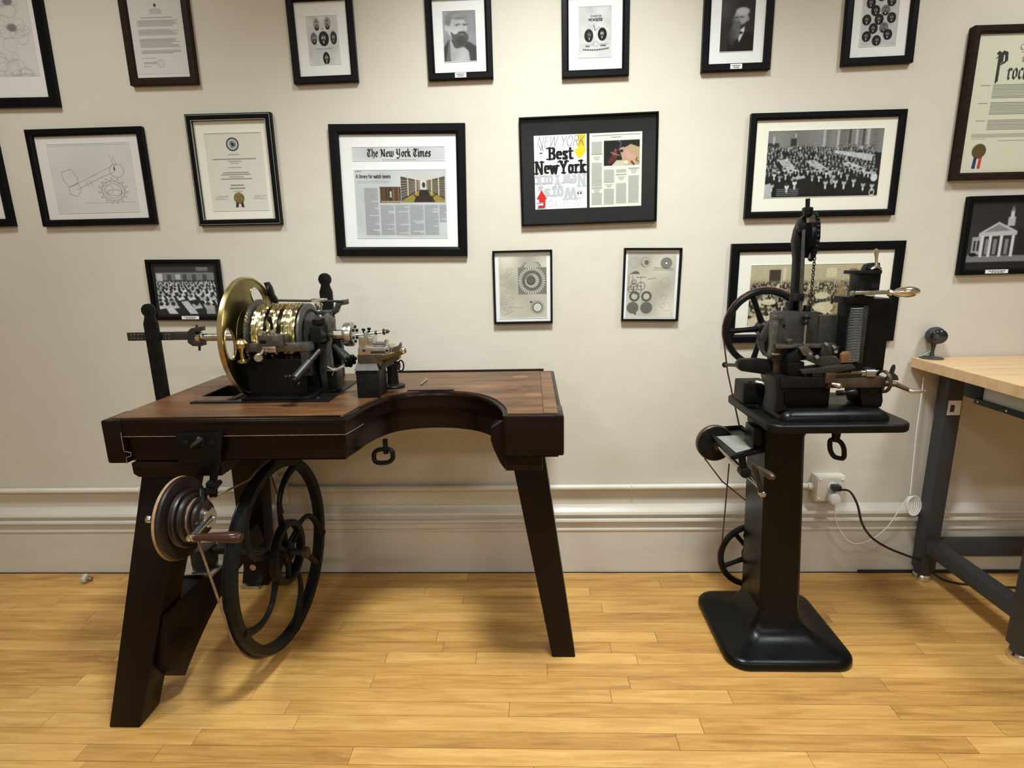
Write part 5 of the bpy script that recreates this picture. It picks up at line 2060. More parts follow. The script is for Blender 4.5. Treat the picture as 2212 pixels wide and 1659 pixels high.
# spindle nose and chuck
xs0 = U(692, 718, AY).x
xc0, xc1 = U(744, 720, AY).x, U(767, 720, AY).x
mb = MB()
mb.lathe((xs0, AY, AZ - 0.001), (1, 0, 0), [(0, .030), (0.004, .032), (0.022, .032), (0.024, .024), (0.034, .024)], 32)
part(mb, 'spindle_collar', M_IRON)
mb = MB()
mb.lathe((xs0 + 0.03, AY, AZ - 0.001), (1, 0, 0), [(0, .017), (xc0 - xs0 - 0.03, .017)], 28)
part(mb, 'spindle_nose', M_CHROME)
mb = MB()
mb.lathe((xc0, AY, AZ - 0.001), (1, 0, 0), [(0, .030), (0.003, .038), (0.010, .0395), (xc1 - xc0 - 0.008, .0395), (xc1 - xc0 - 0.003, .036), (xc1 - xc0, .028)], 40)
ck = part(mb, 'chuck', M_STEEL)
for k in range(6):
    a = 2 * PI * k / 6 + .4
    mb = MB()
    mb.cyl((xc1 - 0.004, AY + 0.024 * math.cos(a), AZ + 0.024 * math.sin(a)), (xc1 + 0.004, AY + 0.024 * math.cos(a), AZ + 0.024 * math.sin(a)), 0.005, seg=10)
    part(mb, 'chuck_screw', M_IRON, ck)
# rear shaft, its clamp and the perforated flat bar to the left
xr0 = U(428, 726, AY).x
mb = MB()
mb.lathe((xr0, AY, AZ - 0.003), (1, 0, 0), [(0, .0125), (WX - xr0 - 0.002, .0125)], 24)
part(mb, 'rear_shaft', M_STEEL)
c = U(419, 728, AY)
mb = MB()
mb.ppoly([(405, 716), (412, 709), (430, 707), (431, 716), (421, 717), (421, 738), (433, 738), (434, 748), (416, 748), (405, 740)], AY - 0.018, 0.036, 0.0015)
cl = part(mb, 'shaft_clamp', M_DSTEEL)
for x, y0_, y1_ in ((425, 702, 712), (431, 744, 757)):
    mb = MB()
    mb.cyl(U(x, y0_, AY), U(x, y1_, AY), 0.004, seg=10)
    part(mb, 'clamp_bolt', M_DSTEEL, cl)
mb = MB()
mb.lathe((xr0 - 0.006, AY, AZ - 0.003), (1, 0, 0), [(0, .014), (0.004, .018), (0.018, .018), (0.022, .014)], 24)
part(mb, 'shaft_collar', M_CHROME, cl)
xe = U(276, 727, -0.40).x
z0_, z1_ = U(300, 736, -0.42).z, U(300, 718, -0.42).z
mb = MB()
mb.box((U(276, 727, -0.42).x, -0.424, z0_), (U(408, 727, -0.42).x, -0.414, z1_), 0.003)
fbar = part(mb, 'perforated_bar', M_DSTEEL)
for x in (284, 291, 299, 307, 343, 350, 358, 366):
    for y in (722.5, 731):
        q = U(x, y, -0.4245)
        mb = MB()
        mb.lathe(q, (0, -1, 0), [(0, .0022), (0.0008, .0022)], 10)
        part(mb, 'peg_hole', M_STEEL, fbar)
# rear rod, its pillar and the bent finger at right
ry = -0.36
mb = MB()
mb.tube([U(600, 649, ry), U(742, 651, ry)], 0.0042, 10)
rod = part(mb, 'rear_rod', M_DSTEEL)
mb = MB()
mb.pbox(672, 645, 702, 652, ry - 0.012, 0.024, 0.001)
part(mb, 'rod_clamp', M_STEEL, rod)
mb = MB()
q = U(690, 676, ry)
mb.lathe(q, (0, 0, 1), [(0, .014), (0.006, .016), (0.010, .010), (0.020, .010), (0.026, .014), (0.034, .013)], 20)
part(mb, 'rod_pillar', M_STEEL, rod)
mb = MB()
mb.ppoly([(668, 673), (716, 670), (718, 676), (712, 681), (670, 679)], ry - 0.02, 0.04, 0.001)
part(mb, 'pillar_plate', M_GSTEEL, rod)
mb = MB()
mb.ppoly([(751, 646), (752, 657), (736, 660), (730, 675), (722, 680), (717, 679), (720, 670), (727, 650)], ry, 0.012, 0.001)
part(mb, 'bent_finger', M_GSTEEL)
mb = MB()
mb.ppoly([(569, 611), (577, 609), (584, 620), (589, 636), (598, 650), (596, 658), (586, 652), (578, 634)], -0.33, 0.02, 0.002)
part(mb, 'curved_arm', M_BLACK)

# ------------------------------------------------------------------ slide rest
SY = -0.55
rest = thing('slide_rest', 'steel slide rest with tool holder on black block, right of lathe', 'slide rest', (U(797, 861, SY).x, SY, T0))


def sp(mb, name, mat, parent=None):
    return mb.build(name, mat, rest, parent=parent)


xa, xb = U(773, 861, SY).x, U(821, 861, SY).x
mb = MB()
mb.box((xa, SY, T0), (xb, SY + 0.10, U(800, 800, SY).z), 0.002)
sp(mb, 'block', M_IRON)
zb = U(800, 800, SY).z
mb = MB()
zt_ = U(800, 784, SY).z
V = [(xa - 0.004, SY - 0.004, zb), (xb + 0.004, SY - 0.004, zb), (xb + 0.004, SY + 0.12, zb), (xa - 0.004, SY + 0.12, zb), (xa + 0.006, SY + 0.004, zt_), (xb - 0.004, SY + 0.004, zt_), (xb - 0.004, SY + 0.12, zt_), (xa + 0.006, SY + 0.12, zt_)]
mb.raw(V, [(0, 3, 2, 1), (4, 5, 6, 7), (0, 1, 5, 4), (1, 2, 6, 5), (2, 3, 7, 6), (3, 0, 4, 7)])
sp(mb, 'bevelled_cap', M_GSTEEL)
q = UZ(848, 840, T0)
mb = MB()
mb.lathe((q.x - 0.004, q.y + 0.03, T0), (0, 0, 1), [(0, .040), (0.006, .041), (0.009, .038), (0.012, .020), (0.06, .018), (0.085, .020)], 36)
sp(mb, 'round_foot', M_IRON)
mb = MB()
mb.pbox(772, 766, 826, 785, SY - 0.002, 0.10, 0.002)
sp(mb, 'lower_slide', M_GSTEEL)
mb = MB()
mb.pbox(773, 750, 842, 767, SY - 0.012, 0.07, 0.002)
us = sp(mb, 'upper_slide', M_STEEL)
for x in (786, 836):
    mb = MB()
    mb.lathe(U(x, 757, SY - 0.011), (0, -1, 0), [(0, .004), (.003, .004), (.004, .003)], 12)
    sp(mb, 'slide_screw', M_IRON, us)
mb = MB()
mb.pbox(800, 758, 832, 764, SY - 0.014, 0.01, 0.001)
sp(mb, 'gib', M_DSTEEL, us)
mb = MB()
mb.pbox(774, 728, 806, 750, SY, 0.05, 0.002)
th = sp(mb, 'tool_post', M_STEEL)
mb = MB()
mb.pbox(786, 716, 794, 748, SY - 0.004, 0.03, 0.003)
sp(mb, 'tool_clamp', M_STEEL, th)
mb = MB()
mb.tube([U(768, 723, SY + 0.012), U(838, 716, SY + 0.012)], 0.0045, 10)
tr = sp(mb, 'tool_rod', M_STEEL)
for x, y, s in ((829, 717, .010), (836, 716, .007), (812, 719, .007)):
    mb = MB()
    q = U(x, y, SY + 0.012)
    mb.lathe(q - Vector((.003, 0, 0)), (1, 0, 0.1), [(0, s * .8), (.002, s), (.005, s), (.007, s * .8)], 14)
    sp(mb, 'rod_nut', M_DSTEEL, tr)
mb = MB()
mb.tube([U(838, 716, SY + 0.012), U(842, 715.5, SY + 0.012)], 0.002, 8)
sp(mb, 'tool_tip', M_IRON, tr)
for x, y in ((785, 711), (797, 709)):
    q = U(x, y, SY + 0.01)
    mb = MB()
    mb.lathe((q.x, q.y, q.z - 0.014), (0, 0, 1), [(0, .0028), (.008, .0028), (.010, .006), (.014, .006), (.016, .004)], 12)
    sp(mb, 'post_screw', M_IRON, th)
mb = MB()
mb.tube([U(808, 742, SY + 0.01), U(838, 742, SY + 0.01)], 0.006, 12)
sp(mb, 'cross_feed', M_GSTEEL)
mb = MB()
mb.lathe(U(836, 749, SY + 0.01), (0, 0, 1), [(0, .010), (.008, .010), (.012, .006), (.020, .007), (.024, .003)], 16)
sp(mb, 'feed_knob', M_CHROME)
mb = MB()
mb.ppoly([(845, 752), (860, 747), (864, 740), (866, 746), (864, 757), (846, 762)], SY - 0.005, 0.02, 0.001)
sp(mb, 'finger_lever', M_GSTEEL)
mb = MB()
mb.tube([U(822, 776, SY - 0.005), U(850, 768, SY - 0.02), U(868, 759, SY - 0.03)], [0.006, 0.008, 0.010], 12)
sp(mb, 'handle_shaft', M_OBRASS)
mb = MB()
mb.ball(U(871, 757, SY - 0.03), 0.011, (1, .9, 1), 14)
sp(mb, 'handle_ball', M_CHROME)
mb = MB()
mb.ppoly([(824, 782), (862, 768), (862, 776), (842, 790), (826, 799), (822, 799)], SY + 0.02, 0.03, 0.001)
sp(mb, 'support_arm', M_GSTEEL)
for x, y, w_, h_ in ((866, 790, .0075, .017), (858, 790, .007, .012)):
    q = U(x, y, SY - 0.01)
    mb = MB()
    mb.tube([(q.x + w_ * math.cos(t), q.y + 0.006 * math.cos(t), q.z + h_ * math.sin(t)) for t in [2 * PI * k / 20 for k in range(20)]], 0.0024, 7, closed=True)
    sp(mb, 'crank_ring', M_BLACK)
mb = MB()
mb.cyl(U(852, 783, SY), U(862, 783, SY - 0.01), 0.004, seg=10)
sp(mb, 'crank_stem', M_BLACK)

# ------------------------------------------------------------------ hand crank with stepped pulley under the bench front
PXX, PY, PZ = -1.0, -0.85, 0.679
crank = thing('crank_pulley', 'stepped dark wooden pulley with hand crank hanging below bench front', 'pulley', (PXX, PY, 0.56))


def cp(mb, name, mat, parent=None, label=None):
    return mb.build(name, mat, crank, parent=parent, label=label)


mb = MB()
mb.ppoly([(378, 937), (480, 934), (480, 944), (474, 1000), (466, 1035), (466, 1075), (452, 1075), (452, 1010), (440, 1000), (385, 1000), (378, 950)], YF - 0.012, 0.012, 0.002)
cp(mb, 'mounting_plate', M_BLACK)
for x, y in ((402, 957), (458, 958)):
    mb = MB()
    mb.lathe(U(x, y, YF - 0.013), (0, -1, 0), [(0, .009), (.002, .009), (.003, .006)], 16)
    cp(mb, 'bolt_slot', M_IRON)
mb = MB()
q = U(431, 955, YF - 0.013)
mb.lathe(q, (0, -1, 0), [(0, .018), (.004, .018), (.010, .012), (.016, .010)], 20)
wn = cp(mb, 'wing_nut', M_BLACK)
mb = MB()
mb.tube([q + Vector((-0.018, -0.014, -0.010)), q + Vector((0, -0.016, 0.002)), q + Vector((0.016, -0.014, 0.012))], [0.004, 0.007, 0.004], 10)
cp(mb, 'wing', M_DSTEEL, wn)
mb = MB()
mb.tube([U(459, 1060, YF - 0.01), (U(459, 1060, YF).x - 0.004, -0.81, PZ + 0.06), (-0.935, PY, PZ + 0.02), (-0.935, PY, PZ)], [0.014, 0.014, 0.014, 0.016], 12)
cp(mb, 'hanger_arm', M_BLACK)
mb = MB()
mb.tube([U(452, 1045, -0.82), U(466, 1050, -0.83), U(476, 1040, -0.83)], [0.012, 0.010, 0.007], 10)
cp(mb, 'hanger_knob', M_BLACK)
mb = MB()
mb.lathe((U(316, 1122, PY).x, PY, PZ - 0.004), (1, 0, 0), [(0, .005), (.004, .011), (.012, .012), (.018, .010), (.02, .007), (.19, .007)], 16)
cp(mb, 'axle', M_STEEL)
steps = [(0.0, .114), (0.004, .1165), (0.009, .1165), (0.013, .113), (0.014, .080), (0.016, .082), (0.022, .076), (0.026, .083), (0.030, .080), (0.031, .068), (0.036, .064), (0.041, .071), (0.044, .068), (0.045, .057), (0.050, .053), (0.055, .060), (0.058, .057), (0.059, .047), (0.064, .043), (0.069, .049), (0.072, .046), (0.074, .036), (0.082, .030)]
mb = MB()
mb.lathe((PXX, PY, PZ), (1, 0, 0), steps, 56)
pu = cp(mb, 'stepped_pulley', M_BROWNTURN)
mb = MB()
mb.ring((PXX - 0.002, PY, PZ), (1, 0, 0), 0.100, 0.1172, 0.010, 72, 0.003)
cp(mb, 'pale_rim', M_TANEDGE, pu, 'worn pale tan rim')
hx = -0.916
mb = MB()
mb.lathe((hx - 0.004, PY, PZ), (1, 0, 0), [(0, .026), (.002, .028), (.007, .028), (.009, .026)], 36)
hub = cp(mb, 'hub_disc', M_CHROME)
mb = MB()
mb.lathe((hx + 0.005, PY, PZ), (1, 0, 0), [(0, .007), (.004, .007), (.005, .005), (.010, .004)], 14)
cp(mb, 'hub_screw', M_STEEL, hub)
he = UX(414, 1161, hx)
mb = MB()
mb.tube([(hx, PY, PZ), (hx, he.y, he.z)], [0.011, 0.009], 12)
cp(mb, 'crank_arm', M_STEEL)
mb = MB()
mb.lathe((he.x - 0.012, he.y, he.z), (1, 0, 0), [(0, .008), (.003, .0105), (.008, .011), (.010, .009), (.014, .0095), (.017, .012), (.022, .012)], 20)
cp(mb, 'ferrule', M_CHROME)
mb = MB()
hl = UX(525, 1161, hx).y
Lh = U(524, 1160, he.y).x - he.x - 0.01
mb.lathe((he.x + 0.010, he.y, he.z), (1, 0, 0), [(0, .0105), (Lh * .15, .0095), (Lh * .4, .0125), (Lh * .75, .0155), (Lh * .9, .015), (Lh * .98, .011), (Lh, .005)], 24)
cp(mb, 'wooden_grip', M_HANDLE)

# ------------------------------------------------------------------ flywheel
FX, FY, FZ, FR = -0.889, -0.52, 0.386, 0.333
fly = thing('flywheel', 'large black iron flywheel with curved spokes under old workbench', 'wheel', (FX, FY, 0.05))
RT = Matrix.Rotation(math.radians(-2), 3, 'Z')
FO = Vector((FX, FY, FZ))


def fp_(x, y, z):
    return FO + RT @ Vector((x, y, z))


AXF = RT @ Vector((1, 0, 0))


def fw(mb, name, mat, parent=None):
    return mb.build(name, mat, fly, parent=parent)


mb = MB()
mb.ring(FO, AXF, FR - 0.034, FR, 0.038, 96, 0.006)
rim = fw(mb, 'rim', M_IRON)
mb = MB()
mb.torus(FO - AXF * 0.012, AXF, FR + 0.001, 0.0035, 96, 8)
fw(mb, 'cord_groove', M_BLACK, rim)
mb = MB()
mb.lathe(FO - AXF * 0.035, AXF, [(0, .030), (.006, .036), (.064, .036), (.070, .030)], 28)
fw(mb, 'hub', M_IRON)
mb = MB()
mb.ring(FO + AXF * 0.022, AXF, 0.088, 0.112, 0.030, 56, 0.005)
ir = fw(mb, 'inner_pulley', M_IRON)
for k in range(5):
    a0 = math.radians(68 + 72 * k)
    pts, rad = [], []
    for j in range(13):
        t = j / 12
        rr_ = 0.03 + (FR - 0.045) * t
        a = a0 + 0.36 * math.sin(t * PI * 1.1) - 0.10 * t
        pts.append(fp_(0.004, rr_ * math.cos(a), rr_ * math.sin(a)))
        rad.append(0.016 - 0.007 * math.sin(t * PI) + (0.006 if t > .93 else 0))
    mb = MB()
    mb.tube(pts, rad, 10)
    fw(mb, 'spoke', M_IRON)
for k in range(3):
    a0 = math.radians(20 + 120 * k)
    mb = MB()
    mb.tube([fp_(0.022, 0.03 * math.cos(a0), 0.03 * math.sin(a0)), fp_(0.022, 0.095 * math.cos(a0), 0.095 * math.sin(a0))], 0.010, 8)
    fw(mb, 'inner_spoke', M_IRON, ir)
mb = MB()
mb.tube([fp_(-0.27, 0, 0), fp_(0.09, 0, 0)], 0.012, 14)
fw(mb, 'axle', M_DSTEEL)
mb = MB()
mb.lathe(fp_(0.075, 0, 0), AXF, [(0, .014), (.004, .019), (.020, .019), (.024, .012)], 16)
fw(mb, 'axle_nut', M_BRONZE)
mb = MB()
mb.tube([fp_(0.065, 0, 0), fp_(0.068, 0.06, -0.05), fp_(0.07, 0.10, -0.10)], [0.013, 0.011, 0.010], 10)
fw(mb, 'crank_throw', M_IRON)

zb_ = 0.336
mb = MB()
mb.box((-1.225, -0.60, zb_), (-1.10, -0.44, zb_ + 0.010), 0.002)
bp_ = mb.build('bearing_plate', M_STEEL, fly, label='bright steel bearing plate')
mb = MB()
mb.box((-1.20, -0.555, zb_ + 0.009), (-1.14, -0.485, zb_ + 0.070), 0.006)
mb.build('bearing_block', M_DSTEEL, fly, parent=bp_)
for y in (-0.585, -0.455):
    mb = MB()
    mb.lathe((-1.17, y, zb_ + 0.009), (0, 0, 1), [(0, .010), (.006, .010), (.008, .005), (.014, .005)], 8)
    mb.build('bolt', M_STEEL, fly, parent=bp_)

# treadle bearing on the floor behind the wheel
q = UZ(540, 1268, 0)
tb_ = thing('treadle_bearing', 'small iron floor bearing with steel plate behind flywheel', 'bearing', (q.x, q.y, 0))
mb = MB()
mb.box((q.x - 0.03, q.y - 0.02, 0), (q.x + 0.05, q.y + 0.08, 0.016), 0.003)
mb.build('plate', M_STEEL, tb_)
mb = MB()
mb.ppoly([(523, 1262), (575, 1258), (570, 1200), (548, 1180), (528, 1200)], q.y + 0.02, 0.03, 0.003)
mb.build('pedestal', M_IRON, tb_)
mb = MB()
mb.cyl((q.x + 0.03, q.y - 0.01, 0.10), (q.x + 0.03, q.y + 0.08, 0.10), 0.014, seg=14)
mb.build('pin', M_STEEL, tb_)

# cords
def arcpts(c, ax, r, a0, a1, n, ref=None):
    out = []
    for i in range(n + 1):
        a = math.radians(a0 + (a1 - a0) * i / n)
        out.append(c + RT @ Vector((-0.012, (r) * math.cos(a), (r) * math.sin(a))))
    return out


mb = MB()
pa = Vector((PXX + 0.050, PY + 0.045, PZ + 0.030))
pb = Vector((PXX + 0.050, PY - 0.020, PZ - 0.052))
loop = [pa] + arcpts(FO, AXF, FR + 0.006, 110, -176, 44) + [pb] + [Vector((PXX + 0.050, PY - 0.056 * math.cos(t), PZ + 0.056 * math.sin(t))) for t in (-0.5, 0.0, 0.5, 1.0, 1.5, 2.0)]
mb.tube(loop, 0.0034, 8, closed=True)
tag(mb.build('leather_drive_cord', M_LEATHER), 'tan leather drive cord looping from stepped pulley round large flywheel', 'cord')
mb = MB()
mb.tube([U(566, 985, -0.42), U(587, 1030, -0.45), U(613, 1108, -0.50)], 0.0028, 8)
tag(mb.build('lower_cord', M_REDCORD), 'thin dark cord running down behind flywheel from bench underside', 'cord')


# ================================================================== pedestal stand of the straight line engine
TZ = 0.87
ped = thing('pedestal_stand', 'black cast iron pedestal with flared square base, side tray and crank', 'stand', (0.868, -0.42, 0))
BXc, BYc = 0.869, -0.42


def rrect(cx, cy, hx, hy, r, z, n=6):
    out = []
    for sx, sy, a0 in ((1, 1, 0), (-1, 1, 90), (-1, -1, 180), (1, -1, 270)):
        for k in range(n + 1):
            a = math.radians(a0 + 90 * k / n)
            out.append((cx + sx * (hx - r) + r * math.cos(a), cy + sy * (hy - r) + r * math.sin(a), z))
    return out


def loft(mb, loops, cap=True):
    vs = [[mb.bm.verts.new(q) for q in lp] for lp in loops]
    n = len(vs[0])
    for a, b in zip(vs[:-1], vs[1:]):
        for k in range(n):
            k2 = (k + 1) % n
            mb.bm.faces.new((a[k], a[k2], b[k2], b[k]))
    if cap:
        mb.bm.faces.new(vs[0][::-1])
        mb.bm.faces.new(vs[-1])


cxl = (U(1657, 975, -0.51).x + U(1742, 975, -0.51).x) / 2
cxb = (U(1641, 1340, -0.51).x + U(1728, 1340, -0.51).x) / 2
hw_t = (U(1742, 975, -0.51).x - U(1657, 975, -0.51).x) / 2
hw_b = (U(1728, 1330, -0.51).x - U(1641, 1330, -0.51).x) / 2
CY = -0.415
mb = MB()
hx, hy = 0.216, 0.214
loft(mb, [rrect(BXc, BYc, hx - .004, hy - .004, .066, 0.0), rrect(BXc, BYc, hx, hy, .07, .004), rrect(BXc, BYc, hx, hy, .07, .022), rrect(BXc, BYc, hx - .006, hy - .006, .066, .031), rrect(BXc, BYc, hx - .02, hy - .02, .056, .036),
          rrect(BXc, BYc, .155, .155, .05, .046), rrect(BXc, BYc, .118, .120, .040, .060), rrect(cxb, CY, .094, .104, .030, .085), rrect(cxb, CY, hw_b + .006, .096, .022, .115), rrect(cxb, CY, hw_b, .092, .018, .145)])
mb.build('flared_base', M_BLACK, ped, shade=50)
mb = MB()


def oct_loop(cx, cy, hx_, hy_, c, z):
    return [(cx - hx_ + c, cy - hy_, z), (cx + hx_ - c, cy - hy_, z), (cx + hx_, cy - hy_ + c, z), (cx + hx_, cy + hy_ - c, z), (cx + hx_ - c, cy + hy_, z), (cx - hx_ + c, cy + hy_, z), (cx - hx_, cy + hy_ - c, z), (cx - hx_, cy - hy_ + c, z)]


loft(mb, [oct_loop(cxb, CY, hw_b, .092, .012, .140), oct_loop(cxl, CY, hw_t, .086, .012, .78), oct_loop(cxl, CY, hw_t + .004, .090, .012, .80), oct_loop(cxl, CY, hw_t + .004, .090, .012, TZ - .026)])
mb.build('column', M_BLACK, ped, shade=30)
tx0 = UZ(1640, 893, TZ).x
xL, xR = UZ(1606, 876, TZ).x - 0.004, UZ(1974, 914, TZ).x
yF = UZ(1800, 919, TZ).y
tcx, thx = (xL + xR) / 2, (xR - xL) / 2
yBk = -0.24
mb = MB()
loft(mb, [rrect(tcx, (yF + yBk) / 2, thx - .003, (yBk - yF) / 2 - .003, .042, TZ - .026), rrect(tcx, (yF + yBk) / 2, thx, (yBk - yF) / 2, .045, TZ - .022), rrect(tcx, (yF + yBk) / 2, thx, (yBk - yF) / 2, .045, TZ - .004), rrect(tcx, (yF + yBk) / 2, thx - .004, (yBk - yF) / 2 - .004, .042, TZ)])
mb.build('tray_top', M_IRON, ped, shade=40)
q = UZ(1647, 880, TZ)
mb = MB()
mb.torus((q.x, q.y, TZ + .001), (0, 0, 1), .018, .0025, 28, 6)
mb.build('boss_ring', M_BRONZE, ped)
# drop ring under the tray
q = U(1805, 950, -0.56)
mb = MB()
zr = U(1808, 970, -0.56).z + .028
mb.cyl((q.x, -0.56, TZ - .024), (q.x, -0.56, zr), 0.016, 0.011, seg=16)
sk = mb.build('ring_shank', M_BLACK, ped)
q = U(1808, 970, -0.56)
L = []
for k in range(32):
    a = 2 * PI * k / 32
    ca, sa = math.cos(a), math.sin(a)
    L.append((q.x + .020 * (abs(ca) ** .6) * (1 if ca > 0 else -1) - .006 * sa * 1.0, -0.56 - 0.006 * ca, q.z + .030 * (abs(sa) ** .8) * (1 if sa > 0 else -1) - 0.008 * ca))
mb = MB()
mb.tube(L, 0.0075, 10, closed=True)
mb.build('pull_ring', M_BLACK, ped, parent=sk)

# lower idler wheel on the column's left side
LC = Vector((0.842, -0.30, 0.242))


def spoked(root, c, R, w, rimw, n, ph, mat, hubr, hubl, spr):
    m = MB()
    m.ring(c, (0, 1, 0), R - rimw, R, w, 72, min(.005, rimw * .3))
    rm = m.build('idler_wheel', mat, root, label='small black spoked wheel')
    m = MB()
    m.lathe(c - Vector((0, hubl, 0)), (0, 1, 0), [(0, hubr * .8), (.006, hubr), (hubl * 1.7, hubr), (hubl * 1.7 + .006, hubr * .8)], 26)
    m.build('hub', mat, root, parent=rm)
    for k in range(n):
        a = math.radians(ph + 360.0 / n * k)
        m = MB()
        e = Vector((math.cos(a), 0, math.sin(a)))
        m.tube([c + e * hubr * .7, c + e * (R * .55), c + e * (R - rimw * .6)], [spr * 1.15, spr * .9, spr], 8)
        m.build('spoke', mat, root, parent=rm)
    return rm


iw_ = spoked(ped, LC, 0.133, 0.024, 0.018, 5, 130, M_IRON, 0.040, 0.026, 0.0095)
mb = MB()
mb.tube([LC - Vector((0, .02, 0)), LC + Vector((.02, -.05, 0)), LC + Vector((.05, -.08, 0))], .014, 10)
mb.build('stub_axle', M_IRON, ped, parent=iw_)

# swinging tray with shaft, pulley and crank on the left of the column
ca_ = ped
pc = Vector((0.672, -0.285, 0.694))
mb = MB()
mb.lathe(pc - Vector((0, .016, 0)), (0, 1, 0), [(0, .055), (.003, .064), (.009, .066), (.013, .061), (.017, .061), (.021, .066), (.027, .064), (.030, .055)], 48)
pp = mb.build('grooved_pulley', M_IRON, ca_)
mb = MB()
mb.ring(pc - Vector((0, .002, 0)), (0, 1, 0), .060, .0675, .022, 64, .002)
mb.build('pulley_rim', M_BRONZE, ca_, parent=pp)
mb = MB()
mb.lathe(pc - Vector((0, .045, 0)), (0, 1, 0), [(0, .012), (.004, .016), (.03, .018)], 20)
mb.build('pulley_hub', M_DSTEEL, ca_, parent=pp)
se = U(1641, 1051, -0.56)
mb = MB()
mb.tube([pc + Vector((0, -.03, 0)), se], 0.0085, 14)
mb.build('shaft', M_STEEL, ca_)
tq = [UZ(1530, 925, .735), UZ(1602, 920, .735), UZ(1664, 966, .735), UZ(1582, 986, .735)]
mb = MB()
mb.prism([(v.x, v.y, .722) for v in tq], (0, 0, .004))
tf = mb.build('tray_floor', M_BLACK, ca_)
for i in range(4):
    a, b = tq[i], tq[(i + 1) % 4]
    mb = MB()
    mb.tube([(a.x, a.y, .731), (b.x, b.y, .731)], .0075, 4)
    mb.build('tray_rail', M_IRON, ca_)
pts = [UZ(1548, 943, .727), UZ(1600, 940, .727), UZ(1650, 962, .727), UZ(1590, 978, .727)]
mb = MB()
mb.prism([(v.x, v.y, .7265) for v in pts], (0, 0, .0012))
mb.build('tray_liner', M_PAPER, ca_, parent=tf, label='pale crumpled sheet lying in the tray')
c1 = U(1607, 1018, -0.50)
mb = MB()
mb.lathe(c1 - Vector((0, .02, 0)), (0, 1, 0), [(0, .013), (.003, .018), (.034, .018), (.038, .014)], 24)
mb.build('shaft_collar', M_IRON, ca_)
mb = MB()
mb.tube([U(1602, 985, -0.49), c1], .012, 10)
mb.build('hanger', M_IRON, ca_)
mb = MB()
mb.pbox(1628, 925, 1668, 968, -0.47, 0.08, 0.004)
mb.build('pivot_block', M_BLACK, ca_)
mb = MB()
mb.tube([U(1630, 962, -0.45), U(1655, 940, -0.43), U(1690, 940, -0.44)], .014, 10)
mb.build('pivot_arm', M_BLACK, ca_)
ce = U(1646, 1066, -0.575)
ch = U(1628, 1003, -0.575)
mb = MB()
mb.tube([ce, (ce + ch) / 2, ch], [.0095, .008, .009], 10)
mb.build('crank_arm', M_DSTEEL, ca_)
mb = MB()
mb.lathe(ce + Vector((0, -.014, 0)), (0, 1, 0), [(0, .007), (.003, .010), (.022, .010)], 16)
mb.build('crank_boss', M_STEEL, ca_)
mb = MB()
d = U(1672, 1033, -0.68) - ch
Lh = d.length
mb.lathe(ch, d, [(0, .007), (Lh * .1, .0075), (Lh * .15, .006), (Lh * .5, .0105), (Lh * .85, .012), (Lh * .97, .008), (Lh, .004)], 18)
mb.build('grip', M_BRONZE, ca_)

# ================================================================== straight line engine on the pedestal
eng = thing('straight_line_engine', 'dark steel engraving engine with chain and handwheels on pedestal tray', 'machine', (0.93, -0.48, TZ))


def ep(mb, name, mat, parent=None, label=None, shade=35):
    return mb.build(name, mat, eng, parent=parent, label=label, shade=shade)


pl0, pl1 = UZ(1690, 910, TZ), UZ(1927, 909, TZ)
pF = UZ(1800, 912, TZ).y
pcx, phx = (pl0.x + pl1.x) / 2 - .004, (pl1.x - pl0.x) / 2 + .004
pBk = pF + 0.20
phy, pcy = (pBk - pF) / 2, (pBk + pF) / 2
mb = MB()
loft(mb, [rrect(pcx, pcy, phx, phy, .03, TZ), rrect(pcx, pcy, phx, phy, .03, TZ + .010), rrect(pcx, pcy, phx - .006, phy - .006, .026, TZ + .022), rrect(pcx, pcy, phx - .020, phy - .018, .02, TZ + .030), rrect(pcx, pcy, phx - .024, phy - .024, .018, TZ + .034)])
pln = ep(mb, 'plinth', M_BLACK, shade=50)
mb = MB()
mb.pbox(1812, 898, 1833, 912, pF - 0.003, 0.02, 0.002)
ep(mb, 'plinth_notch', M_IRON, pln)
E0 = pF + 0.03     # working depths, front to back
# left C-shaped foot and the cheek box behind it
mb = MB()
mb.ppoly([(1675, 816), (1700, 815), (1700, 838), (1694, 850), (1693, 872), (1706, 886), (1672, 892), (1678, 860)], E0 - 0.005, 0.09, 0.003)
ep(mb, 'left_foot', M_IRON)
mb = MB()
mb.pbox(1606, 828, 1662, 872, UZ(1630, 874, TZ).y, 0.09, 0.004)
ck_ = ep(mb, 'cheek_box', M_IRON)
for x in (1620, 1634):
    q = U(x, 828, UZ(1630, 874, TZ).y + 0.02)
    mb = MB()
    mb.lathe((q.x, q.y, q.z - .004), (0, 0, 1), [(0, .007), (.006, .007), (.008, .005), (.012, .005)], 14)
    ep(mb, 'cheek_bolt', M_IRON, ck_)
mb = MB()
yy = UZ(1630, 874, TZ).y - .01
mb.tube([U(1632, 824, yy), U(1645, 826, yy - .01), U(1660, 834, yy - .02), U(1676, 834, yy - .03)], [.006, .006, .005, .004], 10)
ep(mb, 'clamp_lever', M_STEEL)
mb = MB()
mb.pbox(1694, 838, 1792, 880, E0 + 0.03, 0.10, 0.003)
ep(mb, 'bed_casting', M_BLACK)
mb = MB()
mb.ppoly([(1858, 834), (1906, 834), (1908, 866), (1904, 880), (1864, 880), (1858, 858)], E0 + 0.01, 0.09, 0.004)
ep(mb, 'right_foot', M_BLACK)
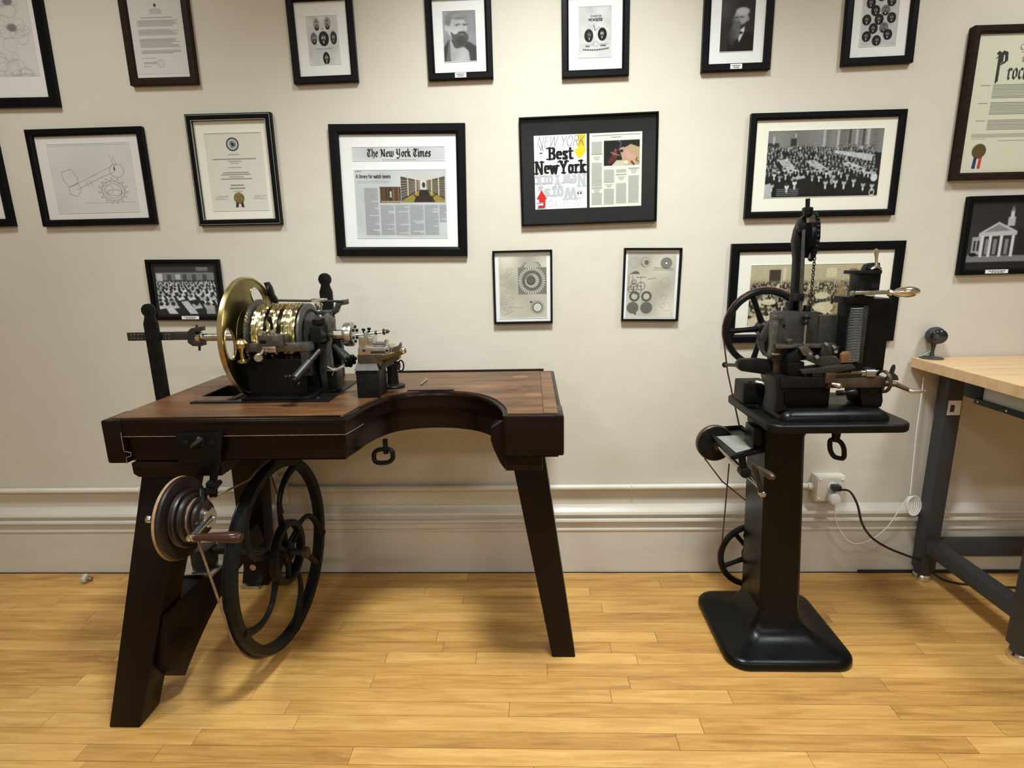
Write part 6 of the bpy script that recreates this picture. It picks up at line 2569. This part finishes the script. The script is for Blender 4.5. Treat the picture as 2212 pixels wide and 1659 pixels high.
# lower slide
mb = MB()
mb.pbox(1686, 815, 1790, 838, E0 - 0.01, 0.10, 0.002)
ls = ep(mb, 'slide_bed', M_IRON)
mb = MB()
mb.pbox(1786, 816, 1914, 838, E0, 0.07, 0.002)
ep(mb, 'slide_rail', M_BRONZE)
mb = MB()
mb.pbox(1755, 806, 1885, 816, E0 + 0.004, 0.06, 0.002)
ep(mb, 'top_slide', M_DSTEEL)
mb = MB()
mb.pbox(1784, 806, 1806, 828, E0 - 0.014, 0.02, 0.002)
ep(mb, 'slide_stop', M_BRONZE)
mb = MB()
mb.lathe(U(1796, 829, E0 - .01), (0.9, -.4, -.2), [(0, .004), (.006, .006), (.014, .009), (.022, .010), (.028, .006)], 14)
ep(mb, 'lock_knob', M_STEEL)
mb = MB()
mb.lathe(U(1806, 849, E0 + .0), (0.95, -.3, .1), [(0, .008), (.02, .008), (.026, .006), (.04, .012), (.052, .012), (.058, .007)], 14)
ep(mb, 'release_knob', M_BLACK)
a, b = U(1858, 806, E0 + 0.01), U(1886, 806, E0 + 0.01)
mb = MB()
mb.lathe(a, b - a, [(0, .010), ((b - a).length * .3, .010), ((b - a).length * .32, .015), ((b - a).length, .015)], 18)
ep(mb, 'feed_bearing', M_STEEL)
mb = MB()
mb.tube([U(1790, 809, E0 + 0.006), U(1870, 805, E0 + 0.006)], .006, 10)
ep(mb, 'feed_screw', M_BRONZE)
# right hand ring wheel, its crank and thumb lever
hc = UX(1907, 824, U(1905, 824, E0 + 0.02).x)
mb = MB()
mb.ring(hc, (1, 0.12, 0), .028, .036, .010, 48, .002)
hw = ep(mb, 'feed_handwheel', M_BRONZE)
for k in range(3):
    a = 2 * PI * k / 3 + .3
    mb = MB()
    mb.tube([hc, hc + Vector((0, .030 * math.cos(a), .030 * math.sin(a)))], .004, 8)
    ep(mb, 'wheel_spoke', M_BRONZE, hw)
mb = MB()
mb.tube([hc + Vector((-.02, 0, 0)), hc + Vector((.026, 0, 0))], .008, 12)
ep(mb, 'wheel_axle', M_IRON, hw)
mb = MB()
mb.tube([U(1915, 828, E0 + .0), U(1935, 830, E0 - .02), U(1962, 842, E0 - .03)], [.010, .008, .006], 12)
ca2 = ep(mb, 'feed_crank', M_BRONZE)
mb = MB()
mb.tube([U(1962, 843, E0 - .03), U(1970, 846, E0 - .032), U(1998, 845, E0 - .034)], [.005, .007, .0045], 12)
ep(mb, 'crank_grip', M_STEEL, ca2)
mb = MB()
mb.ppoly([(1926, 806), (1930, 795), (1935, 788), (1935, 796), (1932, 806), (1940, 812), (1942, 822), (1926, 822)], E0 + .01, .014, .002)
ep(mb, 'thumb_lever', M_DSTEEL)
# main plate and its right extension
EP = E0 + 0.055
mb = MB()
mb.ppoly([(1672, 684), (1682, 673), (1768, 673), (1768, 777), (1668, 782)], EP, 0.035, 0.002)
mp_ = ep(mb, 'main_plate', M_DSTEEL)
mb = MB()
mb.pbox(1766, 681, 1828, 780, EP + 0.006, 0.03, 0.002)
ep(mb, 'side_plate', M_DSTEEL)
mb = MB()
mb.pbox(1672, 681, 1696, 690, EP - 0.008, 0.03, 0.002)
ep(mb, 'corner_lug', M_GSTEEL, mp_)
mb = MB()
mb.pbox(1668, 690, 1680, 770, EP - 0.004, 0.03, 0.002)
ep(mb, 'edge_strip', M_GSTEEL, mp_)
for x, y in ((1693, 703), (1690, 760), (1760, 765)):
    mb = MB()
    mb.lathe(U(x, y, EP), (0, -1, 0), [(0, .005), (.003, .005), (.004, .003)], 12)
    ep(mb, 'plate_screw', M_IRON, mp_)
# vertical tool rod in front of the plate
a, b = U(1742, 680, EP - .014), U(1737, 742, EP - .014)
mb = MB()
mb.tube([a, b], .0042, 10)
vr = ep(mb, 'tool_rod', M_STEEL)
for x, y, s in ((1742, 686, .012), (1740, 697, .009)):
    q = U(x, y, EP - .014)
    mb = MB()
    mb.lathe(q - Vector((0, 0, .006)), (0, 0, 1), [(0, s * .7), (.003, s), (.009, s), (.012, s * .7)], 16)
    ep(mb, 'rod_collar', M_IRON, vr)
# cross slide with tool head
mb = MB()
mb.pbox(1680, 744, 1806, 752, EP - .03, .03, .0015)
cs = ep(mb, 'cross_rail', M_GSTEEL)
mb = MB()
mb.pbox(1775, 748, 1812, 770, EP - .035, .035, .002)
ep(mb, 'cross_block', M_DSTEEL, cs)
for x, y in ((1783, 744), (1800, 750), (1803, 760)):
    mb = MB()
    mb.lathe(U(x, y, EP - .036), (0, -1, .2), [(0, .005), (.004, .007), (.008, .005)], 12)
    ep(mb, 'clamp_screw', M_STEEL, cs)
q = U(1703, 752, EP - .02)
mb = MB()
mb.lathe((q.x, q.y, q.z), (0, 0, 1), [(0, .005), (.012, .005), (.014, .008), (.020, .008), (.022, .012), (.027, .012), (.029, .008)], 18)
ep(mb, 'adjusting_knob', M_GSTEEL)
mb = MB()
mb.ppoly([(1704, 770), (1740, 744), (1750, 752), (1744, 768), (1722, 784), (1702, 786)], E0 + .012, .035, .002)
thd = ep(mb, 'tool_head', M_IRON)
mb = MB()
mb.ppoly([(1726, 752), (1742, 745), (1758, 763), (1750, 772), (1736, 768)], E0 - .002, .016, .0015)
ep(mb, 'tool_jaw', M_GSTEEL, thd)
mb = MB()
mb.ppoly([(1702, 786), (1738, 782), (1738, 812), (1702, 814)], E0 + .006, .05, .002)
ep(mb, 'tool_slide', M_BLACK, thd)
mb = MB()
mb.ppoly([(1745, 766), (1776, 772), (1808, 770), (1820, 784), (1808, 798), (1770, 790), (1742, 778)], E0 - .004, .02, .002)
ep(mb, 'swing_arm', M_DSTEEL)
mb = MB()
mb.lathe(U(1760, 771, E0 - .006), (0, -1, .2), [(0, .004), (.006, .006), (.014, .006)], 12)
ep(mb, 'arm_screw', M_STEEL)
mb = MB()
mb.ppoly([(1730, 800), (1800, 790), (1842, 786), (1850, 796), (1800, 806), (1732, 808)], E0 - .01, .05, .002)
ep(mb, 'work_table', M_DSTEEL)
mb = MB()
mb.ppoly([(1817, 784), (1818, 766), (1824, 760), (1838, 760), (1842, 766), (1843, 784)], E0 - .006, .012, .002)
ep(mb, 'copper_shield', M_COPPER, label='rounded copper brown shield')
mb = MB()
mb.pbox(1672, 764, 1684, 767, E0 + .02, .02, .001)
ep(mb, 'stop_pin', M_STEEL)
# left cam arm
mb = MB()
mb.ppoly([(1594, 786), (1602, 777), (1640, 776), (1676, 780), (1676, 812), (1630, 806), (1602, 802), (1595, 796)], EP + 0.02, 0.03, 0.003)
ep(mb, 'cam_arm', M_IRON)
mb = MB()
mb.ppoly([(1670, 770), (1700, 766), (1704, 815), (1660, 830), (1655, 812), (1672, 810)], EP + .005, .05, .003)
ep(mb, 'cam_housing', M_BRONZE)
mb = MB()
mb.tube([U(1566, 788, -0.36), U(1598, 789, EP + .03)], .006, 10)
mb.ball(U(1566, 788, -0.36), .010, (1, 1, 1), 10)
ep(mb, 'guide_stud', M_IRON)
# left handwheel, parallel to the wall
hwc = Vector((0.806, -0.315, 1.120))
mb = MB()
mb.ring(hwc, (0, 1, 0), .118, .1385, .026, 84, .005)
hand = ep(mb, 'driving_wheel', M_IRON)
mb = MB()
mb.lathe(hwc - Vector((0, .034, 0)), (0, 1, 0), [(0, .020), (.005, .027), (.050, .027), (.055, .020)], 26)
ep(mb, 'wheel_hub', M_BLACK, hand)
for k in range(5):
    a = math.radians(112 + 72 * k)
    e = Vector((math.cos(a), 0, math.sin(a)))
    mb = MB()
    mb.tube([hwc + e * .018, hwc + e * .07, hwc + e * .122], [.0115, .009, .0105], 10)
    ep(mb, 'wheel_spoke', M_BLACK, hand)
mb = MB()
mb.tube([hwc + Vector((0, -.03, 0)), hwc + Vector((0, -.085, 0))], .012, 14)
ep(mb, 'wheel_shaft', M_GSTEEL, hand)
mb = MB()
mb.ppoly([(1650, 740), (1672, 700), (1690, 700), (1690, 775), (1664, 775), (1652, 756)], EP + .03, .06, .004)
ep(mb, 'shaft_bearing', M_BLACK)
# tall chain pillar
EY = EP + 0.03
mb = MB()
mb.ppoly([(1710, 673), (1716, 630), (1720, 560), (1717, 520), (1722, 496), (1733, 470), (1742, 464), (1744, 500), (1736, 530), (1734, 600), (1732, 672)], EY, 0.030, 0.003)
ep(mb, 'chain_pillar', M_IRON)
mb = MB()
mb.ppoly([(1727, 482), (1752, 480), (1757, 500), (1752, 540), (1746, 558), (1738, 556), (1738, 510), (1727, 502)], EY - .012, .022, .003)
ep(mb, 'pillar_head', M_BLACK)
mb = MB()
mb.pbox(1706, 652, 1722, 674, EY, .03, .003)
ep(mb, 'pillar_boss', M_BLACK)
mb = MB()
mb.tube([U(1737, 496, EY - .022), U(1729, 672, EY - .022)], .0055, 12)
gr = ep(mb, 'guide_rod', M_GSTEEL)
mb = MB()
mb.pbox(1722, 634, 1738, 650, EY - .034, .026, .002)
ep(mb, 'rod_block', M_IRON, gr)
mb = MB()
mb.tube([U(1745, 429, EY - .01), U(1744, 470, EY - .01)], .0062, 12)
ep(mb, 'top_rod', M_IRON)
q = U(1744, 458, EY - .01)
mb = MB()
mb.lathe(q - Vector((0, 0, .012)), (0, 0, 1), [(0, .010), (.004, .013), (.014, .013), (.016, .015), (.024, .015), (.026, .010)], 6)
ep(mb, 'top_nut', M_IRON)
# sprocket, seen nearly edge on
sc_ = U(1756, 512, EY - .002)
mb = MB()
SA = Vector((1, -0.25, 0))
mb.ring(sc_, SA, .040, .066, .012, 56, .002)
spk = ep(mb, 'sprocket', M_BLACK)
mb = MB()
_, a_, b_ = basis(SA)
for k in range(30):
    t = 2 * PI * k / 30
    e = a_ * math.cos(t) + b_ * math.sin(t)
    mb.ball(sc_ + e * .068, .0048, (1, 1, 1), 8)
mb.build('sprocket_teeth', M_IRON, eng, parent=spk, kind='stuff')
mb = MB()
mb.lathe(sc_ - SA.normalized() * .012, SA, [(0, .044), (.006, .044), (.020, .016), (.03, .012)], 24)
ep(mb, 'sprocket_hub', M_IRON, spk)
c0_, c1_ = U(1762, 532, EY - .02), U(1749, 672, EY - .02)
mb = MB()
n = 24
for k in range(n):
    q = c0_.lerp(c1_, (k + .5) / n)
    ax = Vector((1, 0.2, 0)) if k % 2 else Vector((0.2, 1, 0))
    d = (c1_ - c0_).normalized()
    L = []
    s = ax.cross(d).normalized()
    for j in range(10):
        t = 2 * PI * j / 10
        L.append(q + d * (.0052 * math.sin(t)) + s * (.0034 * math.cos(t)))
    mb.tube(L, .0014, 5, closed=True)
mb.build('chain', M_IRON, eng, kind='stuff')
mb = MB()
mb.pbox(1741, 660, 1752, 674, EY - .03, .02, .002)
ep(mb, 'chain_anchor', M_IRON)
# right tower with threaded scale column
TY = E0 - .002
mb = MB()
mb.pbox(1868, 645, 1918, 800, TY + .02, .10, .003)
ep(mb, 'tower_body', M_BLACK)
mb = MB()
mb.pbox(1826, 655, 1870, 798, TY + .012, .06, .002)
tw = ep(mb, 'tower_face', M_IRON)
mb = MB()
a, b = U(1850, 664, TY + .006), U(1840, 780, TY + .006)
Lr = (a - b).length
mb.lathe(b, a - b, [(0, .014), (Lr, .014)], 20)
ep(mb, 'lift_screw', M_DSTEEL, tw)
mb = MB()
n = 34
for k in range(n):
    q = b.lerp(a, (k + .5) / n)
    mb.lathe(q - Vector((0, 0, .0011)), a - b, [(0, .0148), (.0011, .0185), (.0022, .0148)], 20)
mb.build('screw_threads', M_THREAD, eng, parent=tw, kind='stuff')
mb = MB()
mb.pbox(1858, 660, 1870, 785, TY + .004, .012, .0015)
ep(mb, 'scale_strip', M_DSTEEL, tw)
mb = MB()
mb.pbox(1828, 641, 1888, 656, TY - .002, .07, .002)
ep(mb, 'tower_cap', M_BLACK)
mb = MB()
mb.pbox(1858, 590, 1902, 632, TY + .04, .06, .004)
ep(mb, 'bearing_head', M_BLACK)
mb = MB()
mb.pbox(1846, 584, 1906, 592, TY + .03, .06, .002)
ep(mb, 'bearing_cap', M_IRON)
q = U(1857, 636, TY + .012)
mb = MB()
mb.lathe((q.x, q.y, q.z - .012), (0, 0, 1), [(0, .013), (.010, .013), (.012, .009), (.05, .009)], 20)
cs_ = ep(mb, 'crank_spindle', M_IRON)
mb = MB()
a, b = U(1842, 632, TY + .0), U(1920, 632, TY - .01)
mb.box((a.x, TY - .012, a.z - .006), (b.x, TY + .012, a.z + .005), .003)
ep(mb, 'crank_arm', M_STEEL)
h0, h1 = U(1916, 633, TY - .002), U(1988, 629, TY - .012)
Lh = (h1 - h0).length
mb = MB()
mb.lathe(h0, h1 - h0, [(0, .006), (.004, .010), (.010, .010), (.013, .006), (Lh * .2, .007), (Lh * .35, .013), (Lh * .6, .0165), (Lh * .8, .0145), (Lh * .95, .008), (Lh, .002)], 26)
ep(mb, 'crank_handle', M_CHROME, label='bulbous polished crank handle')
bx = U(1890, 575, TY + .06)
mb = MB()
mb.ppoly([(1870, 584), (1876, 572), (1886, 568), (1902, 567), (1902, 584)], TY + .045, .03, .003)
ep(mb, 'lever_boss', M_BLACK)
mb = MB()
a, b = U(1893, 575, TY + .04), U(1893, 537, TY + .04)
Lh = (b - a).length
mb.lathe(a, b - a, [(0, .007), (Lh * .2, .0045), (Lh * .45, .004), (Lh * .75, .0065), (Lh * .92, .006), (Lh, .002)], 16)
bl = ep(mb, 'ball_lever', M_CHROME)
mb = MB()
mb.tube([U(1880, 582, TY + .038), a, U(1903, 582, TY + .038)], [.004, .008, .004], 10)
ep(mb, 'lever_fork', M_STEEL, bl)

# cords on the pedestal engine
mb = MB()
lp = []
for t in range(200, -21, -12):
    lp.append(hwc + Vector((.141 * math.cos(math.radians(t)), .0, .141 * math.sin(math.radians(t)))))
lp = [U(1597, 920, -0.29)] + [U(1572, 805, -0.30)] + lp
mb.tube(lp, .0028, 8)
tag(mb.build('red_drive_cord', M_REDCORD), 'dark red cord from engine driving wheel down to the tray arm', 'cord')
mb = MB()
lp = [U(1522, 990, -0.29), U(1560, 1040, -0.29), U(1622, 1090, -0.30), U(1606, 1160, -0.30)]
mb.tube(lp, .0026, 8)
tag(mb.build('crossed_drive_cord', M_REDCORD), 'thin cord crossing from grooved pulley toward pedestal column', 'cord')
mb = MB()
lp = [U(1575, 1002, -0.30), U(1570, 1060, -0.30), U(1560, 1170, -0.30)]
for t in range(170, 281, 12):
    lp.append(LC + Vector((.1355 * math.cos(math.radians(t)), 0, .1355 * math.sin(math.radians(t)))))
mb.tube(lp, .0026, 8)
tag(mb.build('idler_drive_cord', M_REDCORD), 'dark red cord hanging down around the small idler wheel', 'cord')

# ================================================================== maple topped bench at right
MZ = 0.953
mbn = thing('maple_bench', 'workbench with maple butcher block top and charcoal steel legs at right', 'workbench', (1.66, -0.3, 0))
XE0, XE1 = 1.528, 3.1
ys = [-0.012]
for x, y in ((2044, 792), (2066, 797), (2125, 811), (2157, 819)):
    ys.append(UX(x, y, XE0).y)
w0 = ys[-1]
while w0 > -0.86:
    w0 -= random.uniform(.04, .075)
    ys.append(w0)
for a, b in zip(ys[:-1], ys[1:]):
    m = MB()
    m.box((XE0 + random.uniform(-.0004, .0004), b + .0002, MZ - .038), (XE1, a - .0002, MZ + random.uniform(-.0002, 0)), .0006)
    m.build('top_stave', M_MAPLE, mbn, shade=0)


def tubeleg(x0, y0, s=.062):
    m = MB()
    m.box((x0, y0, .045), (x0 + s, y0 + s, MZ - .038), .006)
    lg = m.build('leg', M_GREYTUBE, mbn)
    m = MB()
    m.cyl((x0 + s / 2, y0 + s / 2, .02), (x0 + s / 2, y0 + s / 2, .05), .030, seg=24)
    m.build('levelling_stem', M_GREYTUBE, mbn, parent=lg)
    m = MB()
    m.lathe((x0 + s / 2, y0 + s / 2, 0), (0, 0, 1), [(0, .033), (.003, .035), (.016, .035), (.022, .032), (.026, .030)], 32)
    m.build('chrome_foot', M_CHROME, mbn, parent=lg, label='round chrome foot')
    return lg


lx = 1.628
lg1 = tubeleg(lx, -0.100)
lg2 = tubeleg(lx, -0.590)
tubeleg(2.95, -0.100)
tubeleg(2.95, -0.590)
mb = MB()
mb.box((lx + .004, -0.535, .135), (lx + .058, -0.093, .195), .006)
mb.build('side_stretcher', M_GREYTUBE, mbn)
mb = MB()
mb.box((lx + .058, -0.085, .11), (2.96, -0.050, .185), .006)
mb.build('rear_stretcher', M_GREYTUBE, mbn)
# label on the rear leg
a, b = U(2020, 866, -0.1015), U(2048, 897, -0.1015)
mb = MB()
mb.box((lx + .006, -0.1012, b.z), (lx + .056, -0.0998, a.z), 0)
sl = mb.build('leg_label', M_WHITE, mbn, parent=lg1, label='white printed label with dark picture')
mb = MB()
zc = (a.z + b.z) / 2
mb.box((lx + .016, -0.1018, zc - .016), (lx + .032, -0.1011, zc + .012), 0)
mb.build('label_picture', pbr('label_print', (0.03, 0.022, 0.025), .5, var=.6, vscale=200), mbn, parent=sl)
# drawer hung under the top
DX = 1.565
zbk = UX(2100, 862, DX).z
mb = MB()
mb.box((DX, UX(2122, 850, DX).y, zbk), (DX + .04, UX(2083, 840, DX).y, MZ - .0385), .003)
mb.build('slide_bracket', M_BLACK, mbn)
yd0 = UX(2122, 850, DX + .004).y
zr0, zr1 = UX(2160, 890, DX - .006).z, UX(2160, 877, DX - .006).z
mb = MB()
mb.box((DX + .004, -0.86, zr1 - .004), (DX + .014, yd0, MZ - .046), .001)
dr = mb.build('drawer_side', M_DRAWER, mbn)
mb = MB()
yr = UX(2102, 870, DX - .006).y
mb.box((DX - .006, -0.86, zr0), (DX + .012, yr, zr1), .002)
rl = mb.build('drawer_rail', M_BLACK, mbn)
for k in range(4):
    y = yr - .02 - .12 * k
    mb = MB()
    mb.ball((DX - .007, y, (zr0 + zr1) / 2), .0035, (.5, 1, 1), 8)
    mb.build('rail_screw', M_STEEL, mbn, parent=rl)
# patch on the bench edge
mb = MB()
a, b = UX(2010, 803, XE0 - .002), UX(2027, 818, XE0 - .002)
mb.box((XE0 + .09, -0.10, MZ - .047), (XE0 + .10, -0.03, MZ - .036), .001)
mb.build('corner_tag', M_DRAWER, mbn)

# webcam
q = UZ(2012, 774, MZ)
wc = thing('webcam', 'round black webcam on slim stand at corner of maple bench', 'camera', (q.x, q.y, MZ))
mb = MB()
mb.lathe((q.x, q.y, MZ), (0, 0, 1), [(0, .040), (.002, .041), (.004, .039), (.007, .012), (.010, .009)], 36)
mb.build('base_disc', M_GREYTUBE, wc)
zb = U(2020, 725, q.y).z
mb = MB()
mb.tube([(q.x, q.y, MZ + .006), (q.x, q.y, MZ + .03), (q.x + .001, q.y, zb - .022)], [.0085, .0062, .010], 14)
mb.build('stem', M_GREYTUBE, wc)
mb = MB()
mb.ball((q.x + .002, q.y, zb), .035, (1, .9, 1), 24)
mb.build('housing', M_GREYTUBE, wc)
mb = MB()
mb.lathe((q.x + .0015, q.y - .018, zb), (-.35, -1, .0), [(0, .028), (.010, .0282), (.0125, .024), (.0135, .013), (.0137, .001)], 28)
mb.build('lens', M_LENS, wc)
mb = MB()
mb.tube(spline([(q.x, q.y + .008, MZ + .03), (q.x - .012, q.y + .02, MZ + .015), (q.x - .03, q.y + .025, MZ + .004)], 5), .0012, 6)
mb.build('cable', M_CABLE, wc)
